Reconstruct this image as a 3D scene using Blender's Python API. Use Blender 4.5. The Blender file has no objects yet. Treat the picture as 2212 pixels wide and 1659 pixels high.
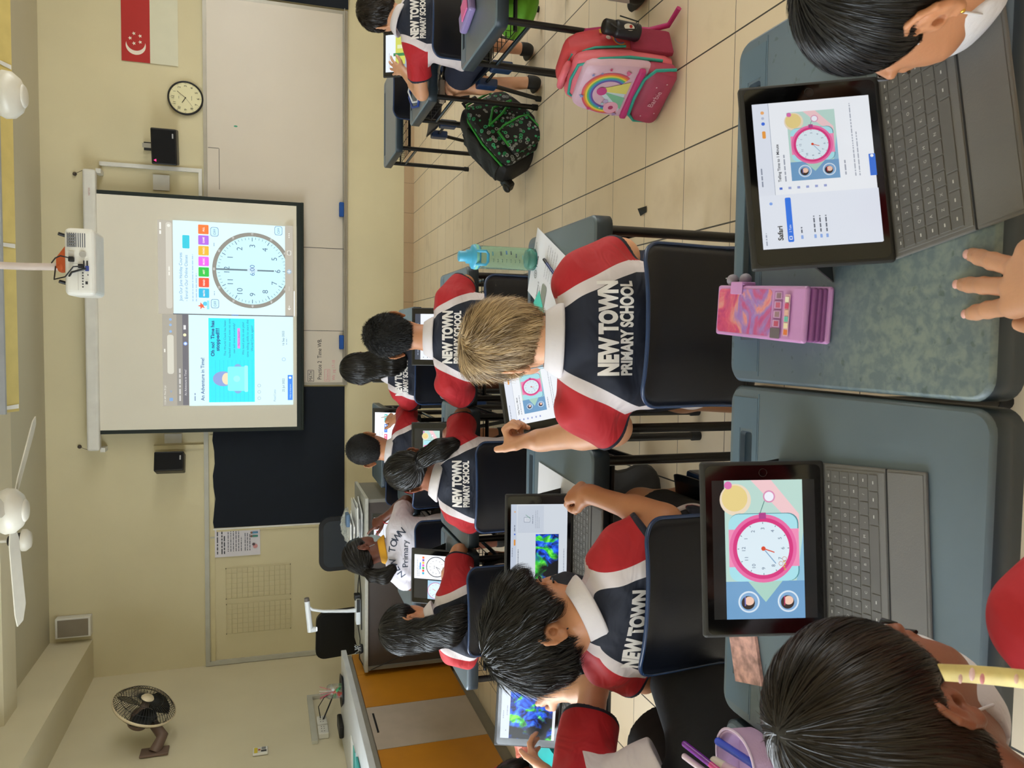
import bpy, bmesh, math, random
import numpy as np
from mathutils import Vector, Matrix
from mathutils.bvhtree import BVHTree
random.seed(7); RNG = np.random.default_rng(7)
S = bpy.context.scene
C = S.collection
PI = math.pi

# ---------------- camera (the phone was held sideways: the room's up is the frame's left)
CH = 1.4289                       # camera height above the tiles
FPX = 1668.63                     # focal length in pixels of a 2212 px wide frame
def cam_axes(p=0.307098, yaw=0.0565847, roll=-0.004577):
    cy, sy, cp, sp, cr, sr = math.cos(yaw), math.sin(yaw), math.cos(p), math.sin(p), math.cos(roll), math.sin(roll)
    f = np.array([-sy, cy, 0.]); r = np.array([cy, sy, 0.]); u = np.array([0, 0, 1.])
    f2 = f*cp-u*sp; u2 = u*cp+f*sp
    return f2, r*cr+u2*sr, -r*sr+u2*cr
CF, CR, CU = cam_axes()
CC = np.array([0, 0, CH])
cam = bpy.data.cameras.new('camera'); co = bpy.data.objects.new('camera', cam); C.objects.link(co)
cam.sensor_fit = 'HORIZONTAL'; cam.sensor_width = 36; cam.lens = FPX*36/2212
cam.dof.use_dof = True; cam.dof.focus_distance = 3.2; cam.dof.aperture_fstop = 20
cam.clip_start = 0.02; cam.clip_end = 60
co.matrix_world = Matrix(((-CU[0], CR[0], -CF[0], CC[0]), (-CU[1], CR[1], -CF[1], CC[1]), (-CU[2], CR[2], -CF[2], CC[2]), (0, 0, 0, 1)))
S.camera = co
S.view_settings.view_transform = 'Standard'; S.view_settings.look = 'None'
S.view_settings.gamma = 1; S.view_settings.use_curve_mapping = False
S.view_settings.exposure = 0.46

# ---------------- world: a plain bright sky behind the classroom windows
w = bpy.data.worlds.new('sky'); S.world = w; w.use_nodes = True
w.node_tree.nodes['Background'].inputs[0].default_value = (0.75, 0.86, 1.0, 1)
w.node_tree.nodes['Background'].inputs[1].default_value = 1.2

def area(name, loc, rot, sx, sy, power, col):
    l = bpy.data.lights.new(name, 'AREA'); l.shape = 'RECTANGLE'; l.size = sx; l.size_y = sy
    l.energy = power; l.color = col
    o = bpy.data.objects.new(name, l); C.objects.link(o); o.location = loc; o.rotation_euler = rot
    return o
# room dimensions
XL, XR, YB, YW, ZC = -3.17, 4.3, -2.4, 7.875, 3.335
# daylight through the window rows of the left and right walls (lamps sit in the openings)
area('daylight_left', (XL-0.12, 1.4, 1.75), (0, -PI/2, 0), 1.35, 6.2, 230, (0.86, 0.93, 1.0))
area('daylight_right', (XR+0.12, 2.4, 1.75), (0, PI/2, 0), 1.35, 8.0, 110, (1.0, 0.95, 0.87))

def ray(x, y):
    return CF+CR*(829.5-y)/FPX+CU*(1106-x)/FPX
def Z(x, y, z): d = ray(x, y); return CC+d*(z-CH)/d[2]
def Y(x, y, yy): d = ray(x, y); return CC+d*yy/d[1]
def X(x, y, xx): d = ray(x, y); return CC+d*xx/d[0]

# ---------------- materials
_m = {}
def lin(c):
    if isinstance(c, str):
        c = [int(c[i:i+2], 16)/255 for i in (0, 2, 4)]
    return tuple(((v/12.92) if v <= 0.04045 else ((v+0.055)/1.055)**2.4) for v in c)
def nodes(m): m.use_nodes = True; nt = m.node_tree; return nt, nt.nodes['Principled BSDF']
def mat(name, col, rough=0.6, metal=0.0, var=0.06, scale=8, bump=0.0, bscale=60, spec=0.5, coat=0.0, aniso=None, sheen=0.0, trans=0.0, alpha=1.0, sss=0.0):
    """procedural surface: colour with a slight noise variation and an optional noise bump"""
    if name in _m: return _m[name]
    m = bpy.data.materials.new(name); nt, b = nodes(m); c = lin(col)
    tc = nt.nodes.new('ShaderNodeTexCoord')
    mp = nt.nodes.new('ShaderNodeMapping'); nt.links.new(tc.outputs['Object'], mp.inputs[0])
    if aniso: mp.inputs['Scale'].default_value = aniso
    n = nt.nodes.new('ShaderNodeTexNoise'); n.inputs['Scale'].default_value = scale; n.inputs['Detail'].default_value = 4
    nt.links.new(mp.outputs[0], n.inputs['Vector'])
    r = nt.nodes.new('ShaderNodeValToRGB')
    r.color_ramp.elements[0].position = 0.3; r.color_ramp.elements[1].position = 0.7
    r.color_ramp.elements[0].color = (*[max(0, v*(1-var)) for v in c], 1)
    r.color_ramp.elements[1].color = (*[min(1, v*(1+var)) for v in c], 1)
    nt.links.new(n.outputs[0], r.inputs[0]); nt.links.new(r.outputs[0], b.inputs['Base Color'])
    b.inputs['Roughness'].default_value = rough; b.inputs['Metallic'].default_value = metal
    b.inputs['Specular IOR Level'].default_value = spec; b.inputs['Coat Weight'].default_value = coat
    b.inputs['Coat Roughness'].default_value = 0.08
    if sheen: b.inputs['Sheen Weight'].default_value = sheen
    if trans: b.inputs['Transmission Weight'].default_value = trans
    if sss:
        b.inputs['Subsurface Weight'].default_value = sss; b.inputs['Subsurface Radius'].default_value = (0.012, 0.005, 0.003)
        b.inputs['Subsurface Scale'].default_value = 1.0
    b.inputs['Alpha'].default_value = alpha
    if bump:
        n2 = nt.nodes.new('ShaderNodeTexNoise'); n2.inputs['Scale'].default_value = bscale; n2.inputs['Detail'].default_value = 3
        nt.links.new(mp.outputs[0], n2.inputs['Vector'])
        bp = nt.nodes.new('ShaderNodeBump'); bp.inputs['Strength'].default_value = bump; bp.inputs['Distance'].default_value = 0.01
        nt.links.new(n2.outputs[0], bp.inputs['Height']); nt.links.new(bp.outputs[0], b.inputs['Normal'])
    _m[name] = m; return m
def glow(col, strength=1.0):
    """lit display colour, also the projector light put into the lesson picture"""
    key = 'glow_%s_%.2f' % (col, strength)
    if key in _m: return _m[key]
    m = bpy.data.materials.new(key); nt, b = nodes(m); c = lin(col)
    b.inputs['Base Color'].default_value = (0.02, 0.02, 0.02, 1); b.inputs['Roughness'].default_value = 0.15
    b.inputs['Emission Color'].default_value = (*c, 1); b.inputs['Emission Strength'].default_value = strength
    _m[key] = m; return m
def flat(col, rough=0.6):
    key = 'ink_%s' % col
    return mat(key, col, rough, var=0.02)

# ---------------- mesh building
class MB:
    """collects shapes (with material slots) and links them as ONE mesh object"""
    def __init__(s): s.v = []; s.f = []; s.m = []; s.sm = []; s.mats = []; s.M = Matrix()
    def slot(s, m):
        if m not in s.mats: s.mats.append(m)
        return s.mats.index(m)
    def add(s, vs, fs, m, smooth=False):
        o = len(s.v); k = s.slot(m)
        s.v += [tuple(s.M @ Vector(v)) for v in vs]
        s.f += [tuple(i+o for i in f) for f in fs]; s.m += [k]*len(fs); s.sm += [smooth]*len(fs)
        return s
    def box(s, x0, x1, y0, y1, z0, z1, m):
        return s.add([(x0,y0,z0),(x1,y0,z0),(x1,y1,z0),(x0,y1,z0),(x0,y0,z1),(x1,y0,z1),(x1,y1,z1),(x0,y1,z1)],
                     [(3,2,1,0),(4,5,6,7),(0,1,5,4),(1,2,6,5),(2,3,7,6),(3,0,4,7)], m)
    def rbox(s, x0, x1, y0, y1, z0, z1, r, m, seg=3, vert=False):
        """box with rounded edges (vert: only the four upright edges)"""
        bm = bmesh.new(); bmesh.ops.create_cube(bm, size=1)
        for v in bm.verts: v.co = Vector(((x0+x1)/2+v.co.x*(x1-x0), (y0+y1)/2+v.co.y*(y1-y0), (z0+z1)/2+v.co.z*(z1-z0)))
        es = [e for e in bm.edges if (not vert) or abs(e.verts[0].co.z-e.verts[1].co.z) > 1e-6]
        bmesh.ops.bevel(bm, geom=es, offset=r, segments=seg, affect='EDGES', profile=0.5)
        bm.verts.index_update()
        s.add([v.co.copy() for v in bm.verts], [[v.index for v in f.verts] for f in bm.faces], m, False); bm.free(); return s
    def prism(s, pts, z0, z1, m, smooth=False):
        n = len(pts)
        vs = [(p[0], p[1], z0) for p in pts]+[(p[0], p[1], z1) for p in pts]
        fs = [tuple(range(n-1, -1, -1)), tuple(range(n, 2*n))]+[(i, (i+1) % n, n+(i+1) % n, n+i) for i in range(n)]
        return s.add(vs, fs, m, smooth)
    def tube(s, pts, r, m, n=10, cap=True):
        pts = [Vector(p) for p in pts]; R = r if isinstance(r, (list, tuple)) else [r]*len(pts)
        vs = []; fs = []; t0 = (pts[1]-pts[0]).normalized()
        a = t0.orthogonal().normalized()
        for i, p in enumerate(pts):
            t = (pts[min(i+1, len(pts)-1)]-pts[max(i-1, 0)]).normalized()
            a = (a-t*a.dot(t)); a = a.normalized() if a.length > 1e-6 else t.orthogonal().normalized(); b = t.cross(a)
            for k in range(n):
                an = 2*PI*k/n; vs.append(p+(a*math.cos(an)+b*math.sin(an))*R[i])
        for i in range(len(pts)-1):
            for k in range(n):
                fs.append((i*n+k, i*n+(k+1) % n, (i+1)*n+(k+1) % n, (i+1)*n+k))
        s.add(vs, fs, m, True)
        if cap:
            L = len(pts)-1
            s.add(vs[:n], [tuple(range(n-1, -1, -1))], m); s.add(vs[L*n:], [tuple(range(n))], m)
        return s
    def lathe(s, prof, m, c=(0, 0, 0), n=32, sx=1, sy=1, caps=True):
        vs = []; fs = []
        for r, z in prof:
            for k in range(n):
                an = 2*PI*k/n; vs.append((c[0]+r*math.cos(an)*sx, c[1]+r*math.sin(an)*sy, c[2]+z))
        for i in range(len(prof)-1):
            for k in range(n): fs.append((i*n+k, i*n+(k+1) % n, (i+1)*n+(k+1) % n, (i+1)*n+k))
        s.add(vs, fs, m, True)
        if caps:
            if prof[0][0] > 1e-5: s.add(vs[:n], [tuple(range(n-1, -1, -1))], m)
            if prof[-1][0] > 1e-5: s.add(vs[-n:], [tuple(range(n))], m)
        return s
    def ball(s, c, r, m, n=16, sc=(1, 1, 1)):
        pr = [(math.sin(PI*i/(n//2)), -math.cos(PI*i/(n//2))) for i in range(n//2+1)]
        vs = []; fs = []
        for a, b in pr:
            for k in range(n):
                an = 2*PI*k/n; vs.append((c[0]+r*a*math.cos(an)*sc[0], c[1]+r*a*math.sin(an)*sc[1], c[2]+r*b*sc[2]))
        for i in range(len(pr)-1):
            for k in range(n): fs.append((i*n+k, i*n+(k+1) % n, (i+1)*n+(k+1) % n, (i+1)*n+k))
        return s.add(vs, fs, m, True)
    def build(s, name, parent=None, bevel=0, seg=2, autos=False, loc=None):
        me = bpy.data.meshes.new(name); me.from_pydata(s.v, [], s.f)
        for m in s.mats: me.materials.append(m)
        me.polygons.foreach_set('material_index', s.m); me.polygons.foreach_set('use_smooth', s.sm)
        me.update(); me.validate()
        o = bpy.data.objects.new(name, me); C.objects.link(o)
        if parent: o.parent = parent
        if loc is not None: o.location = loc
        if bevel:
            b = o.modifiers.new('bevel', 'BEVEL'); b.width = bevel; b.segments = seg; b.limit_method = 'ANGLE'; b.angle_limit = 0.6
        return o
def clean(o):
    """merge the doubled points of lathes and fans so the surface shades smoothly"""
    bm = bmesh.new(); bm.from_mesh(o.data); bmesh.ops.remove_doubles(bm, verts=bm.verts, dist=1e-5)
    bmesh.ops.dissolve_degenerate(bm, edges=bm.edges, dist=1e-6); bm.to_mesh(o.data); bm.free(); return o

def tag(o, label=None, cat=None, group=None, kind=None):
    if label: o['label'] = label
    if cat: o['category'] = cat
    if group: o['group'] = group
    if kind: o['kind'] = kind
    return o
def thing(name, label, cat, loc=(0, 0, 0), rz=0, group=None, rot=None):
    o = bpy.data.objects.new(name, None); C.objects.link(o); o.empty_display_size = 0.05
    o.location = loc; o.rotation_euler = rot if rot else (0, 0, rz)
    return tag(o, label, cat, group)
def dup(root, loc, rz, label, group=None):
    def cp(o, par):
        c = o.copy(); C.objects.link(c)
        if par: c.parent = par
        for ch in o.children: cp(ch, c)
        return c
    r = cp(root, None); r.location = loc; r.rotation_euler = (0, 0, rz); r['label'] = label
    if group: r['group'] = group
    return r
def struct(o): o['kind'] = 'structure'; return o

# ---------------- lettering and printed graphics
_glyph = {}
def glyphs(txt, bold=0.0):
    k = (txt, bold)
    if k not in _glyph:
        cu = bpy.data.curves.new('t', 'FONT'); cu.body = txt; cu.size = 1; cu.offset = bold; cu.resolution_u = 4
        ob = bpy.data.objects.new('t', cu); me = ob.to_mesh()
        vs = [(v.co.x, v.co.y) for v in me.vertices]; fs = [tuple(p.vertices) for p in me.polygons]
        ob.to_mesh_clear(); bpy.data.objects.remove(ob); bpy.data.curves.remove(cu)
        xs = [a[0] for a in vs] or [0]; ys = [a[1] for a in vs] or [0]
        _glyph[k] = (vs, fs, min(xs), max(xs), min(ys), max(ys))
    return _glyph[k]
class Flat:
    """2-D artwork on a real flat surface; x right, y up, later shapes lie on top"""
    def __init__(s, emit=None, dz=0.00006): s.b = MB(); s.k = 1; s.emit = emit; s.dz = dz; s.one = {}
    def mt(s, col):
        if not isinstance(col, str): return col
        return glow(col, s.emit) if s.emit else flat(col)
    def poly(s, pts, col):
        z = s.k*s.dz; s.k += 1
        s.b.add([(p[0], p[1], z) for p in pts], [tuple(range(len(pts)))], s.mt(col)); return s
    def rect(s, x0, y0, x1, y1, col): return s.poly([(x0, y0), (x1, y0), (x1, y1), (x0, y1)], col)
    def rrect(s, x0, y0, x1, y1, r, col, n=5):
        P = []
        for cx, cy, a in ((x1-r, y0+r, -PI/2), (x1-r, y1-r, 0), (x0+r, y1-r, PI/2), (x0+r, y0+r, PI)):
            P += [(cx+r*math.cos(a+PI/2*i/n), cy+r*math.sin(a+PI/2*i/n)) for i in range(n+1)]
        return s.poly(P, col)
    def disc(s, cx, cy, r, col, n=32, ry=None, a0=0, a1=2*PI):
        ry = ry or r; full = abs(a1-a0-2*PI) < 1e-6
        P = [(cx+r*math.cos(a0+(a1-a0)*i/n), cy+ry*math.sin(a0+(a1-a0)*i/n)) for i in range(n if full else n+1)]
        return s.poly(P, col)
    def ring(s, cx, cy, r0, r1, col, n=48, a0=0, a1=2*PI):
        z = s.k*s.dz; s.k += 1; vs = []; fs = []
        for i in range(n+1):
            a = a0+(a1-a0)*i/n
            vs += [(cx+r0*math.cos(a), cy+r0*math.sin(a), z), (cx+r1*math.cos(a), cy+r1*math.sin(a), z)]
            if i < n: fs.append((2*i, 2*i+1, 2*i+3, 2*i+2))
        s.b.add(vs, fs, s.mt(col)); return s
    def line(s, x0, y0, x1, y1, wd, col):
        d = Vector((x1-x0, y1-y0)); 
        if d.length < 1e-7: return s
        nn = Vector((-d.y, d.x)).normalized()*wd/2
        return s.poly([(x0-nn.x, y0-nn.y), (x1-nn.x, y1-nn.y), (x1+nn.x, y1+nn.y), (x0+nn.x, y0+nn.y)], col)
    def path(s, pts, wd, col):
        z = s.k
        for a, b in zip(pts, pts[1:]): s.k = z; s.line(*a, *b, wd, col)
        return s
    def text(s, t, x, y, h, col, width=None, bold=0.0, align='l', rot=0.0):
        """h = cap height; width squeezes the line to that length"""
        vs, fs, x0, x1, y0, y1 = glyphs(t, bold); sc = h/0.70
        sx = sc if not width else width/max(1e-6, x1-x0)
        wd = (x1-x0)*sx; ox = {'l': 0, 'c': -wd/2, 'r': -wd}[align]; z = s.k*s.dz; s.k += 1
        c, sn = math.cos(rot), math.sin(rot); P = []
        for a, b in vs:
            px, py = (a-x0)*sx+ox, b*sc; P.append((x+px*c-py*sn, y+px*sn+py*c, z))
        s.b.add(P, fs, s.mt(col)); return s
    def bars(s, x0, y0, x1, rows, gap, h, col, last=0.6):
        """lines of print too small to read"""
        rr = random.Random(int(x0*9999)+rows)
        for i in range(rows):
            xe = x1 if i < rows-1 else x0+(x1-x0)*last; x = x0; z = s.k
            while x < xe:
                wl = min(xe-x, h*rr.uniform(1.2, 5)); s.k = z; s.rect(x, y0-i*gap, x+wl, y0-i*gap+h, col); x += wl+h*0.8
        return s
    def star(s, cx, cy, r, col, a=PI/2, q=0.42, n=5):
        return s.poly([(cx+(r if i % 2 == 0 else r*q)*math.cos(a+PI*i/n), cy+(r if i % 2 == 0 else r*q)*math.sin(a+PI*i/n)) for i in range(2*n)], col)
    def heart(s, cx, cy, r, col, rot=0):
        P = []
        for i in range(24):
            t = 2*PI*i/24; x = 16*math.sin(t)**3/17; y = (13*math.cos(t)-5*math.cos(2*t)-2*math.cos(3*t)-math.cos(4*t))/17
            P.append((cx+r*(x*math.cos(rot)-y*math.sin(rot)), cy+r*(x*math.sin(rot)+y*math.cos(rot))))
        return s.poly(P, col)
    def build(s, name, parent, M):
        s.b.v = [tuple(M @ Vector(v)) for v in s.b.v]
        return s.b.build(name, parent)
def plane_M(o, xd, yd):
    xd = Vector(xd).normalized(); yd = Vector(yd).normalized(); zd = xd.cross(yd).normalized(); o = Vector(o)
    return Matrix(((xd.x, yd.x, zd.x, o.x), (xd.y, yd.y, zd.y, o.y), (xd.z, yd.z, zd.z, o.z), (0, 0, 0, 1)))
# ---------------- room shell
def wall_paint(name, col, var=0.05):
    m = mat(name, col, 0.75, var=var, scale=1.2, bump=0.06, bscale=140)
    return m
M_wall = wall_paint('cream wall paint', 'd6ccae'); M_front = wall_paint('cream front wall paint', 'd6cba6')
M_ceil = wall_paint('ceiling paint', 'c2bba2', 0.03)
def tile_floor():
    m = bpy.data.materials.new('cream floor tiles'); nt, b = nodes(m)
    geo = nt.nodes.new('ShaderNodeNewGeometry'); sep = nt.nodes.new('ShaderNodeSeparateXYZ')
    nt.links.new(geo.outputs['Position'], sep.inputs[0])
    def math_(op, a, bb=None, v=None):
        n = nt.nodes.new('ShaderNodeMath'); n.operation = op
        for i, q in enumerate((a, bb)):
            if q is None: continue
            if isinstance(q, (int, float)): n.inputs[i].default_value = q
            else: nt.links.new(q, n.inputs[i])
        return n.outputs[0]
    T = 0.30
    def dist(out, off):
        s = math_('DIVIDE', math_('SUBTRACT', out, off), T)
        fr = math_('FRACT', s)
        return math_('MULTIPLY', math_('MINIMUM', fr, math_('SUBTRACT', 1.0, fr)), T), math_('FLOOR', s)
    dx, ix = dist(sep.outputs[0], 1.296-30); dy, iy = dist(sep.outputs[1], 7.592-30)
    gx = math_('LESS_THAN', dx, 0.0027); gy = math_('LESS_THAN', dy, 0.0014)
    g = math_('MAXIMUM', gx, gy)
    cmb = nt.nodes.new('ShaderNodeCombineXYZ'); nt.links.new(ix, cmb.inputs[0]); nt.links.new(iy, cmb.inputs[1])
    wn = nt.nodes.new('ShaderNodeTexWhiteNoise'); wn.noise_dimensions = '2D'; nt.links.new(cmb.outputs[0], wn.inputs[0])
    nz = nt.nodes.new('ShaderNodeTexNoise'); nz.inputs['Scale'].default_value = 3.0; nz.inputs['Detail'].default_value = 6
    nt.links.new(geo.outputs['Position'], nz.inputs['Vector'])
    t1 = nt.nodes.new('ShaderNodeMix'); t1.data_type = 'RGBA'
    t1.inputs[6].default_value = (*lin('ecd8ba'), 1); t1.inputs[7].default_value = (*lin('f0dec3'), 1)
    nt.links.new(wn.outputs[0], t1.inputs[0])
    st = nt.nodes.new('ShaderNodeValToRGB'); st.color_ramp.elements[0].position = 0.28; st.color_ramp.elements[1].position = 0.45
    st.color_ramp.elements[0].color = (0.84, 0.81, 0.77, 1); st.color_ramp.elements[1].color = (1, 1, 1, 1)
    nt.links.new(nz.outputs[0], st.inputs[0])
    mu = nt.nodes.new('ShaderNodeMix'); mu.data_type = 'RGBA'; mu.blend_type = 'MULTIPLY'; mu.inputs[0].default_value = 1
    nt.links.new(t1.outputs[2], mu.inputs[6]); nt.links.new(st.outputs[0], mu.inputs[7])
    gr = nt.nodes.new('ShaderNodeMix'); gr.data_type = 'RGBA'; gr.inputs[7].default_value = (*lin('4a4640'), 1)
    nt.links.new(g, gr.inputs[0]); nt.links.new(mu.outputs[2], gr.inputs[6]); nt.links.new(gr.outputs[2], b.inputs['Base Color'])
    b.inputs['Roughness'].default_value = 0.38
    rr = math_('ADD', math_('MULTIPLY', nz.outputs[0], 0.25), 0.24); nt.links.new(rr, b.inputs['Roughness'])
    bp = nt.nodes.new('ShaderNodeBump'); bp.invert = True; bp.inputs['Strength'].default_value = 0.5; bp.inputs['Distance'].default_value = 0.002
    nt.links.new(g, bp.inputs['Height']); nt.links.new(bp.outputs[0], b.inputs['Normal'])
    return m
M_floor = tile_floor()
struct(MB().box(XL-.2, XR+.2, YB-.2, YW+.2, -0.12, 0, M_floor).build('floor'))
struct(MB().box(XL-.2, XR+.2, YB-.2, YW+.2, ZC, ZC+.12, M_ceil).build('ceiling'))
struct(MB().box(XL-.2, XR+.2, YW, YW+.18, 0, ZC, M_front).build('wall_front'))
struct(MB().box(XL-.2, XR+.2, YB-.18, YB, 0, ZC, M_wall).build('wall_back'))
def side_wall(name, x0, x1, wins):
    b = MB(); ys = [YB]+[v for a in wins for v in a]+[YW]
    b.box(x0, x1, YB, YW, 0, 1.05, M_wall); b.box(x0, x1, YB, YW, 2.45, ZC, M_wall)
    for i in range(0, len(ys), 2): b.box(x0, x1, ys[i], ys[i+1], 1.05, 2.45, M_wall)
    return struct(b.build(name))
WL = [(-1.8, 1.4), (1.5, 4.7)]; WR = [(-1.7, 2.2), (2.4, 6.5)]
side_wall('wall_left', XL-.18, XL, WL); side_wall('wall_right', XR, XR+.18, WR)
M_frame = mat('white window frame', 'd8dad6', 0.4); M_glass = mat('window glass', 'e6f2f2', 0.02, trans=1.0, alpha=0.25, var=0)
k = 0
for x, wins in ((XL-.05, WL), (XR+.05, WR)):
    for a, b in wins:
        k += 1; m = MB(); n = 4
        for i in range(n+1):
            yy = a+(b-a)*i/n; m.box(x-.02, x+.02, max(a, yy-.02), min(b, yy+.02), 1.05, 2.45, M_frame)
        m.box(x-.02, x+.02, a, b, 1.05, 1.09, M_frame); m.box(x-.02, x+.02, a, b, 2.41, 2.45, M_frame)
        f = struct(m.build('window_%d' % k))
        MB().box(x-.002, x+.002, a+.02, b-.02, 1.09, 2.41, M_glass).build('pane', f)
# beam (boxed soffit) along the left wall
struct(MB().box(XL, -2.80, YB, YW, 2.98, ZC, M_wall).build('trim_1'))
# beam across the ceiling far above the front rows
struct(MB().box(XL, XR, 6.25, 6.55, 3.24, ZC, M_wall).build('trim_2'))
# skirting tiles along the front wall
M_skirt = mat('skirting tile', 'b79d7d', 0.35, var=0.04, scale=3); M_dark = mat('dark joint', '4e453c', 0.8)
b = MB(); xx = 1.296-0.3*16
while xx < XR:
    b.box(max(XL, xx+.0012), min(XR, xx+.2988), YW-.008, YW, 0, 0.10, M_skirt); xx += 0.3
b.box(XL, XR, YW-.005, YW, 0, 0.0985, M_dark); struct(b.build('baseboard_front'))
b = MB().box(XL, XL+.008, YB, YW, 0, .10, M_skirt); struct(b.build('baseboard_left'))
# timber edge trims of the long pin-board recess
M_trim = mat('pale grey trim', 'b9b8ac', 0.5); M_edge = mat('thin cream moulding', 'd2c69c', 0.6)
Yf = YW-.03
b = MB(); b.box(XL+.005, -0.46, Yf, YW, 1.965, 2.005, M_trim); b.box(XL+.005, XL+.045, Yf, YW, 0.10, 1.965, M_trim)
struct(b.build('trim_3'))
b = MB(); b.box(XL+.045, -0.92, YW-.014, YW, 1.915, 1.955, M_edge); b.box(-1.92, -1.905, YW-.018, YW, 1.915, 1.955, M_trim)
struct(b.build('trim_4'))
# ---------------- school desks
M_top = mat('blue grey desk laminate', '5d6b74', 0.33, var=0.10, scale=5, bump=0.02, bscale=300)
M_topedge = mat('dark blue desk moulding', '24333f', 0.45); M_strip = mat('desk rear strip', '566b7b', 0.4)
M_black = mat('black powder coated steel', '0c0c0e', 0.38); M_rub = mat('black rubber', '0a0a0a', 0.7)
M_steel = mat('brushed steel', 'a9adb0', 0.25, metal=1.0)
def worn_top():
    m = bpy.data.materials.new('worn desk laminate'); nt, b = nodes(m)
    tc = nt.nodes.new('ShaderNodeTexCoord')
    def noise(sc, d=5, dist=0.0):
        n = nt.nodes.new('ShaderNodeTexNoise'); n.inputs['Scale'].default_value = sc; n.inputs['Detail'].default_value = d; n.inputs['Distortion'].default_value = dist
        nt.links.new(tc.outputs['Object'], n.inputs['Vector']); return n.outputs[0]
    def ramp(src, a, ca, bb, cb):
        r = nt.nodes.new('ShaderNodeValToRGB'); r.color_ramp.elements[0].position = a; r.color_ramp.elements[1].position = bb
        r.color_ramp.elements[0].color = (*ca, 1); r.color_ramp.elements[1].color = (*cb, 1); nt.links.new(src, r.inputs[0]); return r.outputs[0]
    base = ramp(noise(4), 0.3, lin('566573'), 0.7, lin('65747e'))
    mot = ramp(noise(75, 8, 0.3), 0.40, lin('69787b'), 0.64, lin('8d998f'))
    g = nt.nodes.new('ShaderNodeTexGradient'); g.gradient_type = 'SPHERICAL'; mp = nt.nodes.new('ShaderNodeMapping')
    mp.inputs['Location'].default_value = (0.45, 0.55, 0); mp.inputs['Scale'].default_value = (2.2, 3.2, 1)
    nt.links.new(tc.outputs['Object'], mp.inputs[0]); nt.links.new(mp.outputs[0], g.inputs[0])
    gm = ramp(g.outputs[0], 0.0, (0, 0, 0), 0.55, (1, 1, 1))
    mx = nt.nodes.new('ShaderNodeMix'); mx.data_type = 'RGBA'; nt.links.new(gm, mx.inputs[0]); nt.links.new(base, mx.inputs[6]); nt.links.new(mot, mx.inputs[7])
    sp = ramp(noise(60, 2), 0.30, (0.55, 0.6, 0.55), 0.36, (1, 1, 1))
    mu = nt.nodes.new('ShaderNodeMix'); mu.data_type = 'RGBA'; mu.blend_type = 'MULTIPLY'; mu.inputs[0].default_value = 0.7
    nt.links.new(mx.outputs[2], mu.inputs[6]); nt.links.new(sp, mu.inputs[7]); nt.links.new(mu.outputs[2], b.inputs['Base Color'])
    b.inputs['Roughness'].default_value = 0.42; return m
M_worn = worn_top()
M_side = mat('dark satin rail', '2a3440', 0.25, metal=.6)
DW, DD, DH = 0.60, 0.54, 0.62
def rr_loop(x0, x1, y0, y1, r, n=6):
    P = []
    for cx, cy, a in ((x1-r, y0+r, -PI/2), (x1-r, y1-r, 0), (x0+r, y1-r, PI/2), (x0+r, y0+r, PI)):
        P += [(cx+r*math.cos(a+PI/2*i/n), cy+r*math.sin(a+PI/2*i/n)) for i in range(n+1)]
    return P
def desktop(parent, mt):
    x, y, z = DW/2, DD/2, DH
    bm = bmesh.new(); out = rr_loop(-x, x, -y, y, .03); inn = rr_loop(-x+.006, x-.006, -y+.006, y-.006, .026)
    hole = rr_loop(-.22, .22, y-.07, y-.035, .006, 2); L = lambda P, h: [bm.verts.new((a, b, h)) for a, b in P]
    o0, o1, o2, h1, h2 = L(out, z-.05), L(out, z-.006), L(inn, z), L(hole, z), L([(a*.985, b) for a, b in hole], z-.01)
    def band(A, B, mi):
        n = len(A)
        for i in range(n): f = bm.faces.new((A[i], A[(i+1) % n], B[(i+1) % n], B[i])); f.material_index = mi; f.smooth = True
    band(o0, o1, 1); band(o1, o2, 0)
    band(h2, h1, 1)
    bm.faces.new(h2).material_index = 1; bm.faces.new(o0[::-1]).material_index = 1
    es = [bm.edges.get((A[i], A[(i+1) % len(A)])) for A in (o2, h1) for i in range(len(A))]
    for f in bmesh.ops.triangle_fill(bm, edges=es, use_beauty=True)['geom']:
        if isinstance(f, bmesh.types.BMFace): f.material_index = 0
    bmesh.ops.recalc_face_normals(bm, faces=bm.faces)
    me = bpy.data.meshes.new('tabletop'); bm.to_mesh(me); bm.free()
    for m in (mt, M_topedge): me.materials.append(m)
    o = bpy.data.objects.new('tabletop', me); C.objects.link(o); o.parent = parent
    MB().box(-x+.012, x-.012, y-.088, y-.085, z, z+.0006, M_strip).box(-x+.02, -.225, y-.084, y-.014, z, z+.0008, M_strip).box(.225, x-.02, y-.084, y-.014, z, z+.0008, M_strip).box(-.225, .225, y-.034, y-.014, z, z+.0008, M_strip).box(-.225, .225, y-.084, y-.071, z, z+.0008, M_strip).build('rear_strip', parent)
    return o
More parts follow.
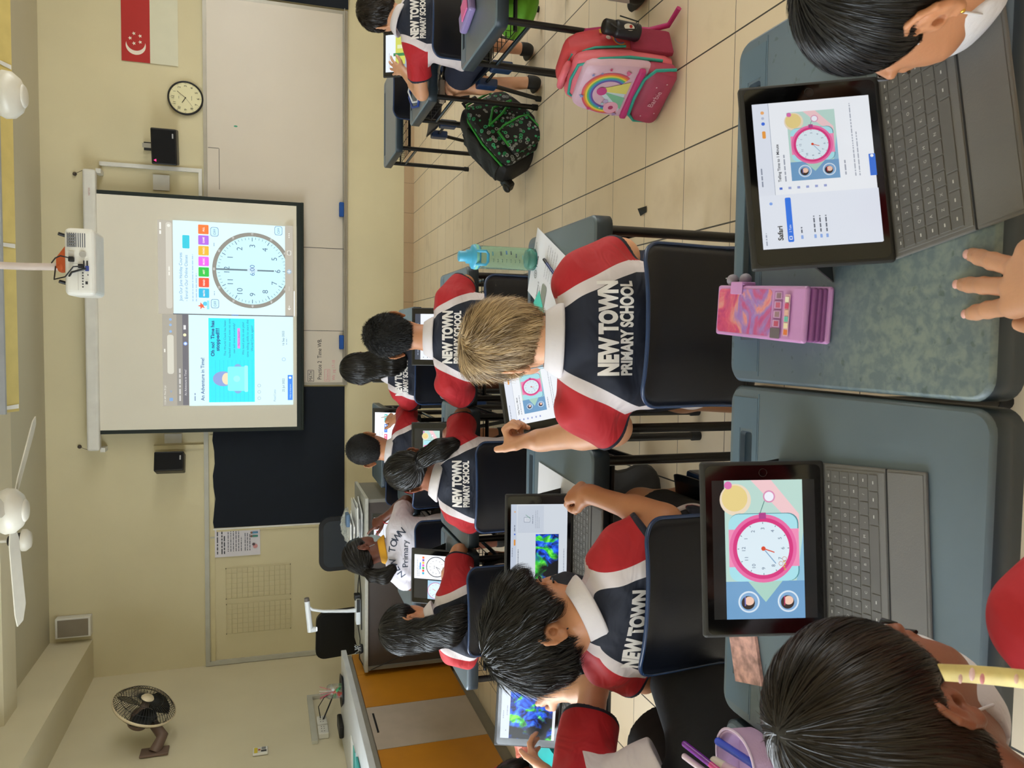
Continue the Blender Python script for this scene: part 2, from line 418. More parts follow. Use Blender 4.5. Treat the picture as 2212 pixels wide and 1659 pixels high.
def make_desk(label, cx, cy, mt=None, group='school desks in rows'):
    t = thing('school_desk', label, 'desk', (cx, cy, 0), 0, group)
    desktop(t, mt or M_top)
    x, y = DW/2-.035, DD/2-.04
    for sx in (-1, 1):
        for sy in (-1, 1):
            lg = MB().tube([(sx*x, sy*y, .012), (sx*x, sy*y, DH-.05)], .0135, M_black, 14).build('leg', t)
            MB().lathe([(.0165, 0), (.017, .03), (.0145, .034)], M_rub, (sx*x, sy*y, 0), 14).build('rubber_foot', lg)
    b = MB()
    for sx in (-1, 1): MB().tube([(sx*x, -y, .47), (sx*x, y, .47)], .009, M_side, 10).build('side_rail', t)
    b = MB(); n = 9; zb = .505; yf = -y+.085
    for i in range(n+1):
        xx = -x+2*x*i/n; b.tube([(xx, yf, zb), (xx, y-.005, zb), (xx, y-.005, DH-.05)], .002, M_black, 5)
    for j in range(7):
        yy = yf+(y-.01-yf)*j/6; b.tube([(-x, yy, DH-.05), (-x, yy, zb), (x, yy, zb), (x, yy, DH-.05)], .002, M_black, 5)
    b.tube([(-x, yf, zb), (x, yf, zb)], .0085, M_black, 8); b.tube([(-x, y, zb), (x, y, zb)], .006, M_black, 8)
    b.build('wire_basket', t)
    b = MB()
    for sx in (-1, 1):
        for yy in (-.2, .18): b.lathe([(.006, 0), (.006, .003), (.003, .005)], M_steel, (0, 0, 0), 10)
    return t
D = {}
D['r1'] = make_desk('worn blue-grey desk nearest the camera on the right, carrying the pink pencil box', .235, .96, M_worn)
D['l1'] = make_desk('blue-grey desk nearest the camera left of centre, under the full-screen stopwatch tablet', -.372, .955)
D['f1'] = make_desk('blue-grey desk with a lilac pencil case at the lower left corner of the photo', -.985, .945)
def desk_at(key, label, cx, cy): D[key] = dup(D['l1'], (cx, cy, 0), 0, label, 'school desks in rows')
desk_at('r2', 'blue-grey desk in front of the blond boy, with the turquoise bottle on it', .035, 2.125)
desk_at('l2', 'blue-grey desk under the tablet of the boy in the dark mask', -.58, 2.115)
desk_at('f2', 'blue-grey desk under the tablet showing a large blue and green cloud picture', -1.20, 2.11)
desk_at('r3', 'pale-lit desk in front of the short black-haired boy of the middle row', .02, 3.46)
desk_at('l3', 'pale-lit desk in front of the girl with the low ponytail', -.585, 3.41)
desk_at('f3', 'desk in front of the girl with long loose wavy hair', -1.20, 3.40)
desk_at('r4', 'desk in front of the girl with long black hair near the whiteboard writing', -.10, 4.72)
desk_at('l4', 'desk in front of the boy with cropped hair and a white stylus', -.73, 4.72)
desk_at('f4', 'desk in front of the girl in white with yellow books on it', -1.34, 4.70)
desk_at('e5', 'small dark desk close to the front wall beyond the cropped-hair boy', -.80, 6.0)
desk_at('w1', 'grey desk at the top right whose edge a red-sleeved arm leans on', 1.47, 3.07)
desk_at('w2', 'grey desk of the boy in glasses, blue lanyards lying on it', 1.56, 4.33)
desk_at('w3', 'empty grey desk nearest the whiteboard on the right', 1.54, 5.40)

# ---------------- blue plastic school chairs
M_chair = mat('navy chair plastic', '070c17', 0.34, var=0.08, spec=.35, bump=0.03, bscale=220); M_socket = mat('blue leg socket', '1d3358', .3); M_rim_highlight = mat('chair rim highlight blue', '22375a', 0.26)
def chair_shell(u, v):
    prof = [(.20, .372, .165), (.17, .385, .178), (.08, .382, .186), (-.04, .372, .186), (-.13, .368, .183), (-.175, .382, .178), (-.198, .425, .174), (-.208, .50, .172), (-.215, .58, .173), (-.220, .645, .174), (-.232, .682, .176)]
    n = len(prof)-1; v = 1-(1-v)**1.5*1.0 if v > .999 else v
    f = v*n; i = min(int(f), n-1); t = f-i
    def cr(k):
        p = [prof[max(0, min(n, i+d))][k] for d in (-1, 0, 1, 2)]
        return 0.5*((2*p[1])+(-p[0]+p[2])*t+(2*p[0]-5*p[1]+4*p[2]-p[3])*t*t+(-p[0]+3*p[1]-3*p[2]+p[3])*t**3)
    y, z, wd = cr(0), cr(1), cr(2); R_ = .05
    if z > .682-R_ and v > .5: q = z-(.682-R_); wd = wd-R_+math.sqrt(max(0, R_*R_-q*q))
    if v < .10: q = (.10-v)/.10; wd = wd-.05+.05*math.sqrt(max(0, 1-q*q))
    back = min(1, max(0, (v-.5)/.15)); e = abs(u*wd/.175)**2.4
    return (u*wd, y+back*.035*e, z+(1-back)*(.014*e)-(1-back)*.004*(1-e))
def make_chair(label, loc, rz=0, group='blue plastic school chairs'):
    t = thing('school_chair', label, 'chair', loc, rz, group)
    nu, nv = 18, 40
    def part(name, a, b):
        m = MB()
        g = lambda q: a+(b-a)*(q if b < 1 else 1-(1-q)**1.6)
        vs = [chair_shell(-1+2*i/nu, g(j/nv)) for j in range(nv+1) for i in range(nu+1)]
        m.add(vs, [(j*(nu+1)+i, j*(nu+1)+i+1, (j+1)*(nu+1)+i+1, (j+1)*(nu+1)+i) for j in range(nv) for i in range(nu)], M_chair, True)
        o = m.build(name, t); s = o.modifiers.new('t', 'SOLIDIFY'); s.thickness = .006; s.offset = 0; return o
    part('seat', 0, .58); bk = part('backrest', .57, 1)
    tt = [.5+.5*(1-(1-j/30)**1.8) for j in range(31)]
    pts = [chair_shell(-1, q) for q in tt]+[chair_shell(-1+2*i/20, 1) for i in range(1, 20)]+[chair_shell(1, q) for q in tt[::-1]]
    MB().tube(pts, .0048, M_rim_highlight, 8).build('rim', t)  # shell lip in a lighter blue: the edge highlight is painted into its colour
    for sx in (-1, 1):
        for sy, yb in ((-1, -.135), (1, .13)):
            b = MB(); x0, x1 = sorted((sx*.145, sx*.19))
            b.rbox(x0, x1, yb-.035, yb+.035, .27, .375, .008, M_socket, 2)
            lg = b.tube([(sx*.17, yb, .30), (sx*.195, yb+sy*.055, .012)], .011, M_black, 12).build('leg', t)
            MB().lathe([(.015, 0), (.0155, .025), (.012, .03)], M_rub, (sx*.195, yb+sy*.055, 0), 12).build('rubber_foot', lg)
    MB().tube([(-.165, -.14, .33), (-.165, .14, .33)], .008, M_black, 8).tube([(.165, -.14, .33), (.165, .14, .33)], .008, M_black, 8).build('under_rail', t)
    return t
CHR = {}
CHR['p1'] = make_chair('navy plastic chair that the blond boy sits on', (.04, 1.665, 0))
def chair_at(k, label, x, y, rz=0): CHR[k] = dup(CHR['p1'], (x, y, 0), rz, label, 'blue plastic school chairs')
chair_at('p2', 'navy plastic chair under the boy in the dark mask', -.53, 1.64, -.06)
chair_at('p3', 'navy chair mostly hidden by black trousers at the lower left', -1.02, 1.43)
chair_at('p10', 'navy chair of the black-haired boy in the middle row', .07, 2.90)
chair_at('p7', 'navy chair of the girl with the low ponytail', -.555, 3.00)
chair_at('p5', 'navy chair of the girl with long loose wavy hair', -1.09, 3.10, .1)
chair_at('p9', 'blue chair of the long-haired girl at the front, its backrest clearly lit', -.165, 4.27)
chair_at('p8', 'blue chair of the boy with cropped hair', -.70, 4.27, -.25)
chair_at('p6', 'blue chair of the girl in the white shirt', -1.14, 4.24)
chair_at('e5', 'empty bright blue chair pushed up near the front wall beyond the white-shirted girl', -.93, 5.30, .05)
chair_at('p11', 'navy chair of the boy in glasses on the right', 1.52, 3.86)
chair_at('p12', 'blue chair behind the pink backpack at the top of the photo', 1.56, 2.62)
chair_at('e3', 'empty navy chair behind the green and black backpack', 1.55, 5.04)
# ---------------- tablets and their keyboards
M_case = mat('dark grey tablet case', '232220', 0.55, bump=0.03, bscale=400); M_bez = mat('black tablet glass', '050506', 0.08, spec=0.6)
M_kb = mat('grey woven keyboard cover', '6b6966', 0.7, bump=0.08, bscale=500); M_key = mat('grey key caps', '605e5b', 0.6); M_ltr = flat('c9c7c2', 0.5)
TW, TH = 0.262, 0.188; SW, SH = 0.207, 0.156
def watch(F, x0, y0, w, h):
    """lesson picture: a pink stop-watch on pastel shapes with two round portraits"""
    R = lambda a, b, c, d, col: F.rect(x0+a*w, y0+b*h, x0+c*w, y0+d*h, col)
    R(0, 0, 1, 1, 'b9d9d0'); R(0, 0, .27, 1, '6f9fc9')
    F.poly([(x0+.27*w, y0), (x0+.62*w, y0), (x0+.27*w, y0+.1*h)], '8fbfd8')
    F.disc(x0+.86*w, y0+.86*h, .2*h, 'ead9c0', 28); F.disc(x0+.87*w, y0+.87*h, .165*h, 'e6d08a', 28)
    F.disc(x0+.965*w, y0+.95*h, .05*h, 'd86fb0', 16)
    F.poly([(x0+w, y0+.66*h), (x0+w, y0+.40*h), (x0+.75*w, y0+.05*h), (x0+.62*w, y0+.05*h)], 'efc8cc')
    F.poly([(x0+.12*w, y0+.5*h), (x0+.27*w, y0+.72*h), (x0+.27*w, y0+.28*h)], 'a9d2c4')
    F.rrect(x0+.27*w, y0+.06*h, x0+.76*w, y0+.95*h, .13*h, '4f8f98'); F.rrect(x0+.27*w, y0+.075*h, x0+.755*w, y0+.955*h, .13*h, 'a8e0ea')
    R(.375, .06, .645, .955, 'ef8fb8')
    cx, cy = x0+.506*w, y0+.52*h
    F.ring(cx, cy, .36*h, .43*h, 'e66ba5'); F.disc(cx, cy, .385*h, 'd6357f', 48); F.disc(cx, cy, .335*h, 'dcecf5', 48)
    F.rect(cx+.37*h, cy-.045*h, cx+.45*h, cy+.045*h, 'b0408a')
    F.disc(x0+.88*w, y0+.43*h, .078*h, 'd98fb5', 20); F.disc(x0+.88*w, y0+.43*h, .06*h, 'eef0fa', 20)
    F.path([(x0+.76*w, y0+.55*h), (x0+.85*w, y0+.49*h)], .008*h, '2f6f6a')
    for i in range(12):
        a = PI/2-2*PI*(i+1)/12; c, s = math.cos(a), math.sin(a)
        F.line(cx+c*.31*h, cy+s*.31*h, cx+c*.33*h, cy+s*.33*h, .008*h, '334a66')
        F.text(str(i+1), cx+c*.25*h, cy+s*.25*h-.02*h, .045*h, '4a6282', align='c')
    F.line(cx, cy, cx-.19*h, cy-.155*h, .012*h, '7aa3c8'); F.line(cx, cy, cx-.05*h, cy-.14*h, .014*h, 'd8492a'); F.disc(cx, cy, .028*h, 'd8492a', 16)
    for yy, hair, band in ((.72, '33261f', '6d6fb8'), (.22, '2e2220', 'b5345e')):
        px, py = x0+.125*w, y0+yy*h
        F.disc(px, py, .135*h, 'd8e6f2', 28); F.disc(px, py, .115*h, '7fa9d2', 28)
        F.disc(px-.01*h, py+.01*h, .085*h, hair, 24); F.disc(px+.012*h, py-.005*h, .055*h, 'efc7b2', 20, .06*h)
        F.rect(px-.05*h, py+.04*h, px+.065*h, py+.055*h, band)
def page(F, x0, y0, w, h):
    """lesson web page with the stop-watch picture"""
    F.rect(x0, y0, x0+w, y0+h, 'f1f5fb'); F.rect(x0, y0+.86*h, x0+w, y0+h, 'e3e9f5')
    F.bars(x0+.1*w, y0+.955*h, x0+.45*w, 1, 1, .012*h, '8c94a6'); F.rrect(x0+.62*w, y0+.90*h, x0+.70*w, y0+.93*h, .01*h, 'ec9f45')
    F.disc(x0+.78*w, y0+.915*h, .016*h, '3f6fe0', 12); F.disc(x0+.90*w, y0+.915*h, .016*h, 'f0b070', 12); F.disc(x0+.84*w, y0+.915*h, .013*h, 'b9c2d8', 10)
    F.rect(x0, y0+.858*h, x0+w, y0+.862*h, '9aa4b8')
    F.text('Telling Time to 1 Minute', x0+.14*w, y0+.80*h, .024*h, '2b2f3a', bold=.02); F.bars(x0+.14*w, y0+.755*h, x0+.62*w, 1, 1, .012*h, 'a0a6b4')
    watch(F, x0+.14*w, y0+.30*h, .74*w, .41*h)
    F.bars(x0+.16*w, y0+.25*h, x0+.42*w, 1, 1, .012*h, 'a0a6b4'); F.bars(x0+.14*w, y0+.17*h, x0+.92*w, 2, .035*h, .010*h, 'aab0bd')
    for i in range(6): F.rect(x0+.05*w, y0+(.80-.075*i)*h, x0+.075*w, y0+(.825-.075*i)*h, ('4a6fd0', '9aa6d8')[i > 0])
    F.rrect(x0+.13*w, y0, x0+.36*w, y0+.055*h, .004*h, '2f6fd8'); F.disc(x0+.34*w, y0+.028*h, .014*h, 'f4f8ff', 12)
def scr_safari(F, w, h):
    F.rect(0, 0, w, h, 'f1f5fd'); page(F, .36*w, 0, .64*w, h); F.rect(0, 0, .358*w, h, 'e6ecf8')
    F.bars(.02*w, .965*h, .16*w, 1, 1, .011*h, '9aa2b4')
    F.text('Safari', .05*w, .83*h, .042*h, '15171c', bold=.03)
    F.rrect(.035*w, .74*h, .335*w, .79*h, .012*h, '1d74ea'); F.text('2 Tabs', .10*w, .755*h, .018*h, 'eef6ff'); F.rrect(.05*w, .752*h, .075*w, .778*h, .004*h, 'eef6ff'); F.rrect(.055*w, .757*h, .07*w, .773*h, .003*h, '1d74ea')
    for i, yy in enumerate((.66, .55, .50, .45)):
        F.rrect(.05*w, yy*h, .075*w, (yy+.02)*h, .003*h, '8fb0ec'); F.bars(.09*w, (yy+.004)*h, (.13 if i == 0 else .20)*w, 1, 1, .012*h, '5a6273', 1)
    F.disc(.30*w, .91*h, .014*h, '7fa8ee', 12)
def scr_page(F, w, h): page(F, 0, 0, w, h)
def scr_full(F, w, h):
    F.rect(0, 0, w, h, '08090b'); watch(F, 0, .12*h, w, .76*h)
    cx, cy = .506*w, .12*h+.52*.76*h
    for i in range(4): F.star(cx-.20*h+i*.025*h, cy-.205*h+.01*h*(i % 2), .014*h, 'c9b23a')
    F.ring(cx-.145*h, cy-.165*h, .018*h, .022*h, 'c86a3a', 16); F.ring(cx-.10*h, cy-.20*h, .018*h, .022*h, 'c86a3a', 16)
def smoke():
    if 'smoke' in _m: return _m['smoke']
    m = bpy.data.materials.new('blue and green cloud picture'); nt, b = nodes(m)
    tc = nt.nodes.new('ShaderNodeTexCoord'); sep = nt.nodes.new('ShaderNodeSeparateXYZ'); nt.links.new(tc.outputs['Object'], sep.inputs[0])
    n = nt.nodes.new('ShaderNodeTexNoise'); n.inputs['Scale'].default_value = 34; n.inputs['Detail'].default_value = 8; n.inputs['Distortion'].default_value = 1.6
    g = nt.nodes.new('ShaderNodeTexNoise'); g.inputs['Scale'].default_value = 16; g.inputs['Detail'].default_value = 3; g.inputs['Distortion'].default_value = .8
    k = nt.nodes.new('ShaderNodeTexNoise'); k.inputs['Scale'].default_value = 9; k.inputs['Detail'].default_value = 5
    for q in (n, g, k): nt.links.new(tc.outputs['Object'], q.inputs['Vector'])
    def ramp(src, *st):
        r = nt.nodes.new('ShaderNodeValToRGB'); e = r.color_ramp.elements
        while len(e) < len(st): e.new(.5)
        for q, (p, c) in zip(e, st): q.position = p; q.color = (*lin(c), 1)
        nt.links.new(src, r.inputs[0]); return r.outputs[0]
    blue = ramp(n.outputs[0], (.36, '04103a'), (.52, '1247c8'), (.66, '3f86f4'))
    green = ramp(n.outputs[0], (.36, '0a4a20'), (.52, '2fb030'), (.66, '7fe24a'))
    mk = ramp(g.outputs[0], (.50, '000000'), (.54, 'ffffff')); body = ramp(k.outputs[0], (.38, '000000'), (.45, 'ffffff'))
    mx = nt.nodes.new('ShaderNodeMix'); mx.data_type = 'RGBA'
    for i, s_ in zip((0, 6, 7), (mk, blue, green)): nt.links.new(s_, mx.inputs[i])
    m2 = nt.nodes.new('ShaderNodeMix'); m2.data_type = 'RGBA'; m2.inputs[6].default_value = (*lin('05070c'), 1)
    nt.links.new(body, m2.inputs[0]); nt.links.new(mx.outputs[2], m2.inputs[7])
    b.inputs['Base Color'].default_value = (0, 0, 0, 1); nt.links.new(m2.outputs[2], b.inputs['Emission Color']); b.inputs['Emission Strength'].default_value = 1.1
    _m['smoke'] = m; return m
def scr_split(F, w, h):
    F.rect(0, 0, w, h, 'dfe7f1'); F.rect(0, .90*h, w, h, 'cdd8ea'); F.bars(.3*w, .965*h, .5*w, 1, 1, .012*h, '8c94a6')
    F.rrect(.45*w, .915*h, .53*w, .945*h, .01*h, 'ec9f45'); F.disc(.6*w, .93*h, .014*h, '3f6fe0', 12); F.bars(.64*w, .925*h, .78*w, 1, 1, .014*h, '6a7386'); F.disc(.9*w, .93*h, .014*h, 'f0b070', 12)
    F.bars(.1*w, .86*h, .6*w, 1, 1, .012*h, '7a8292'); F.rect(.62*w, .42*h, .98*w, .88*h, 'd3dcea')
    F.rrect(.76*w, .66*h, .83*w, .77*h, .01*h, '8a97aa'); F.rrect(.766*w, .667*h, .824*w, .763*h, .008*h, 'e6ecf6')
    for i in range(3): F.rect(.775*w, (.69+.02*i)*h, .815*w, (.694+.02*i)*h, '8a97aa')
    F.line(.81*w, .66*h, .86*w, .74*h, .01*h, '7fae9a'); F.bars(.74*w, .61*h, .86*w, 1, 1, .012*h, '8a93a5', 1); F.bars(.68*w, .56*h, .92*w, 3, .03*h, .008*h, 'a9b1c0')
    F.rect(.0*w, .15*h, .60*w, .56*h, smoke()); F.bars(.1*w, .05*h, .6*w, 1, 1, .012*h, '9aa2b4'); F.rect(.05*w, 0, .08*w, .03*h, '2f5fd8')
def scr_smoke(F, w, h):
    F.rect(0, 0, w, h, 'cfd6e2'); F.rect(0, .84*h, w, h, 'c3ccdb'); F.bars(.3*w, .95*h, .5*w, 1, 1, .012*h, '7a8292'); F.disc(.12*w, .9*h, .01*h, '555c6b', 10)
    F.bars(.35*w, .88*h, .6*w, 1, 1, .015*h, '8a93a5'); F.rect(0, .04*h, w, .84*h, smoke()); F.rect(0, .0, w, .05*h, 'eef1f6')
def clockface(F, cx, cy, r, ringc, facec, ink, hands, dig=None, emph=.11):
    F.disc(cx, cy, r, ringc, 64); F.disc(cx, cy, r*(1-emph), facec, 64)
    for i in range(60):
        a = 2*PI*i/60; k = .06 if i % 5 else .10
        F.line(cx+math.cos(a)*r*(.97-emph-k), cy+math.sin(a)*r*(.97-emph-k), cx+math.cos(a)*r*(.97-emph), cy+math.sin(a)*r*(.97-emph), r*(.010 if i % 5 else .018), ink)
    for i in range(1, 13):
        a = PI/2-2*PI*i/12; F.text(str(i), cx+math.cos(a)*r*.64, cy+math.sin(a)*r*.64-r*.07, r*.14, ink, align='c')
    if dig: F.text(dig, cx, cy+r*.13, r*.12, ink, align='c')
    for a, L, wd, col in hands:
        a = PI/2-a; F.line(cx-math.cos(a)*r*.04, cy-math.sin(a)*r*.04, cx+math.cos(a)*r*L, cy+math.sin(a)*r*L, r*wd, col)
    F.disc(cx, cy, r*.035, ink, 12)
def scr_clock(F, w, h):
    F.rect(0, 0, w, h, '0a0b0e'); F.rect(.45*w, 0, w, h, 'e9eef8')
    F.bars(.5*w, .9*h, .9*w, 2, .05*h, .015*h, '9aa2b4'); F.rrect(.66*w, .80*h, .82*w, .84*h, .01*h, '4a9be0')
    for i, c in enumerate(('2fa8c8', 'e0433e', '3fae4a', 'e05ac0', 'e8b43a', '7a4ab0', 'e8662a')):
        F.rrect((.55+.06*i)*w, .70*h, (.60+.06*i)*w, .76*h, .006*h, c)
    clockface(F, .74*w, .33*h, .31*h, '15171c', 'f2f4fa', '23262e', [(4.1, .62, .035, '15171c'), (3.55, .4, .04, '15171c')], '8:40', .07)
    F.rect(0, .12*h, .43*w, .58*h, '9fc4dc'); F.ring(.2*w, .33*h, .235*h, .25*h, 'c84a8a', 40); F.disc(.2*w, .33*h, .235*h, 'cfe2f0', 40)
    for i in range(12):
        a = PI*i/6; F.text(str(12 if i == 0 else i), .2*w+math.sin(a)*.18*h, .33*h+math.cos(a)*.18*h-.012*h, .028*h, '41566e', align='c')
    F.line(.2*w, .33*h, .24*w, .43*h, .01*h, 'd8492a'); F.path([(.03*w, .16*h), (.14*w, .3*h), (.10*w, .42*h)], .006*h, '8a2f6a')
def scr_watchcrop(F, w, h):
    F.rect(0, 0, w, h, '07080a'); watch(F, .05*w, .25*h, .9*w, .5*h)
def scr_tiles(F, w, h):
    F.rect(0, 0, w, h, 'eff3fa'); F.bars(.25*w, .93*h, .6*w, 1, 1, .014*h, '8c94a6'); F.disc(.9*w, .8*h, .012*h, '4a9be0', 10); F.disc(.8*w, .85*h, .012*h, 'e05a6a', 10)
    F.bars(.2*w, .80*h, .6*w, 1, 1, .016*h, '6d7486'); F.bars(.3*w, .70*h, .5*w, 1, 1, .012*h, '4b5162')
    for i, c in enumerate(('e0507a', '3f78d0', '35b3b0')):
        F.rrect((.1+.30*i)*w, .50*h, (.35+.30*i)*w, .62*h, .01*h, c); F.disc((.30+.30*i)*w, .57*h, .03*h, 'f4efe2', 14); F.bars((.13+.30*i)*w, .555*h, (.25+.30*i)*w, 1, 1, .012*h, 'f0f4fb', 1)
    F.bars(.2*w, .38*h, .8*w, 3, .08*h, .012*h, '9aa2b4')
def scr_list(F, w, h):
    F.rect(0, 0, w, h, 'e8edf6'); F.rect(0, .84*h, w, h, '3c4352'); F.bars(.1*w, .9*h, .8*w, 1, 1, .02*h, '9aa4b8', 1)
    F.text('About', .12*w, .70*h, .04*h, '2b2f3a'); F.bars(.12*w, .6*h, .7*w, 5, .1*h, .018*h, '8a92a4')
    for i in range(5): F.disc(.05*w, (.75-.12*i)*h, .012*h, '33384a', 10)
def scr_game(F, w, h):
    F.rect(0, 0, w, h, 'e3ebf6'); F.bars(.1*w, .85*h, .8*w, 1, 1, .015*h, '8c94a6'); F.rect(0, .25*h, w, .62*h, 'c9cc5a'); F.rect(0, .25*h, .2*w, .62*h, '8a8f96')
    F.rect(.42*w, .2*h, .5*w, .7*h, '2f7f4a'); F.rect(.62*w, .32*h, .72*w, .55*h, 'd8dcb0'); F.rect(0, 0, w, .25*h, '9aa7b8')
def scr_plain(F, w, h): F.rect(0, 0, w, h, 'eef3fb'); F.rect(.4*w, .8*h, .6*w, .9*h, 'e05a6a'); F.bars(.15*w, .6*h, .8*w, 5, .1*h, .015*h, 'aab2c2')
def tablet(label, loc, rz, tilt, screen, em=1.0, keyboard=True, stand=True, group='tablets in dark cases', klabel=None, kgap=.012, kz=None):
    """origin on the lower front edge; leans back by (90-tilt) degrees"""
    t = thing('tablet', label, 'tablet', loc, rz, group); a = math.radians(tilt)
    M = plane_M((0, 0, 0), (1, 0, 0), (0, math.cos(a), math.sin(a)))      # x right, y up the screen, z out to the viewer
    b = MB(); b.M = M; b.rbox(-TW/2, TW/2, 0, TH, -.013, 0, .0045, M_case, 3, False); 
    co_ = b.build('case', t)
    b = MB(); b.M = M @ Matrix.Translation((0, TH/2, 0)); b.prism(rr_loop(-.1255, .1255, -.0875, .0875, .009), -.002, .0004, M_bez); b.build('glass', t)
    b = MB(); b.M = M @ Matrix.Translation((.1145, TH/2, .0005)); b.lathe([(.0062, 0), (.0062, .0002)], M_case, n=20); b.lathe([(.0056, .0001), (.0056, .0003)], M_bez, n=20); b.build('home_button', t)
    F = Flat(em, .00004); screen(F, SW, SH); F.build('screen', t, M @ Matrix.Translation((-SW/2, TH/2-SH/2, .0005)))
    if stand:
        hp = M @ Vector((0, TH*.55, -.013)); d = .075
        b = MB(); w2 = TW/2-.004; yb = hp.y+d
        zb = -loc[2]+DH+.002 if loc[2] > DH else .002
        b.add([(-w2, hp.y, hp.z), (w2, hp.y, hp.z), (w2, yb, zb), (-w2, yb, zb), (-w2, hp.y+.003, hp.z), (w2, hp.y+.003, hp.z), (w2, yb+.003, zb), (-w2, yb+.003, zb)],
              [(0, 1, 2, 3), (7, 6, 5, 4), (0, 4, 5, 1), (1, 5, 6, 2), (2, 6, 7, 3), (3, 7, 4, 0)], M_case); b.build('kickstand', t)
    if keyboard:
        z0 = DH+.0005-loc[2] if kz is None else kz; y1, y0 = .012, -.187
        k = MB(); k.rbox(-.127, .127, y0, y1, z0, z0+.005, .002, M_kb, 2, False)
        k.rbox(-.121, .121, y1-.130, y1-.014, z0+.005, z0+.0062, .0006, M_kb, 1); k.box(-.127, .127, y1-.134, y1-.1315, z0+.003, z0+.0054, M_rub)
        k.rbox(-.123, .123, y0+.004, y1-.136, z0+.005, z0+.0058, .0005, M_kb, 1)
        kb = k.build('keyboard', t)
        rows = [(.010, 14, ''), (.018, 13, '`1234567890-='), (.018, 13, ' QWERTYUIOP[]'), (.018, 13, ' ASDFGHJKL;  '), (.018, 12, ' ZXCVBNM,./ '), (.018, 10, '          ')]
        yy = y1-.016; kk = MB(); F = Flat(None, .00003)
        for h, n, s_ in rows:
            wd = .236/n
            for i in range(n):
                if h == .018 and n == 10 and i in (3, 4, 5, 6):
                    if i == 3: kk.rbox(-.118+i*wd+.0008, -.118+7*wd-.0008, yy-h+.0008, yy-.0008, z0+.0062, z0+.0073, .0005, M_key, 1)
                    continue
                x0 = -.118+i*wd; kk.rbox(x0+.0008, x0+wd-.0008, yy-h+.0008, yy-.0008, z0+.0062, z0+.0073, .0005, M_key, 1)
                F.k = 1
                if s_.strip() and s_[i] != ' ': F.text(s_[i], x0+wd/2, yy-h/2-.002, .0042, M_ltr, align='c')
                else: F.rect(x0+wd/2-.0022, yy-h/2-.001, x0+wd/2+.0022, yy-h/2+.0008, M_ltr)
            yy -= h+.0006
        kk.build('keys', kb).parent = kb; F.build('key_legends', kb, Matrix.Translation((0, 0, z0+.0074)))
    return t
G = 'tablets in dark cases'
zt = DH+.0075
tablet('tablet at the near right leaning back, browser sidebar beside the stopwatch page', (.2436, .857, zt), math.radians(10.3), 66.7, scr_safari, .62)
tablet('tablet at the near left whose whole screen is the pink stopwatch picture', (-.303, .950, zt), math.radians(5.1), 74, scr_full, .72)
tablet('tablet standing slanted in front of the blond boy, white page with stopwatch', (-.108, 2.032, zt), math.radians(29.6), 63.7, scr_page, .72, keyboard=False)
tablet('tablet with split page and cloud picture, beside the boy in the dark mask', (-.545, 1.952, zt), 0, 78, scr_split, .6)
tablet('tablet filled with a bright blue and green cloud picture, pointed at by a finger', (-1.047, 2.016, zt), math.radians(-7), 71.4, scr_smoke, .7)
tablet('tablet with a black-rimmed clock face, held by the girl with wavy hair', (-1.09, 3.42, zt), math.radians(-3), 64, scr_clock, .9, keyboard=False)
tablet('dark-screened tablet showing part of a clock, behind the low ponytail', (-.50, 3.42, zt), math.radians(2), 66, scr_watchcrop, .8, keyboard=False)
tablet('tablet with a dark header above a page, hidden behind the short-haired boy', (.02, 3.42, zt), 0, 68, scr_list, .8, keyboard=False)
tablet('tablet with a row of red, blue and teal buttons, under the white stylus', (-.55, 4.76, zt), math.radians(-3), 72, scr_tiles, 1.0, keyboard=False)
tablet('tablet partly hidden by the long-haired girl in front of the whiteboard', (-.13, 4.78, zt), 0, 70, scr_plain, 1.0, keyboard=False)
tablet('tablet with a grey and yellow picture, touched by the boy in glasses', (1.63, 4.42, zt), 0, 60, scr_game, .8, keyboard=False)
tablet('tablet standing before the girl in white, pale blue screen', (-1.22, 4.80, zt), 0, 70, scr_plain, .7, keyboard=False)
# ---------------- things on the front wall
M_board = mat('whiteboard enamel', 'd3c9ba', 0.30, var=0.02, scale=2); M_alu = mat('aluminium board frame', 'a8a294', 0.35, metal=.3)
M_felt = mat('black felt pin-board', '0b1420', 0.9, bump=0.05, bscale=600); M_white = mat('white plastic', 'dcdad2', 0.4)
M_blk = mat('black plastic', '0d0d0f', 0.45); M_bluep = mat('blue felt duster', '1d4f9a', 0.8)
t = thing('whiteboard', 'long wall-mounted whiteboard running from the projection screen to the top of the photo', 'whiteboard', (0, YW, 0))
b = MB(); b.box(-.42, 3.2, -.022, 0, .70, 1.955, M_alu); b.box(-.445, 3.2, -.035, 0, .665, .70, M_alu); b.box(-.445, -.42, -.03, 0, .665, 1.975, M_alu); b.box(-.445, 3.2, -.03, 0, 1.955, 1.985, M_alu); b.build('frame', t)
MB().box(-.42, 3.165, -.026, -.021, .712, 1.952, M_board).build('panel', t)
F = Flat(None, .0004)
F.line(.9, .70, .9, 1.1, .006, '3b3a38'); F.line(.09, .70, .09, 1.9, .005, '4a4846')
F.poly([(1.13, 1.78), (1.137, 1.78), (1.137, 1.86), (1.13, 1.86)], 'b9b0a4')
F.rect(1.40, 1.845, 1.78, 1.85, '6a6760'); F.rect(1.78, 1.85, 1.785, 1.945, '6a6760')
F.build('board_lines', t, plane_M((0, -.0262, 0), (1, 0, 0), (0, 0, 1))); F = Flat(None, .0004)
F.text('MATH', -.40, 1.00, .035, '1d1d22', width=.09); 
for a in ((-.41, .99, -.30, .99), (-.30, .99, -.30, 1.045), (-.30, 1.045, -.41, 1.045), (-.41, 1.045, -.41, .99)): F.line(*a, .004, '1d1d22')
F.build('heading_handwriting', t, plane_M((0, -.0262, 0), (1, 0, 0), (0, 0, 1))); F = Flat(None, .0004)
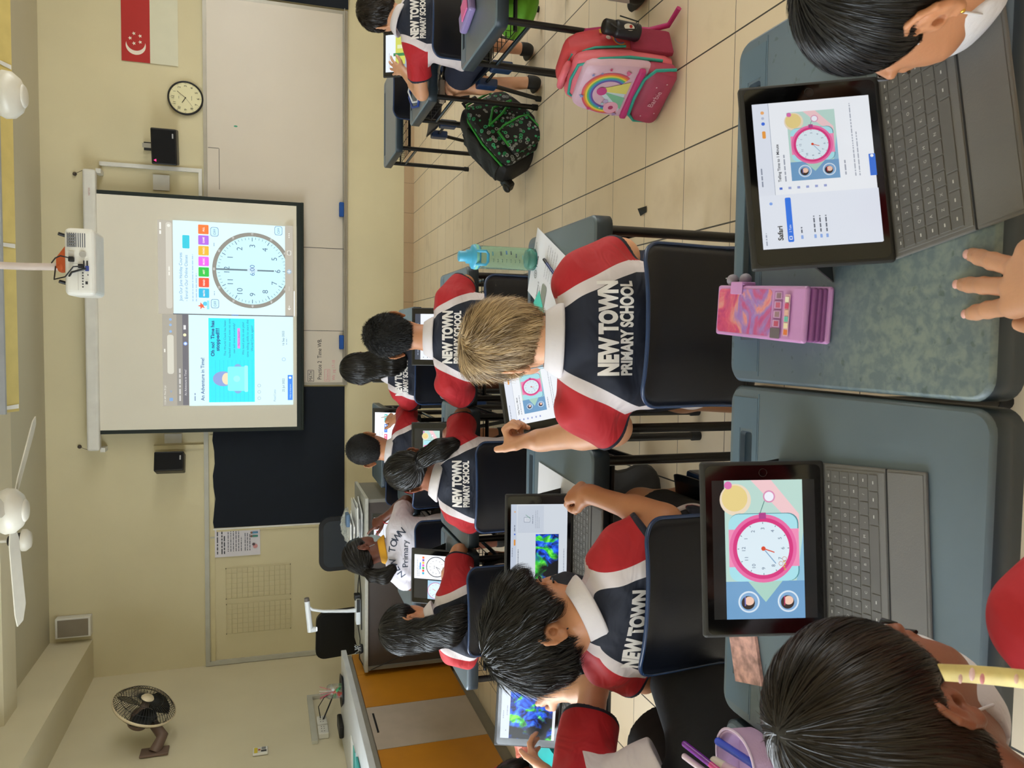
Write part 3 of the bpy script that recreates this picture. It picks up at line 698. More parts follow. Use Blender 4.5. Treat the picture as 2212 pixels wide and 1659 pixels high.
F.text('Practice 2  Time WB.', -.39, .915, .038, '1d1d22', width=.40, bold=.005)
F.build('black_handwriting', t, plane_M((0, -.0262, 0), (1, 0, 0), (0, 0, 1))); F = Flat(None, .0004)
F.text('Science', -.40, .845, .028, 'd98a96', width=.10); F.text('Wk  pg 17-18', -.40, .785, .028, 'd98a96', width=.20)
for a in ((-.41, .835, -.29, .835), (-.29, .835, -.29, .885), (-.29, .885, -.41, .885), (-.41, .885, -.41, .835)): F.line(*a, .003, 'd98a96')
F.build('pink_handwriting', t, plane_M((0, -.0262, 0), (1, 0, 0), (0, 0, 1))); F = Flat(None, .0004)
F.disc(2.0, 1.70, .008, '3f9a7a', 10, .018)
F.build('green_mark', t, plane_M((0, -.0262, 0), (1, 0, 0), (0, 0, 1)))
for nm, x in (('blue whiteboard duster at the lower left corner below the handwriting', .03), ('blue whiteboard duster further right on the whiteboard ledge', 1.33)):
    o = MB().rbox(-.07, .07, -.025, .025, 0, .045, .008, M_bluep, 2).build('duster', loc=(x-.05, YW-.055, .702)); tag(o, nm, 'duster', 'whiteboard dusters')
MB().box(-.445, 3.2, -.09, -.035, .695, .701, M_alu).build('ledge', t)
t = thing('felt_board', 'black felt pin-board hanging below and left of the projection screen', 'pin board', (0, YW, 0))
b = MB(); n = 24; P = [(-.462, .69)]+[(-.46, 1.9)]
P += [(-.46-1.36*i/n, 1.918+.012*math.sin(i*.9)*(1 if i % 2 else .6)) for i in range(n+1)]+[(-1.825, .69)]
b.M = plane_M((0, -.016, 0), (1, 0, 0), (0, 0, 1)); b.prism(P, 0, .006, M_felt); b.build('felt', t)
MB().box(-1.86, -.46, -.016, -.002, .68, 1.90, M_edge).build('backing', t)
MB().box(-1.84, -1.825, -.02, -.002, .68, 1.93, M_white).build('edge_strip', t)
o = MB().box(3.215, 3.9, YW-.045, YW-.03, .66, 1.9, M_felt).build('dark_cloth'); tag(o, 'dark cloth covering the far end of the wall beyond the whiteboard, top edge of photo', 'cloth')
# paper poster
t = thing('paper_poster', 'creased white printed notice pinned left of the black felt board', 'poster', (-1.96, YW-.012, 1.71))
F = Flat(None, .0004); F.poly([(-.148, -.212), (.146, -.208), (.15, .21), (-.15, .213)], 'd9d5dc')
F.bars(-.12, .175, .11, 1, 1, .012, '555560', 1); F.bars(-.12, .135, .11, 2, .022, .011, '3a3a44', .8)
F.bars(-.10, .08, .10, 6, .024, .008, '6a6a76', .7); F.bars(-.10, -.075, .08, 3, .022, .008, '6a6a76', .9)
F.disc(-.06, -.165, .022, 'c88a8a', 14); F.disc(-.04, -.15, .014, '4a3a44', 12); F.rect(.03, -.19, .05, -.14, '3f8a7a'); F.disc(.04, -.13, .011, '7a5a4a', 10); F.rect(.065, -.19, .085, -.14, '4a7fa8'); F.disc(.075, -.13, .011, '7a5a4a', 10)
F.build('sheet', t, plane_M((0, 0, 0), (1, 0, 0), (0, 0, 1)))
# wire grids
M_wire = mat('cream coated wire', 'c9bd94', 0.5)
def wiregrid(label, x0, x1, z0, z1):
    t = thing('wire_grid', label, 'wall grid', ((x0+x1)/2, YW-.028, (z0+z1)/2), 0, 'wire display grids'); w2, h2 = (x1-x0)/2, (z1-z0)/2
    MB().tube([(-w2, 0, -h2), (w2, 0, -h2), (w2, 0, h2), (-w2, 0, h2), (-w2, 0, -h2)], .003, M_wire, 6).build('rim', t)
    b = MB()
    for i in range(1, 12): z = -h2+2*h2*i/12; b.tube([(-w2, 0, z), (w2, 0, z)], .0022, M_wire, 5)
    for i in range(1, 6): x = -w2+2*w2*i/6; b.tube([(x, -.003, -h2), (x, -.003, h2)], .0017, M_wire, 5)
    b.build('wires', t)
    for sx in (-1, 1):
        for sz in (-1, 1): MB().tube([(sx*w2, .012, sz*h2), (sx*w2, -.006, sz*h2)], .004, M_dark, 6).build('hook', t)
wiregrid('cream wire grid on the wall next to the paper notice', -2.52, -2.222, 1.217, 1.816)
wiregrid('cream wire grid on the wall nearer the left corner', -2.866, -2.575, 1.215, 1.814)
# loudspeakers
def speaker(label, x, z, w2, hh, dep, yaw, arm):
    t = thing('loudspeaker', label, 'speaker', (x, YW-.23, z), yaw, 'wall loudspeakers')
    MB().rbox(-w2, w2, -dep/2, dep/2, -hh/2, hh/2, .012, M_blk, 3).build('cabinet', t)
    MB().box(-w2+.012, w2-.012, -dep/2-.004, -dep/2+.002, -hh/2+.012, hh/2-.012, mat('black speaker cloth', '08080a', .95, bump=.05, bscale=900)).build('grille', t)
    F = Flat(None, .0003); F.rect(-.02, -.006, .02, .006, 'a8a8a8'); F.build('badge', t, plane_M((w2-.06, -dep/2-.005, -hh/2+.03), (1, 0, 0), (0, 0, 1)))
    return t
t = speaker('black loudspeaker with a red light, hanging right of the screen below the flag', 1.71, 2.29, .155, .21, .20, -.22, 1)
MB().box(-.02, .02, .02, .03, .10, .19, M_alu).box(-.02, .02, .03, .20, .165, .175, M_alu).build('bracket', t); MB().box(-.045, .03, .19, .20, .11, .20, M_blk).build('wall_plate', t)
F = Flat(1.5, .0004); F.poly([(-.012, -.01), (.012, -.01), (0, .012)], 'ff2f7a'); F.build('red_light', t, plane_M((-.12, -.105, .075), (1, 0, 0), (0, 0, 1)))
t = speaker('black loudspeaker on the wall left of the projection screen', -1.14, 2.28, .09, .25, .18, .3, 0)
MB().box(-.06, .10, .09, .11, .07, .115, M_blk).tube([(.05, .1, .09), (.05, .20, .09)], .012, M_blk, 8).build('bracket', t)
o = MB().box(-1.045, -1.005, YW-.035, YW-.003, 2.005, 2.44, M_edge).build('cable_trunking'); tag(o, 'short cream vertical cable duct beside the left loudspeaker', 'cable duct')
o = MB().box(1.545, 1.58, YW-.03, YW-.003, 2.0, 2.86, M_white).box(1.33, 1.545, YW-.03, YW-.003, 2.0, 2.03, M_white).build('cable_trunking'); tag(o, 'pale cable duct frame on the wall just right of the screen', 'cable duct')
b = MB(); b.box(-.99, -.90, YW-.012, YW-.002, 2.20, 2.35, M_white); o = b.build('socket_plate')
o = bpy.data.objects['socket_plate']; tag(o, 'white blank socket plate peeping out left of the screen', 'socket plate')
o = MB().box(1.36, 1.50, YW-.02, YW-.003, 2.28, 2.42, M_white).build('socket_plate'); tag(o, 'white socket plate in the cream wall right of the screen', 'socket plate')
# national flag
t = thing('wall_flag', 'red and white flag with crescent and five stars on the upper wall', 'flag', (2.5, YW-.008, 2.432))
F = Flat(None, .0005); F.rect(0, 0, .93, .236, 'b3201c'); F.rect(0, -.236, .93, 0, 'd9d6bd')
a0 = 0; F.disc(.145, .118, .083, 'ece0d0', 40); F.disc(.176, .118, .078, 'b3201c', 40)
for i in range(5):
    a = PI/2+2*PI*i/5; F.star(.205+.046*math.cos(a), .118+.046*math.sin(a), .018, 'ece0d0')
F.build('flag_cloth', t, plane_M((0, 0, 0), (1, 0, 0), (0, 0, 1)))
# wall clock
t = thing('wall_clock', 'round black-rimmed wall clock between the flag and the loudspeaker', 'clock', (2.215, YW-.03, 2.135), 0)
b = MB(); b.M = plane_M((0, 0, 0), (1, 0, 0), (0, 0, 1)); b.lathe([(.135, -.028), (.152, -.022), (.155, 0), (.150, .008), (.140, .006), (.139, -.004)], M_blk, n=48); clean(b.build('rim', t))
F = Flat(None, .0004); F.disc(0, 0, .14, 'e6dfb4', 56)
for i in range(1, 13):
    a = PI/2-2*PI*i/12; F.text(str(i), .108*math.cos(a), .108*math.sin(a)-.011, .023, '3a3a30', align='c')
    F.line(.128*math.cos(a), .128*math.sin(a), .134*math.cos(a), .134*math.sin(a), .003, '3a3a30')
F.rect(-.02, -.055, .02, -.052, '4a4a3c'); F.rect(-.012, .055, .012, .058, '4a4a3c'); F.build('dial', t, plane_M((0, .003, 0), (1, 0, 0), (0, 0, 1)))
F = Flat(None, .0006)
for a, L, wd in ((math.radians(303), .055, .006), (math.radians(38), .09, .004), (math.radians(232), .10, .0018)):
    F.line(0, 0, L*math.sin(a), L*math.cos(a), wd, '23231e')
F.disc(0, 0, .006, '23231e', 12); F.build('hands', t, plane_M((0, -.004, 0), (1, 0, 0), (0, 0, 1)))
# small grey loudspeaker box high in the left corner
t = thing('wall_speaker', 'small square grey ceiling-level speaker box near the left beam', 'speaker', (-2.65, YW-.05, 3.125))
MB().rbox(-.092, .092, -.04, .05, -.145, .145, .006, M_white, 2).build('box', t)
MB().box(-.078, .078, -.044, -.039, -.125, .125, mat('grey mesh', '8a8070', .9, bump=.06, bscale=900)).build('grille', t)

# ---------------- projection screen with the projected lesson
M_scr = mat('matte screen fabric', 'e6e0d0', 0.85, var=0.02, scale=2); M_scrb = mat('black screen border', '14201c', 0.7)
t = thing('projection_screen', 'large pull-down projection screen with lesson page and clock', 'projection screen', (.22, 7.72, 0))
MB().rbox(-1.24, 1.255, -.05, .05, 2.862, 2.965, .02, M_white, 3).build('housing', t)
MB().box(-1.095, 1.085, .0, .004, 1.10, 2.87, M_scrb).build('border', t)
MB().box(-1.06, 1.05, -.002, 0, 1.155, 2.862, M_scr).build('fabric', t)
MB().tube([(-1.095, .002, 1.102), (1.085, .002, 1.102)], .014, M_scrb, 10).build('bottom_bar', t)
F = Flat(None, .0003); F.text('vertex', -.0, 0, .02, 'b07a78', width=.07); F.build('maker_mark', t, plane_M((1.02, -.0505, 2.905), (1, 0, 0), (0, 0, 1)))
for x in (-1.24, 1.255):
    sx = -1 if x < 0 else 1; MB().box(x-.02, x+.02, .02, .15, 2.83, 2.87, M_white).build('wall_bracket', t)
    MB().tube([(x, 0, 2.95), (x-sx*.02, .13, 3.06)], .002, M_dark, 5).ball((x-sx*.02, .14, 3.06), .018, M_dark, 10).build('tie_cord', t)
em = 0.85; F = Flat(em, .0004); c = lambda x: x  # projector light is put into the picture: it glows by itself on the fabric
# whole picture spans x -.848 .. .85 (local), z 1.17 .. 2.37
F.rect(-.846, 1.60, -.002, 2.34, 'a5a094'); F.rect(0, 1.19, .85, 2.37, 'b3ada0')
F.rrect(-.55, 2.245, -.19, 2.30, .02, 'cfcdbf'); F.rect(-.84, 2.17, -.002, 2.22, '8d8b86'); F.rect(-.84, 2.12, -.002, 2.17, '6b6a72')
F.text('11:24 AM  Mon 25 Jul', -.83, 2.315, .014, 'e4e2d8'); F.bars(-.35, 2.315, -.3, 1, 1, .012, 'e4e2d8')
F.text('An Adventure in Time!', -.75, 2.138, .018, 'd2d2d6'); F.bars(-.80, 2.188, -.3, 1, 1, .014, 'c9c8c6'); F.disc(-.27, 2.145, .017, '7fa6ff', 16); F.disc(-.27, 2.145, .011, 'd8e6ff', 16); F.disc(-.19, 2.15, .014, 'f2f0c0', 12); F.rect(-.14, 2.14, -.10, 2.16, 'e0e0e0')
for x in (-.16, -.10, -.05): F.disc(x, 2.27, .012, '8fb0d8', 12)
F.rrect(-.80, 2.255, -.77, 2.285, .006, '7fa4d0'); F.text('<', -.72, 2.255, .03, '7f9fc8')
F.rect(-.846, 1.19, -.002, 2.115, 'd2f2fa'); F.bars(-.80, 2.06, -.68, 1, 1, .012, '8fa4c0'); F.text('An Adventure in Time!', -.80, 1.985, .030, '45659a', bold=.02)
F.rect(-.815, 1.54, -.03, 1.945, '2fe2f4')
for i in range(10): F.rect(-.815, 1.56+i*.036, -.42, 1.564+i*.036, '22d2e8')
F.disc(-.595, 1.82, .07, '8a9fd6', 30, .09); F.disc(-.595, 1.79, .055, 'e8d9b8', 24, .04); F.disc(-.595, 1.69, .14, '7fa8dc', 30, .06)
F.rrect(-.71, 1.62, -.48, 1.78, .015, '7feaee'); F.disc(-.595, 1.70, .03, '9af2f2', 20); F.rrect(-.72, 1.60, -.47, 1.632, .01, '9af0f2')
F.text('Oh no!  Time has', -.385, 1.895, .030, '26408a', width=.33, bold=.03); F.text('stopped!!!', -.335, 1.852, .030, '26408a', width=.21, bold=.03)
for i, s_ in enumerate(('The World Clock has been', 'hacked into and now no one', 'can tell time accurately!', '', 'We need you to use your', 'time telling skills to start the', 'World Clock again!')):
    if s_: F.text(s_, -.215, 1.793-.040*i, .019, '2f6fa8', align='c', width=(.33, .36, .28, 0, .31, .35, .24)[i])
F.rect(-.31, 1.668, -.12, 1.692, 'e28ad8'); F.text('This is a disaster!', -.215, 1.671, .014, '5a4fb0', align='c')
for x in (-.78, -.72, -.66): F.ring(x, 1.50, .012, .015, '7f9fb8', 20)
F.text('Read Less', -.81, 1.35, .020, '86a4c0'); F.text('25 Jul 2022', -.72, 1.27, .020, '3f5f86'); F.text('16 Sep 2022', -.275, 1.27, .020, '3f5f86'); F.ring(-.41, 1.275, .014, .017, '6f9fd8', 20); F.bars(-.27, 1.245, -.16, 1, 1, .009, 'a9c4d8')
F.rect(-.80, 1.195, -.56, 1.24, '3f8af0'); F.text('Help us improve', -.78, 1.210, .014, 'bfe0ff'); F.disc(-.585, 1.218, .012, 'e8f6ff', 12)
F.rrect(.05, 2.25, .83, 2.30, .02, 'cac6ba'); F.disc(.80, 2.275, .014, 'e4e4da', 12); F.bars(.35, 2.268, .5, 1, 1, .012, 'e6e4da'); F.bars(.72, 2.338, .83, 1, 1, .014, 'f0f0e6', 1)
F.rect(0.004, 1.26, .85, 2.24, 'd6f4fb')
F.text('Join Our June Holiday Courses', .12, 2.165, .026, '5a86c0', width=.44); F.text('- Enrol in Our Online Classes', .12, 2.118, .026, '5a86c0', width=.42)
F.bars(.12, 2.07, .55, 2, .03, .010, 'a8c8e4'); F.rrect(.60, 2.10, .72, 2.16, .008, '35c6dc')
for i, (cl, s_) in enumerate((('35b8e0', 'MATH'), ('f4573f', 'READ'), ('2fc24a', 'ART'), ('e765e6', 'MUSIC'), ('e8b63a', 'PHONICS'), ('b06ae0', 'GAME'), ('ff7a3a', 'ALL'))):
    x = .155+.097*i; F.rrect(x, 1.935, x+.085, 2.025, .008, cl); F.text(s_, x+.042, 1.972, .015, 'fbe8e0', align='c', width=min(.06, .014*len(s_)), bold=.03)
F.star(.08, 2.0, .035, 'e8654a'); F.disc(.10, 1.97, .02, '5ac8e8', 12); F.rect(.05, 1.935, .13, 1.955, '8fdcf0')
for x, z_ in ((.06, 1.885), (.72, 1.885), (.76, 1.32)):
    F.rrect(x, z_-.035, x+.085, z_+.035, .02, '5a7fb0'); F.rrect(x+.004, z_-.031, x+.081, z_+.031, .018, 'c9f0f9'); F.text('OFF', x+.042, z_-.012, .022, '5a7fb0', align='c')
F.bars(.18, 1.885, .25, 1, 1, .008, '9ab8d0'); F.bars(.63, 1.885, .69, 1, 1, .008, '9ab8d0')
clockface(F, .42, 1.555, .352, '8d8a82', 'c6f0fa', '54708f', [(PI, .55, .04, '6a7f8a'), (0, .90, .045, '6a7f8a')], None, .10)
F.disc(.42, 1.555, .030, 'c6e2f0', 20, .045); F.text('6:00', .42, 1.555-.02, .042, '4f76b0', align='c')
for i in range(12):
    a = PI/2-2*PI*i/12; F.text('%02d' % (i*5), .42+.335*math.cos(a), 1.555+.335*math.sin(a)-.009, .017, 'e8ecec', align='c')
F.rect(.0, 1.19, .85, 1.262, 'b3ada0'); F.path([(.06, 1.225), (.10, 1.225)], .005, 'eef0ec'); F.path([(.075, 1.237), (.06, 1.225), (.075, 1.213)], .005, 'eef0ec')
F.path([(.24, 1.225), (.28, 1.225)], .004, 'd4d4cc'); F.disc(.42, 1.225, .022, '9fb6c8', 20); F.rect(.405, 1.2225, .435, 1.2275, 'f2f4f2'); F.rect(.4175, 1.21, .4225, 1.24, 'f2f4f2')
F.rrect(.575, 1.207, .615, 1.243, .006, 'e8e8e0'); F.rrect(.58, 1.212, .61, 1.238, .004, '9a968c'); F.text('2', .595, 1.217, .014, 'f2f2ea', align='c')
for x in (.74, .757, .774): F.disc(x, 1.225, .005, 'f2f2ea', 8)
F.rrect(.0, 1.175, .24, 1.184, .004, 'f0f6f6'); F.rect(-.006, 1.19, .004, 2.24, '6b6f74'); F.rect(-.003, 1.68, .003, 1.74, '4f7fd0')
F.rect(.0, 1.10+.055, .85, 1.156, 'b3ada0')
F.build('projected_picture_glow', t, plane_M((0, -.0025, 0), (1, 0, 0), (0, 0, 1)))

# ---------------- ceiling projector
t = thing('projector', 'white ceiling projector with orange hanging plate and black cables', 'projector', (.425, 5.0, 2.45))
b = MB(); b.M = Matrix.Rotation(math.radians(0), 4, 'Z'); b.rbox(-.19, .195, -.02, .26, -.085, .075, .03, M_white, 4); clean(b.build('body', t))
F = Flat(None, .0006)
for i in range(9): F.rect(.085, -.035+.011*i, .165, -.030+.011*i, '55585e')
for i in range(5): F.rect(.085+.016*i, .015, .095+.016*i, .055, '6a6c70')
F.disc(.045, -.022, .018, 'a39f96', 20); F.rrect(.02, .02, .06, .05, .004, 'b8b4aa')
for x, z_ in ((-.005, -.028), (-.005, -.045)): F.rect(x-.015, z_-.004, x+.015, z_+.004, '1d1f24')
for i in range(6): F.disc(-.06-.016*i, -.022, .0045, '26262a', 10)
F.rect(-.125, -.048, -.108, -.035, '1a1a1e'); F.rect(-.075, -.052, -.068, -.046, '333338'); F.rrect(-.05, -.055, -.02, -.035, .003, '2f3f8a'); F.rect(-.16, .0, -.01, .002, 'b0aca2'); F.rect(-.01, -.0, -.008, .03, 'b0aca2')
F.build('rear_panel', t, plane_M((0, -.0205, 0), (1, 0, 0), (0, 0, 1)))
F = Flat(None, .0006); F.rrect(-.02, .10, .06, .16, .004, 'a9b4b8'); F.ring(-.12, .05, .012, .015, '5a6468', 20); F.build('underside_label', t, plane_M((0, 0, -.0855), (1, 0, 0), (0, 1, 0)))
M_or = mat('orange steel bracket', 'c4592a', 0.45); M_pole = mat('white mount pole', 'c4b5ac', 0.45)
b = MB(); b.add([(-.06, .03, .075), (.10, .03, .075), (.10, .2, .075), (-.06, .2, .075), (-.03, .07, .135), (.03, .07, .135), (.03, .15, .135), (-.03, .15, .135)], [(0, 3, 2, 1), (4, 5, 6, 7), (0, 1, 5, 4), (1, 2, 6, 5), (2, 3, 7, 6), (3, 0, 4, 7)], M_or)
b.ball((-.03, .06, .10), .028, M_or, 14, (1, .6, 1)); b.build('hanging_plate', t)
b = MB(); b.tube([(-.02, .11, .13), (-.025, .11, .3), (-.02, .11, ZC-2.45)], .021, M_pole, 16); b.lathe([(.05, 0), (.05, .012)], M_pole, (-.02, .11, ZC-2.463)); b.build('pole', t)
for x in (.15, -.12): MB().tube([(x, .02, .07), (x+.01, .0, .105)], .010, M_blk, 8).build('mount_foot', t)
b = MB(); b.tube([(0, .08, .16), (.02, -.01, .12), (.03, -.05, .085), (.02, -.04, .04), (.012, -.021, .035)], .004, M_blk, 8); b.rbox(-.0, .03, -.045, -.02, .02, .05, .006, M_blk)
b.tube([(-.02, .08, .14), (-.10, .0, .13), (-.085, -.02, .07), (-.03, -.06, .02), (-.02, -.035, -.03)], .004, M_blk, 8); b.tube([(-.10, .02, .07), (-.06, -.05, .03), (-.035, -.035, -.04)], .006, M_blk, 8); b.rbox(-.035, -.01, -.045, -.02, -.03, 0, .004, M_blk); b.build('cables', t)
t['label'] = 'white ceiling projector with orange hanging plate and black cables'

# ---------------- ceiling: lamp fitting, fans
M_lampgrey = mat('grey lamp housing', '9a9c9e', 0.5); M_tube = glow('d8c88a', .7); M_refl = mat('brass-toned reflector', 'd8c47a', 0.35, metal=.2)
t = thing('ceiling_light', 'long suspended grey light fitting with yellowish reflector at the left edge', 'ceiling light', (1.1, 6.0, 3.10))
MB().box(-1.62, 2.2, -.13, -.10, -.02, .10, M_lampgrey).box(-1.62, 2.2, -.10, .12, .06, .10, M_lampgrey).build('housing', t)
b = MB(); b.add([(-1.62, -.09, .055), (2.2, -.09, .055), (2.2, .13, -.03), (-1.62, .13, -.03)], [(0, 1, 2, 3)], M_refl); b.add([(-1.62, -.09, .058), (2.2, -.09, .058), (2.2, .13, -.027), (-1.62, .13, -.027)], [(3, 2, 1, 0)], M_refl); b.build('reflector', t)
MB().tube([(-1.55, -.06, .035), (2.15, -.06, .035)], .013, M_tube, 10).build('lamp_tube', t)
for x in (-1.6, -.5, .7, 1.9): MB().add([(x, -.10, .05), (x+.02, -.10, .05), (x+.03, .12, -.03), (x, .12, -.03)], [(0, 1, 2, 3)], M_white).build('end_blade', t)
for x in (-1.2, 1.8): MB().tube([(x, 0, .1), (x, 0, ZC-3.10)], .006, M_white, 8).build('hanger', t)
M_fan = mat('white enamelled fan', 'cfcabc', 0.35)
def cfan(label, loc, rot, blades=True, s=1.0):
    t = thing('ceiling_fan', label, 'ceiling fan', loc, rot, 'ceiling fans')
    clean(MB().lathe([(0, -.075), (.05, -.073), (.09, -.055), (.12, -.02), (.125, .02), (.11, .05), (.06, .07), (.02, .08)], M_fan, n=40).build('motor_housing', t))
    clean(MB().lathe([(0, -.082), (.05, -.080), (.062, -.070), (.06, -.06)], M_fan, n=32).build('hub_cap', t))
    MB().tube([(0, 0, .07), (0, 0, ZC-loc[2])], .012, M_fan, 12).lathe([(.05, ZC-loc[2]-.07), (.03, ZC-loc[2])], M_fan).build('down_rod', t)
    if blades:
        for i in range(3):
            a = 2*PI*i/3; b = MB(); b.M = Matrix.Rotation(a, 4, 'Z') @ Matrix.Rotation(.16, 4, 'X')
            b.prism([(.10, -.025), (.18, -.055), (.60, -.065), (.68, -.02), (.68, .045), (.60, .06), (.18, .05), (.10, .025)], -.003, .003, M_fan); b.build('blade', t)
    return t
cfan('white three-bladed ceiling fan left of the projector', (-.95, 4.78, 2.76), math.radians(48))
cfan('white ceiling fan hub at the upper left, only its rounded motor showing', (1.29, 4.84, 2.74), .9, False)
t = thing('sprinkler_head', 'small round white and black detector hanging just behind the left ceiling fan', 'detector', (-1.30, 5.58, 2.92))
MB().lathe([(0, -.05), (.05, -.045), (.07, -.02), (.07, 0)], M_fan, n=24).build('dome', t); MB().lathe([(.05, 0), (.045, .06), (.03, .08)], M_blk, n=20).build('base_ring', t)
MB().tube([(0, 0, .07), (0, 0, ZC-2.92)], .01, M_fan, 8).build('stem', t)
o = MB().tube([(-3.1, 6.1, ZC-.02), (.2, 6.1, ZC-.02)], .012, M_white, 8).build('conduit'); tag(o, 'thin conduit running along the ceiling beside the fan', 'conduit')

# ---------------- left wall: fan, sockets, bench, sign
t = thing('wall_fan', 'black caged oscillating fan on a brown bracket on the left wall', 'fan', (XL+.005, 6.28, 2.33))
M_brn = mat('brown fan bracket', '6f5a4e', 0.5); M_cage = mat('black fan cage wire', '14171a', 0.4); M_rng = mat('cream fan ring', 'd8c8a8', 0.4); M_blade = mat('smoky fan blade', '14181b', 0.15)
axis = Vector((.93, -.17, -.36)).normalized(); ctr = Vector((.30, .17, .02)); xa = axis.cross(Vector((0, 0, 1))).normalized(); ya = xa.cross(axis)*-1
Mf = Matrix(((xa.x, ya.x, axis.x, ctr.x), (xa.y, ya.y, axis.y, ctr.y), (xa.z, ya.z, axis.z, ctr.z), (0, 0, 0, 1)))
b = MB(); b.M = Mf; R_ = .235
prof = [(.05, .075), (.12, .07), (.19, .045), (R_, .0), (.19, -.05), (.12, -.075), (.06, -.08)]
for i in range(56):
    a = 2*PI*i/56; c_, s_ = math.cos(a), math.sin(a); b.tube([(r*c_, r*s_, z) for r, z in prof], .0022, M_cage, 4, False)
for r, z in ((.12, .071), (.19, .046), (.12, -.076), (.19, -.05)): b.tube([(r*math.cos(2*PI*i/40), r*math.sin(2*PI*i/40), z) for i in range(41)], .002, M_cage, 5)
b.build('cage', t)
b = MB(); b.M = Mf; b.lathe([(R_, .012), (R_+.006, 0), (R_, -.014), (R_-.006, 0), (R_, .012)], M_rng, n=56, caps=False); b.build('cage_ring', t)
b = MB(); b.M = Mf; b.lathe([(0, .088), (.042, .084), (.048, .074)], M_rng, n=28); b.build('badge', t)
for i in range(3):
    b = MB(); b.M = Mf @ Matrix.Rotation(2*PI*i/3+.3, 4, 'Z') @ Matrix.Rotation(.4, 4, 'X')
    b.prism([(.03, -.02), (.08, -.09), (.16, -.13), (.205, -.08), (.215, .0), (.18, .06), (.10, .07), (.03, .02)], -.0015, .0015, M_blade); b.build('blade', t)
b = MB(); b.M = Mf; b.lathe([(0, .04), (.03, .035), (.035, -.03), (.065, -.06), (.07, -.17), (.04, -.19), (0, -.19)], M_brn, n=28); b.build('motor', t)
b = MB(); b.rbox(.0, .02, -.06, .06, -.17, .03, .006, M_brn); b.tube([(.01, 0, -.07), (.10, .06, -.12), (.19, .22, .0)], [.045, .042, .035], M_brn, 14); b.build('bracket', t)
t = thing('socket_trunking', 'grey U-shaped cable duct with sockets above the bench on the left wall', 'cable duct', (XL, 6.5, 1.0))
MB().box(.002, .03, -.42, .40, .06, .105, M_trim).box(.002, .03, .36, .40, -.13, .06, M_trim).build('duct', t)
for y0_ in (-.36, -.20):
    s_ = MB().rbox(.002, .05, y0_, y0_+.14, -.03, .05, .006, M_white, 2).build('socket', t)
    F = Flat(None, .0005); [F.rect(a, b_, a+.012, b_+.006, '333333') for a in (.03, .07, .10) for b_ in (.03, .05)]; F.build('socket_holes', s_, plane_M((.0505, y0_, -.03), (0, 1, 0), (0, 0, 1)))
MB().tube([(.05, -.13, .0), (.14, -.05, -.06), (.14, .10, -.10), (.12, .16, -.135)], .006, M_blk, 8).tube([(.05, -.10, .02), (.10, .0, .03), (.11, .15, -.03), (.12, .2, -.135)], .004, M_blk, 8).build('cable', t)
t = thing('switch_plate', 'small white switch plate with yellow mark high on the left wall', 'switch', (XL+.004, 6.07, 1.49))
MB().rbox(0, .018, -.05, .05, -.055, .055, .004, M_white, 2).build('plate', t); F = Flat(None, .0006); F.rect(-.04, .02, .04, .045, 'd8c23a'); F.rect(-.03, -.045, -.004, -.005, '3a3c3e'); F.rect(.006, -.04, .04, -.01, '8a8c8e'); F.rect(-.01, -.0, .01, .015, 'b03a34'); F.build('printing', t, plane_M((.0185, 0, 0), (0, 1, 0), (0, 0, 1)))
# bench cabinet along the left wall
M_yel = mat('mustard laminate', 'bb7c1c', 0.4, var=.05); M_cdoor = mat('pale grey laminate', 'b0a294', 0.45); M_carc = mat('grey cabinet carcass', '8f8a7e', 0.5); M_bench = mat('white bench top', 'c9ccd0', 0.3)
t = thing('bench_cabinet', 'long low cabinet with mustard and pale grey fronts along the left wall', 'cabinet', (XL, 0, 0))
W_ = -2.5-XL
MB().box(.012, W_-.02, 2.2, 6.12, .09, .80, M_carc).build('carcass', t); MB().box(.012, W_-.045, 2.2, 6.10, 0, .09, M_carc).build('plinth', t)
MB().rbox(.004, W_+.03, 2.15, 6.16, .835, .875, .004, M_bench, 2).build('worktop', t); MB().box(.012, W_-.012, 2.18, 6.14, .80, .835, M_carc).build('front_rail', t)
ys = [6.12, 5.72, 5.19, 4.62, 4.05, 3.45, 2.85, 2.25]; cols = [M_yel, M_yel, M_cdoor, M_yel, M_cdoor, M_yel, M_cdoor]
for i, cm in enumerate(cols):
    d_ = MB().box(W_-.02, W_, ys[i+1]+.002, ys[i]-.002, .095, .795, cm).build('door', t)
    if cm is M_cdoor: MB().box(W_, W_+.004, ys[i]-.36, ys[i]-.10, .755, .767, M_blk).build('handle_slot', d_)
    elif i == 0: MB().add([(W_, ys[1]+.06, .70)], [], M_blk).ball((W_+.002, ys[1]+.055, .70), .009, M_steel, 10).build('lock', d_)
# black tray, jar, papers on the bench
t = thing('cable_hub', 'black power adapter with cable lying on the bench under the duct', 'adapter', (-3.0, 6.44, .0))
bpy.data.objects['cable_hub'].location = (-3.02, 6.02, .875)
MB().rbox(-.05, .05, -.11, .11, 0, .035, .01, M_blk, 2).build('box', t)
t = thing('black_tray', 'round black tray on the far end of the bench', 'tray', (-2.88, 5.98, .875), 0)
bpy.data.objects['black_tray'].location = (-2.72, 5.99, .875)
MB().lathe([(0, 0), (.10, 0), (.125, .018), (.118, .018), (.095, .006), (0, .006)], M_blk, n=36).build('dish', t)
M_clear = mat('clear plastic', 'dfe8e8', 0.06, trans=.9, alpha=.45, var=0)
t = thing('candy_jar', 'clear jar with coloured sweets and straws on the black tray', 'jar', (-2.72, 5.99, .882))
MB().lathe([(.05, 0), (.055, .01), (.055, .10), (.045, .115)], M_clear, n=24, caps=False).build('glass', t)
b = MB()
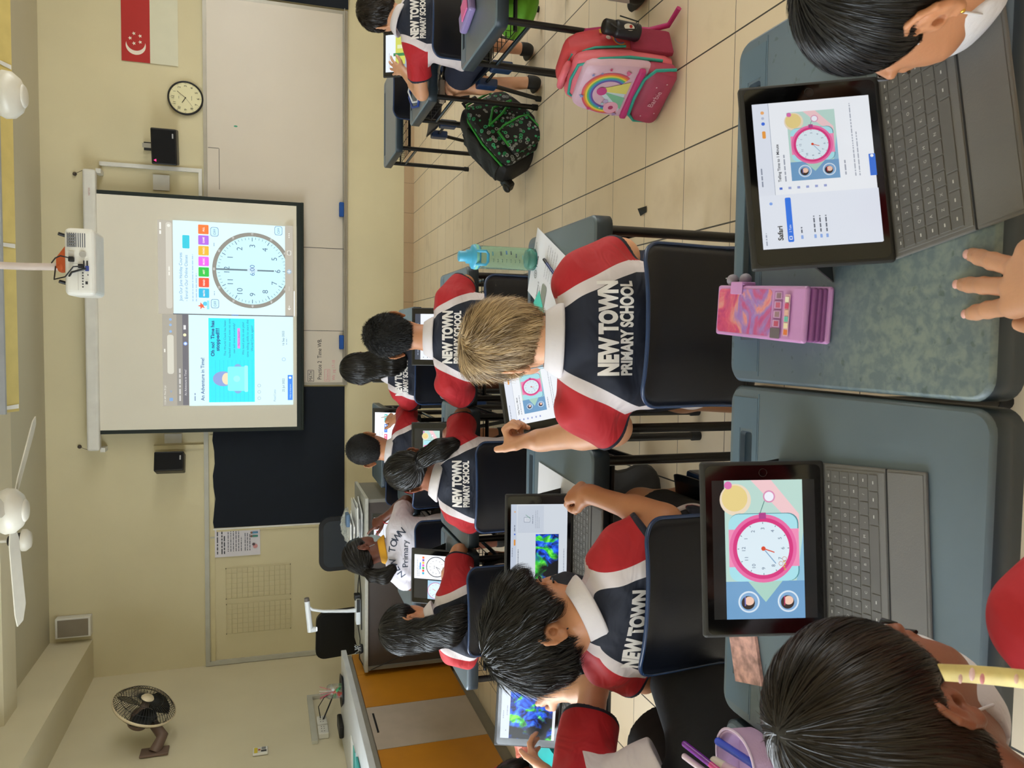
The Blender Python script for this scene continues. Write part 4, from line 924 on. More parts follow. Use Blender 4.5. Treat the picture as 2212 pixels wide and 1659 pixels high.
for i in range(16): b.ball((random.uniform(-.035, .035), random.uniform(-.035, .035), .012+.004*i), .012, flat(random.choice(['c8402f', '3fae6a', 'd8d8d8', 'e0b040', 'd86a4a'])), 8)
b.build('sweets', t)
b = MB()
for i in range(6): b.tube([(0, 0, .06), (random.uniform(-.05, .05), random.uniform(-.05, .05), .17)], .002, flat(random.choice(['e8e4e8', 'c8506a'])), 6)
b.build('straws', t)
t = thing('exercise_book', 'open white papers lying on the bright bench top at the bottom edge', 'papers', (-2.85, 5.2, .876), .1)
MB().box(-.1, .1, -.15, .15, 0, .004, mat('white paper', 'e6e6e4', .7, var=.02)).build('sheets', t); MB().box(-.1, .1, -.155, -.02, .004, .007, mat('teal cover', '2f9a96', .5)).build('cover', t)
o = MB().rbox(-3.0, -2.7, 4.55, 4.95, .877, .89, .004, mat('teal cover', '2f9a96', .5)).build('teal_folder'); tag(o, 'teal folder on the bench at the bottom edge of the photo', 'folder')

# ---------------- teacher's desk and office chairs
M_tt = mat('grey speckled desk top', 'a9a89f', 0.4, var=.08, scale=40); M_tb = mat('dark brown panel', '3a312c', 0.5); M_tg = mat('grey side panel', '6f6b61', 0.55)
t = thing('teacher_desk', 'long grey-topped teacher desk with dark brown front panel', 'desk', (-1.815, 5.68, 0))
MB().rbox(-.655, .655, 0, .72, .72, .745, .003, M_tt, 1).build('tabletop', t)
MB().box(-.63, .63, .03, .05, .05, .72, M_tb).build('modesty_panel', t)
for sx in (-1, 1): MB().box(*sorted((sx*.645, sx*.62)), .01, .70, 0, .72, M_tg).build('side_panel', t)
MB().box(-.64, .64, .028, .04, 0, .05, M_tb).build('plinth', t)
M_mesh = mat('dark office chair mesh', '2a2f35', 0.7, bump=.05, bscale=500)
def office(label, x, y, rz, w2, z1, mcol, arm):
    t = thing('office_chair', label, 'office chair', (x, y, 0), rz, 'office chairs at the teacher desk')
    n = 14; P = rr_loop(-w2, w2, .62, z1, .09, 6)
    b = MB(); b.M = plane_M((0, -.20, 0), (1, 0, 0), (0, .10, .995)); b.prism(P, -.015, .015, M_blk); b.build('back_frame', t)
    b = MB(); b.M = plane_M((0, -.20, 0), (1, 0, 0), (0, .10, .995)); b.prism(rr_loop(-w2+.035, w2-.035, .655, z1-.035, .06, 6), -.018, .018, mcol); b.build('back_mesh', t)
    MB().rbox(-.25, .25, -.22, .24, .42, .50, .03, M_blk, 3).build('seat', t)
    MB().tube([(0, -.17, .68), (0, -.24, .5), (0, -.1, .42)], .02, M_blk, 10).build('back_post', t)
    MB().tube([(0, 0, .12), (0, 0, .42)], .03, M_steel, 14).build('gas_post', t)
    for i in range(5):
        a = 2*PI*i/5+.3; l = MB().tube([(0, 0, .13), (.28*math.cos(a), .28*math.sin(a), .08)], [.025, .014], M_blk, 8).build('base_arm', t)
        MB().ball((.28*math.cos(a), .28*math.sin(a), .03), .03, M_blk, 12, (.6, 1, 1)).build('castor', l)
    if arm:
        for sx in (-1, 1): MB().tube([(sx*.24, .0, .45), (sx*.30, .02, .62), (sx*.30, -.10, .69), (sx*.30, .14, .70), (sx*.30, .05, .62)], .017, M_blk, 10).build('armrest', t)
    return t
office('dark grey mesh-backed office chair below the black felt board', -1.77, 6.70, PI+.05, .235, 1.01, M_mesh, True)
office('black-backed office chair behind the document camera', -2.66, 6.85, PI-.25, .24, 1.03, M_blk, False)
# document camera
M_wc = mat('white camera plastic', 'dfe4ea', 0.35); TZ = .745
t = thing('document_camera', 'white swan-neck document camera on the teacher desk', 'document camera', (-2.1, 6.0, TZ))
MB().rbox(-.10, .10, -.055, .055, 0, .035, .008, M_wc, 2).build('base', t); MB().rbox(.0, .10, -.058, -.05, .005, .032, .002, M_blk, 1).rbox(.085, .13, -.03, .03, .0, .045, .004, M_blk, 1).build('base_ports', t)
MB().tube([(.0, 0, .03), (.0, .0, .10), (.015, 0, .28), (.035, .0, .36), (.075, 0, .405)], [.017, .013, .011, .011, .012], M_wc, 12).build('neck', t)
b = MB().tube([(.105, 0, .40), (-.135, 0, .375)], [.020, .022], M_wc, 16); b.tube([(-.12, 0, .375), (-.12, 0, .33)], [.022, .019], M_wc, 14); b.build('head', t)
MB().tube([(.105, 0, .40), (.13, 0, .403)], [.0205, .018], mat('grey knob', '6a625c', .5), 16).build('end_knob', t); MB().lathe([(.015, 0), (.015, .004)], glow('eef6ff', 2.0), (-.12, 0, .325), 16).build('lamp', t)
b = MB().tube([(-.10, -.03, .02), (-.2, -.08, .008), (-.33, -.14, .02), (-.37, -.30, -.02), (-.32, -.33, -.12), (-.25, -.34, -.3)], .004, M_blk, 6); b.tube([(.1, .0, .02), (.2, .04, .01), (.28, .0, .006), (.15, -.12, .006), (-.1, -.16, .006)], .004, M_blk, 6); o = b.build('cable', t)
t = thing('clip_pot', 'little black dish of shiny clips near the left end of the teacher desk', 'dish', (-2.33, 5.80, TZ))
MB().lathe([(0, 0), (.03, 0), (.04, .02), (.036, .02), (0, .006)], M_blk, n=24).build('dish', t); b = MB()
for i in range(9): b.tube([(random.uniform(-.03, .03), random.uniform(-.03, .03), .01), (random.uniform(-.04, .04), random.uniform(-.03, .03), .06)], .003, M_steel, 5)
b.build('clips', t)
# paper heap
t = thing('paper_heap', 'untidy heap of white papers and bags on the right of the teacher desk', 'papers', (-1.42, 5.97, TZ)); Mp = mat('white paper', 'e6e6e4', .7, var=.02)
for i in range(12):
    b = MB(); b.M = Matrix.Translation((random.uniform(-.08, .08), random.uniform(-.10, .1), .004+i*.0075)) @ Matrix.Rotation(random.uniform(-.4, .4), 4, 'Z') @ Matrix.Rotation(random.uniform(-.03, .03), 4, 'Y'); b.box(-.105, .105, -.148, .148, 0, .002+.003*(i % 3), Mp); b.build('sheet', t)
b = MB()
rr = random.Random(4); n = 12
vs = [((i/n-.5)*.26+rr.uniform(-.008, .008), (j/n-.5)*.20, .10+.05*math.sin(PI*i/n)*math.sin(PI*j/n)+rr.uniform(-.014, .014)) for j in range(n+1) for i in range(n+1)]
b.add(vs, [(j*(n+1)+i, j*(n+1)+i+1, (j+1)*(n+1)+i+1, (j+1)*(n+1)+i) for j in range(n) for i in range(n)], M_clear); o = b.build('plastic_bag', t)
MB().rbox(.02, .12, -.16, -.06, .095, .125, .01, mat('blue grey pouch', '4f6a86', .5)).build('pouch', t)
t = thing('tape_dispenser', 'black tape dispenser among the papers on the teacher desk', 'tape dispenser', (-1.66, 5.84, TZ))
b = MB(); b.M = plane_M((0, 0, .055), (1, 0, 0), (0, 0, 1)); b.lathe([(.030, -.02), (.055, -.02), (.055, .02), (.030, .02), (.030, -.02)], M_blk, n=28, caps=False); b.build('reel', t)
MB().rbox(-.09, .09, -.03, .03, 0, .03, .008, M_blk, 2).build('base', t)
# ---------------- loose things on desks and floor
def rblock(m, x0, x1, y0, y1, z0, z1, r, mt, fn=None, n=9):
    """soft block: dense rounded box, optionally reshaped by fn(x,y,z)->(x,y,z)"""
    for ax in range(3):
        for sg in (-1, 1):
            vs = []
            for j in range(n+1):
                for i in range(n+1):
                    p = [0, 0, 0]; p[ax] = sg; p[(ax+1) % 3] = (-1+2*i/n)*sg; p[(ax+2) % 3] = -1+2*j/n
                    c = [(x0+x1)/2, (y0+y1)/2, (z0+z1)/2]; h = [(x1-x0)/2, (y1-y0)/2, (z1-z0)/2]
                    q = [p[k]*h[k] for k in range(3)]; inn = [max(-h[k]+r, min(h[k]-r, q[k])) for k in range(3)]
                    d = Vector([q[k]-inn[k] for k in range(3)]); d = d.normalized()*r if d.length > 1e-9 else d
                    w_ = [c[k]+inn[k]+d[k] for k in range(3)]; vs.append(fn(*w_) if fn else w_)
            m.add(vs, [(j*(n+1)+i, j*(n+1)+i+1, (j+1)*(n+1)+i+1, (j+1)*(n+1)+i) for j in range(n) for i in range(n)], mt, True)
    return m
def wob(a, f): return lambda x, y, z: (x+a*math.sin(f*y+2*z*f), y+a*math.sin(f*x*1.3+z*f), z+a*math.sin(f*x+f*y*.8))
# pink multi-storey pencil box
M_lil = mat('lilac plastic', 'c58cc2', 0.3, coat=.4); M_mau = mat('mauve plastic', '8a4f86', 0.35)
def holo():
    m = bpy.data.materials.new('glossy printed lid film'); nt, b = nodes(m); tc = nt.nodes.new('ShaderNodeTexCoord')
    v = nt.nodes.new('ShaderNodeTexVoronoi'); v.inputs['Scale'].default_value = 28; n = nt.nodes.new('ShaderNodeTexNoise'); n.inputs['Scale'].default_value = 14; n.inputs['Distortion'].default_value = 1.2; n.inputs['Detail'].default_value = 5
    for q in (v, n): nt.links.new(tc.outputs['Object'], q.inputs['Vector'])
    r = nt.nodes.new('ShaderNodeValToRGB'); e = r.color_ramp.elements
    for _ in range(4): e.new(.5)
    for q, (p, c) in zip(e, ((.30, 'a53a8c'), (.40, 'c2548a'), (.48, '9b78c4'), (.55, 'e08f8a'), (.62, 'd8557a'), (.72, 'b0387a'))): q.position = p; q.color = (*lin(c), 1)
    nt.links.new(n.outputs[0], r.inputs[0]); nt.links.new(r.outputs[0], b.inputs['Base Color']); b.inputs['Roughness'].default_value = .08; b.inputs['Coat Weight'].default_value = 1
    bp = nt.nodes.new('ShaderNodeBump'); bp.inputs['Strength'].default_value = .25; bp.inputs['Distance'].default_value = .002; v.inputs['Scale'].default_value = 120
    nt.links.new(v.outputs[0], bp.inputs['Height']); nt.links.new(bp.outputs[0], b.inputs['Normal']); return m
t = thing('pencil_box', 'pink and lilac multi-layer pencil box with a glossy lid on the near right desk', 'pencil box', (.054, 1.082, DH+.001), math.radians(-4))
MB().rbox(-.043, .043, -.122, .122, 0, .009, .004, M_lil, 2).build('base', t)
for i in range(3): MB().rbox(-.041, .041, -.119, .12, .009+.009*i, .0172+.009*i, .003, M_mau, 2).build('tray', t)
lid = MB().rbox(-.043, .043, -.115, .122, .0355, .046, .0045, M_lil, 3).build('lid', t)
MB().prism(rr_loop(-.037, .037, -.035, .116, .008), .0458, .0464, holo()).build('picture_film', lid)
F = Flat(None, .0002)
for i, c in enumerate(('8f6f7a', 'c2607a', '9a7a80', 'b8506a')):
    x = .0335-.0145*i-.006; F.rrect(x-.0068, -.062, x+.0068, -.041, .002, 'a86aa4'); F.rrect(x-.0055, -.060, x+.0055, -.043, .001, 'c79cc0'); F.rect(x-.004, -.058, x+.004, -.047, c)
F.rrect(-.039, -.063, -.023, -.039, .001, '6a6064'); F.rrect(-.034, -.084, .030, -.071, .002, 'd9a9b8')
for i, c in enumerate(('d8753a', 'e8d8b0', '6ab8a8', 'e0b0a0', 'c84a6a', 'e8e0c8')): F.rect(-.032+.010*i, -.082, -.024+.010*i, -.073, c)
F.build('lid_windows', lid, Matrix.Translation((0, 0, .0462)))
MB().rbox(.028, .049, .045, .078, .0465, .0495, .0015, M_lil, 2).rbox(.043, .049, .045, .078, .022, .049, .0015, M_lil, 2).build('latch', t)
for q, (x, y) in enumerate(((.052, .094), (.054, .074))): MB().ball((x, y, .035-.012*q), .0105, mat('grey charm', '8a828c', .5), 16).build('charm', t)
MB().tube([(.046, .06, .03), (.052, .07, .022), (.053, .09, .035), (.055, .108, .04)], .001, M_steel, 6).build('charm_cord', t)
# bottle
M_bt = mat('turquoise lid plastic', '3f9fc4', .35); M_btg = mat('pale green band', '7fc0a8', .5)
m = bpy.data.materials.new('tinted bottle plastic'); nt, bb = nodes(m); bb.inputs['Base Color'].default_value = (*lin('e2f4ea'), 1); bb.inputs['Transmission Weight'].default_value = .93; bb.inputs['Roughness'].default_value = .04; bb.inputs['IOR'].default_value = 1.12; M_btl = m
n_ = nt.nodes.new('ShaderNodeTexNoise'); r_ = nt.nodes.new('ShaderNodeValToRGB'); r_.color_ramp.elements[0].color = (*lin('d8efe2'), 1); r_.color_ramp.elements[1].color = (*lin('e0f4ea'), 1); nt.links.new(n_.outputs[0], r_.inputs[0]); nt.links.new(r_.outputs[0], bb.inputs['Base Color'])
M_aqua = mat('aqua bottle base', '35b9b4', .08, trans=.6)
t = thing('water_bottle', 'tall clear green-tinted bottle with a turquoise lid and carrying loop', 'water bottle', (.262, 2.325, DH+.001), -.15)
clean(MB().lathe([(0, 0), (.031, .0), (.0355, .006), (.0355, .175), (.033, .184), (.031, .184), (.0347, .174), (.0347, .03), (.0347, .006), (0, .004)], M_btl, n=40).build('body', t))
MB().lathe([(0, .001), (.034, .002), (.0345, .018), (.028, .030), (0, .022)], M_aqua, n=36).build('base', t)
clean(MB().lathe([(.0375, .184), (.0385, .188), (.0385, .197), (.037, .204), (.030, .208), (.022, .210), (.0215, .222), (.016, .224), (.0165, .244), (.014, .247), (0, .247)], M_bt, n=40).build('lid', t))
MB().lathe([(.0388, .189), (.0391, .190), (.0391, .1965), (.0388, .1975)], M_btg, n=40, caps=False).build('grip_band', t)
MB().tube([(.020, -.030, .196), (.020, -.045, .192), (.020, -.047, .172), (.012, -.045, .165), (-.012, -.045, .165), (-.020, -.047, .172), (-.020, -.045, .192), (-.020, -.030, .196)], .0045, M_bt, 10).build('carry_loop', t)
F = Flat(None, .0002); K = Matrix.Rotation(0, 4, 'X')
b = MB(); mk = flat('2a5a62')
for i in range(9):
    for a0, a1 in ((-1.9, -1.75),): b.add([(.0359*math.cos(a), .0359*math.sin(a), .045+.014*i+dz) for a in (a0, a1) for dz in (0, .0012)], [(0, 2, 3, 1)], mk)
    b.add([(.0359*math.cos(a), .0359*math.sin(a), .045+.014*i+dz) for a in (-1.68, -1.64) for dz in (0, .003)], [(0, 2, 3, 1)], mk)
cc = [('2f7f98', -1.35, .145, .010), ('2a3c5a', -1.3, .118, .012), ('2f6fb8', -1.2, .10, .012), ('2a3c5a', -1.2, .086, .009), ('1d2f6a', -1.45, .070, .008), ('3fa0b8', -1.55, .05, .004)]
for c_, a, z_, w_ in cc:
    for k in range(4):
        aa = a+k*.09; b.add([(.0359*math.cos(q), .0359*math.sin(q), z_+dz) for q in (aa, aa+.06) for dz in (0, w_*.45)], [(0, 2, 3, 1)], flat(c_))
b.build('printed_marks', t)
# worksheet, pen, cyan card, second sheet
M_pap = mat('white worksheet paper', 'dcdce4', .7, var=.02)
t = thing('worksheet', 'printed worksheet headed Time on the desk beyond the blond boy', 'worksheet', (.20, 2.205, DH+.0012), math.radians(-25))
o = MB().box(-.105, .105, -.1485, .1485, 0, .0015, M_pap).build('sheet', t); F = Flat(None, .0001)
F.ring(-.03, .10, .012, .0135, '2a2a30', 20); F.ring(-.03, .10, .009, .010, '2a2a30', 20); F.text('13', -.03, .095, .009, '2a2a30', align='c', bold=.03); F.text('Time', -.01, .095, .012, '2a2a30', width=.04, bold=.02)
F.bars(.03, .13, .09, 1, 1, .002, '55555c'); F.bars(-.09, .04, -.02, 1, 1, .002, '55555c'); F.text('Practice 2', -.09, .055, .010, '2a2a30', width=.05)
F.disc(-.055, .01, .022, '4a5038', 14, .012); F.disc(-.08, .0, .010, '3a4030', 10); F.rrect(-.10, -.02, -.03, .025, .01, '8a8f86'); F.bars(-.01, .02, .09, 6, .02, .002, '7a7a84', .7)
F.build('printing', t, Matrix.Translation((0, 0, .0016)))
o = MB().tube([(0, 0, .004), (.075, 0, .004)], .0042, mat('blue pen', '1f2f6a', .3), 10).tube([(.075, 0, .004), (.105, 0, .004)], .0045, M_blk, 10).build('ballpoint_pen'); o.location = (.20, 2.13, DH+.003); o.rotation_euler = (0, 0, 1.05); tag(o, 'dark blue pen with a black cap lying on the worksheet', 'pen')
o = MB().box(-.04, .04, -.03, .03, 0, .002, mat('aqua card', '4fc8b8', .6)).build('aqua_card'); o.location = (.11, 2.27, DH+.003); o.rotation_euler = (0, 0, .6); tag(o, 'small aqua card peeping out beside the blond boy\'s neck', 'card')
o = MB().box(-.105, .105, -.1485, .1485, 0, .0015, M_pap).build('loose_sheet'); o.location = (-.485, 2.11, DH+.0012); o.rotation_euler = (0, 0, -.06); tag(o, 'white sheet sticking out from behind the split-page tablet', 'paper')
o = MB().box(-.05, .05, -.04, .04, 0, .006, mat('patterned notebook', 'b98f86', .6, var=.5, scale=60)).build('small_notebook'); o.location = (-.545, 1.15, DH+.001); o.rotation_euler = (0, 0, .3); tag(o, 'small patterned notebook behind the full-screen stopwatch tablet', 'notebook')
# lilac pencil case with pens
M_lc = mat('pale lilac fabric', 'b99abc', .8, bump=.1, bscale=200); M_zip = mat('lilac zip teeth', 'd8c2dc', .5)
t = thing('pencil_case', 'open lilac zip pencil case full of pens at the lower left corner', 'pencil case', (-.775, 1.10, DH+.001), .15)
P = rr_loop(-.11, .11, -.055, .055, .05, 8); b = MB(); b.prism(P, 0, .004, M_lc)
n = len(P); b.add([(x, y, .003) for x, y in P]+[(x*1.03, y*1.03, .045) for x, y in P]+[(x*.97, y*.97, .045) for x, y in P]+[(x*.95, y*.95, .004) for x, y in P], [(k*n+i, k*n+(i+1) % n, (k+1)*n+(i+1) % n, (k+1)*n+i) for k in range(3) for i in range(n)], M_lc, True); b.build('pouch', t)
b = MB().tube([(x*1.03, y*1.03, .046) for x, y in P+P[:1]], .0024, M_zip, 6); b.build('zip', t)
def pen(label, x, y, z, az, el, L, r, cols):
    o = MB(); o.M = Matrix.Rotation(az, 4, 'Z') @ Matrix.Rotation(-el, 4, 'Y'); c0 = 0
    for f_, c_ in cols: o.tube([(c0*L, 0, 0), (f_*L, 0, 0)], r, mat('pen '+c_, c_, .25, coat=.5), 12); c0 = f_
    o.ball((L, 0, 0), r, mat('pen '+cols[-1][1], cols[-1][1], .25, coat=.5), 12)
    b = o.build('pen', loc=(x, y, z)); tag(b, label, 'pen', 'pens in the lilac pencil case')
pen('purple pen with magenta grip and orange end, sticking out of the lilac case', -.735, 1.06, DH+.060, 1.45, .25, .14, .0055, ((.32, 'e07f2c'), (.55, 'c23a7a'), (1, '6f1f8f')))
pen('pale pink barrelled pen beside the purple one in the lilac case', -.752, 1.055, DH+.058, 1.50, .25, .145, .0055, ((.35, 'e0883a'), (1, 'd0bcc8')))
pen('lavender pen lying lower in the lilac case', -.77, 1.045, DH+.052, 1.45, .15, .12, .0055, ((.6, 'c8c4cc'), (1, '9f8fc4')))
pen('rose coloured highlighter at the left in the lilac case', -.80, 1.045, DH+.050, 1.4, .15, .10, .007, ((1, 'c996b8'),))
pen('bright blue marker end at the right of the lilac case', -.70, 1.07, DH+.035, 1.6, .15, .09, .007, ((1, '2f4fd0'),))
pen('whitish eraser pen between the blue marker and the purple pen', -.72, 1.06, DH+.048, 1.7, .15, .09, .009, ((.7, 'd0b0c0'), (1, 'd8cfbe')))
# things on the farther desks
t = thing('book_stack', 'small stack of yellow-edged books on the desk beside the girl in white', 'books', (-1.11, 4.72, DH+.001), .05)
for i, c_ in enumerate(('d8a82a', 'e0d6b0', 'c9962a', 'e6c83a')): MB().box(-.07, .07, -.10, .10, .009*i, .009*i+.008, flat(c_)).build('book', t)
t = thing('headset', 'coiled black headset beside the yellow books', 'headphones', (-1.02, 4.58, DH+.001))
b = MB()
for k in range(3): b.tube([(.035*math.cos(a)*(1-.1*k), .05*math.sin(a), .008+.008*k) for a in [2*PI*i/24 for i in range(25)]], .006, M_blk, 8)
b.build('coil', t); MB().lathe([(0, 0), (.028, 0), (.03, .02), (.02, .03), (0, .03)], M_blk, (.05, -.03, 0), 20).build('ear_cup', t)
t = thing('lanyard', 'blue and white straps with a clip on the desk of the boy in glasses', 'lanyard', (1.40, 4.36, DH+.002)); Ms = mat('blue strap', '1f3f8f', .6)
MB().tube([(.10, .12, .006), (.0, .14, .02), (-.08, .06, .015), (-.10, -.05, .004), (-.04, -.10, .004), (.02, -.06, .01), (.09, .0, .012)], .007, Ms, 6).build('blue_strap', t)
MB().tube([(.12, .10, .012), (.02, .11, .03), (-.06, .03, .02), (-.08, -.06, .008), (-.02, -.09, .006)], .005, mat('white strap', 'd8dce4', .6), 6).tube([(.11, .06, .012), (.03, .05, .02), (-.03, -.03, .012), (-.06, -.09, .006)], .005, mat('white strap', 'd8dce4', .6), 6).build('white_strap', t)
MB().tube([(-.02+.02*math.cos(a), -.11+.02*math.sin(a), .006) for a in [2*PI*i/16 for i in range(17)]], .003, M_steel, 6).build('clip', t)
t = thing('pencil_case', 'pink and violet pencil case on the desk at the top of the photo', 'pencil case', (1.345, 3.16, DH+.001), .3)
MB().rbox(-.04, .04, -.08, .08, 0, .035, .012, mat('violet plastic', '8f7fb0', .4), 3).build('body', t); MB().rbox(-.036, .036, -.075, .01, .035, .042, .003, mat('bright pink plastic', 'd86aa0', .35), 2).build('cover', t)
o = MB(); rblock(o, -.16, .16, -.10, .10, 0, .16, .05, mat('lime green cloth', '5fa01f', .7, bump=.3, bscale=25), wob(.012, 22)); o = o.build('cloth_bag', loc=(1.36, 3.04, .515)); tag(o, 'lime green cloth bag stuffed under the desk at the top of the photo', 'bag')
o.location = (1.42, 3.06, .395)
o = MB(); rblock(o, -.17, .17, -.15, .12, 0, .10, .04, mat('clear blue plastic bag', '4a6f9a', .15, alpha=.75), wob(.010, 26)); o = o.build('plastic_bag', loc=(1.52, 4.38, .44)); o.location = (1.52, 4.38, .515-.005+.005); tag(o, 'bluish see-through bag in the basket of the desk with the lanyards', 'bag')
o = MB().rbox(-.06, .06, -.02, .02, 0, .03, .008, mat('clear case', 'b0a090', .2, alpha=.6), 2).build('pen_pouch', loc=(1.34, 4.15, .512)); tag(o, 'small clear pen pouch at the edge of the wire basket, right-hand desk', 'pencil case')
o = MB(); rblock(o, -.10, .10, -.08, .08, 0, .17, .05, mat('pink satin bag', 'b05a8a', .45, bump=.3, bscale=25), wob(.01, 24)); o = o.build('drawstring_bag', loc=(-1.04, 3.62, .10)); tag(o, 'pink shiny bag low behind the legs of the ponytail girl\'s desk', 'bag')
o = MB(); rblock(o, -.12, .12, -.10, .10, 0, .30, .05, mat('dark red bag cloth', '5a1020', .6, bump=.2, bscale=25), wob(.01, 20)); o = o.build('school_bag', loc=(-.86, 3.66, 0)); tag(o, 'dark red bag on the floor between the desks of the two middle-row girls', 'bag')
t = thing('school_bag', 'black school bag with yellow tag on the floor in front of the masked boy', 'bag', (-.66, 2.62, 0), .3)
b = MB(); rblock(b, -.19, .19, -.11, .11, 0, .30, .06, mat('black bag nylon', '0d0e12', .6, bump=.2, bscale=30), wob(.012, 18)); b.build('body', t); MB().tube([(-.10, -.12, .28), (-.14, -.20, .16), (-.08, -.19, .04)], .012, M_blk, 8).build('strap', t); MB().lathe([(.018, 0), (.022, .05), (.0, .05)], mat('yellow tag', 'c9b52a', .5), (.05, -.14, .02), 16).build('tag', t)
o = MB().add([(-.012, -.03, .003), (.012, -.03, .003), (.010, .03, .012), (-.02, .02, .004)], [(0, 1, 2, 3), (3, 2, 1, 0)], M_blk).build('strap_end', loc=(.53, 2.80, 0)); tag(o, 'black strap end lying on the tiles right of the blond boy\'s desk', 'strap')
o = MB(); rblock(o, -.15, .15, -.10, .10, 0, .26, .05, mat('black bag nylon', '0d0e12', .6), wob(.01, 20)); o = o.build('school_bag', loc=(.44, 2.93, 0)); tag(o, 'black school bag at the foot of the middle-row desk, right side', 'bag'); o.location = (.12, 3.95, 0)
t = thing('mesh_box', 'silver mesh box hanging at the right of the blond boy\'s desk basket', 'box', (.27, 2.06, .512)); m_ = mat('silver mesh', 'a9a9a6', .35, metal=.7, bump=.4, bscale=500)
MB().rbox(-.05, .045, -.12, .10, 0, .05, .008, m_, 2).build('body', t)
o = MB().tube([(0, 0, 0), (-.02, .10, .035)], .0045, mat('white stylus', 'dcdcd6', .3), 10).build('stylus', loc=(-.455, 4.67, .72)); tag(o, 'white stylus held by the boy with cropped hair', 'stylus')
o.data.transform(Matrix.Translation((0, 0, 0)))
o = MB().rbox(-.035, .035, -.012, .012, -.01, .01, .003, mat('green eraser sleeve', '1f7f4a', .4), 2).build('marker', loc=(.155, 3.30, .725)); tag(o, 'small green marker between the fingers of the short-haired boy', 'marker')

# ---------------- green and black trolley backpack
def doodle():
    m = bpy.data.materials.new('black cloth with grey and green doodles'); nt, b = nodes(m); tc = nt.nodes.new('ShaderNodeTexCoord')
    v = nt.nodes.new('ShaderNodeTexVoronoi'); v.inputs['Scale'].default_value = 44; v.feature = 'F1'; v2 = nt.nodes.new('ShaderNodeTexVoronoi'); v2.inputs['Scale'].default_value = 44
    for q in (v, v2): nt.links.new(tc.outputs['Object'], q.inputs['Vector'])
    def ramp(src, st):
        r = nt.nodes.new('ShaderNodeValToRGB'); e = r.color_ramp.elements; r.color_ramp.interpolation = 'CONSTANT'
        while len(e) < len(st): e.new(.5)
        for q, (p, c) in zip(e, st): q.position = p; q.color = (*lin(c), 1)
        nt.links.new(src, r.inputs[0]); return r.outputs[0]
    mask_ = ramp(v.outputs['Distance'], ((0, 'ffffff'), (.14, '000000'), (.24, 'ffffff'), (.42, '000000')))
    sp = nt.nodes.new('ShaderNodeSeparateColor'); nt.links.new(v2.outputs['Color'], sp.inputs[0])
    colr = ramp(sp.outputs[0], ((0, '868b88'), (.3, '239a5f'), (.5, '9a9ea0'), (.72, '0e1210'), (.84, '3aa873')))
    mx = nt.nodes.new('ShaderNodeMix'); mx.data_type = 'RGBA'; mx.inputs[6].default_value = (*lin('0b0d0e'), 1); nt.links.new(mask_, mx.inputs[0]); nt.links.new(colr, mx.inputs[7])
    nt.links.new(mx.outputs[2], b.inputs['Base Color']); b.inputs['Roughness'].default_value = .7; return m
M_doo = doodle(); M_bn = mat('black bag nylon', '0d0e12', .6); M_grz = mat('bright green zip', '2f9a3a', .5)
t = thing('trolley_backpack', 'black backpack with green zips and grey doodle print, leaning on the floor', 'backpack', (.965, 4.19, .005), 0)
t.rotation_euler = (math.radians(-10), math.radians(56), math.radians(14)); t.scale = (1.12, 1.12, 1.12)
def bagshape(w, d, h, top=.72):
    return lambda x, y, z: (x*(1-(1-top)*max(0, (z/h-.35)/.65)**2)*(1+.06*math.sin(PI*z/h)), y*(1-.25*max(0, (z/h-.5)/.5)**2), z)
b = MB(); rblock(b, -.15, .15, -.08, .09, .03, .46, .06, M_bn, bagshape(.15, .09, .46)); b.build('body', t)
b = MB(); rblock(b, -.145, .145, -.145, -.07, .04, .42, .04, M_doo, bagshape(.15, .09, .46)); b.build('front_compartment', t)
b = MB(); rblock(b, -.10, .10, -.175, -.13, .05, .20, .02, M_doo); b.build('front_pocket', t)
for nm, pts in (('zip', [(-.148, -.075, .07), (-.152, -.076, .22), (-.13, -.075, .36), (-.07, -.07, .445), (.07, -.07, .445), (.13, -.075, .36), (.152, -.076, .22), (.148, -.075, .07)]), ('zip', [(-.10, -.165, .10), (-.095, -.168, .19), (-.05, -.165, .205), (.05, -.165, .205), (.095, -.168, .19), (.10, -.165, .10)]), ('zip', [(-.10, -.150, .25), (-.02, -.153, .32), (.09, -.149, .31)]), ('zip', [(-.10, -.150, .25), (.0, -.155, .27), (.09, -.149, .31)])):
    MB().tube(pts, .006, M_grz, 8).build(nm, t)
MB().box(.10, .155, -.06, .0, .26, .31, M_grz).build('green_patch', t)
b = MB(); rblock(b, -.16, -.135, -.06, .07, .08, .34, .012, M_bn, wob(.006, 30)); b.build('side_pocket', t)
MB().tube([(-.09, .09, .40), (-.10, .15, .32), (-.09, .15, .16), (-.09, .10, .08)], .017, M_bn, 8).tube([(.09, .09, .40), (.10, .15, .32), (.09, .15, .16), (.09, .10, .08)], .017, M_bn, 8).build('shoulder_straps', t)
MB().tube([(-.04, .0, .455), (-.04, .0, .50), (.04, .0, .50), (.04, .0, .455)], .009, M_bn, 8).build('top_handle', t)
for sx in (-1, 1): MB().rbox(sx*.11-.02, sx*.11+.02, .03, .09, .0, .07, .01, M_blk, 2).ball((sx*.125, .07, .02), .026, M_blk, 14, (.6, 1, 1)).build('wheel', t)

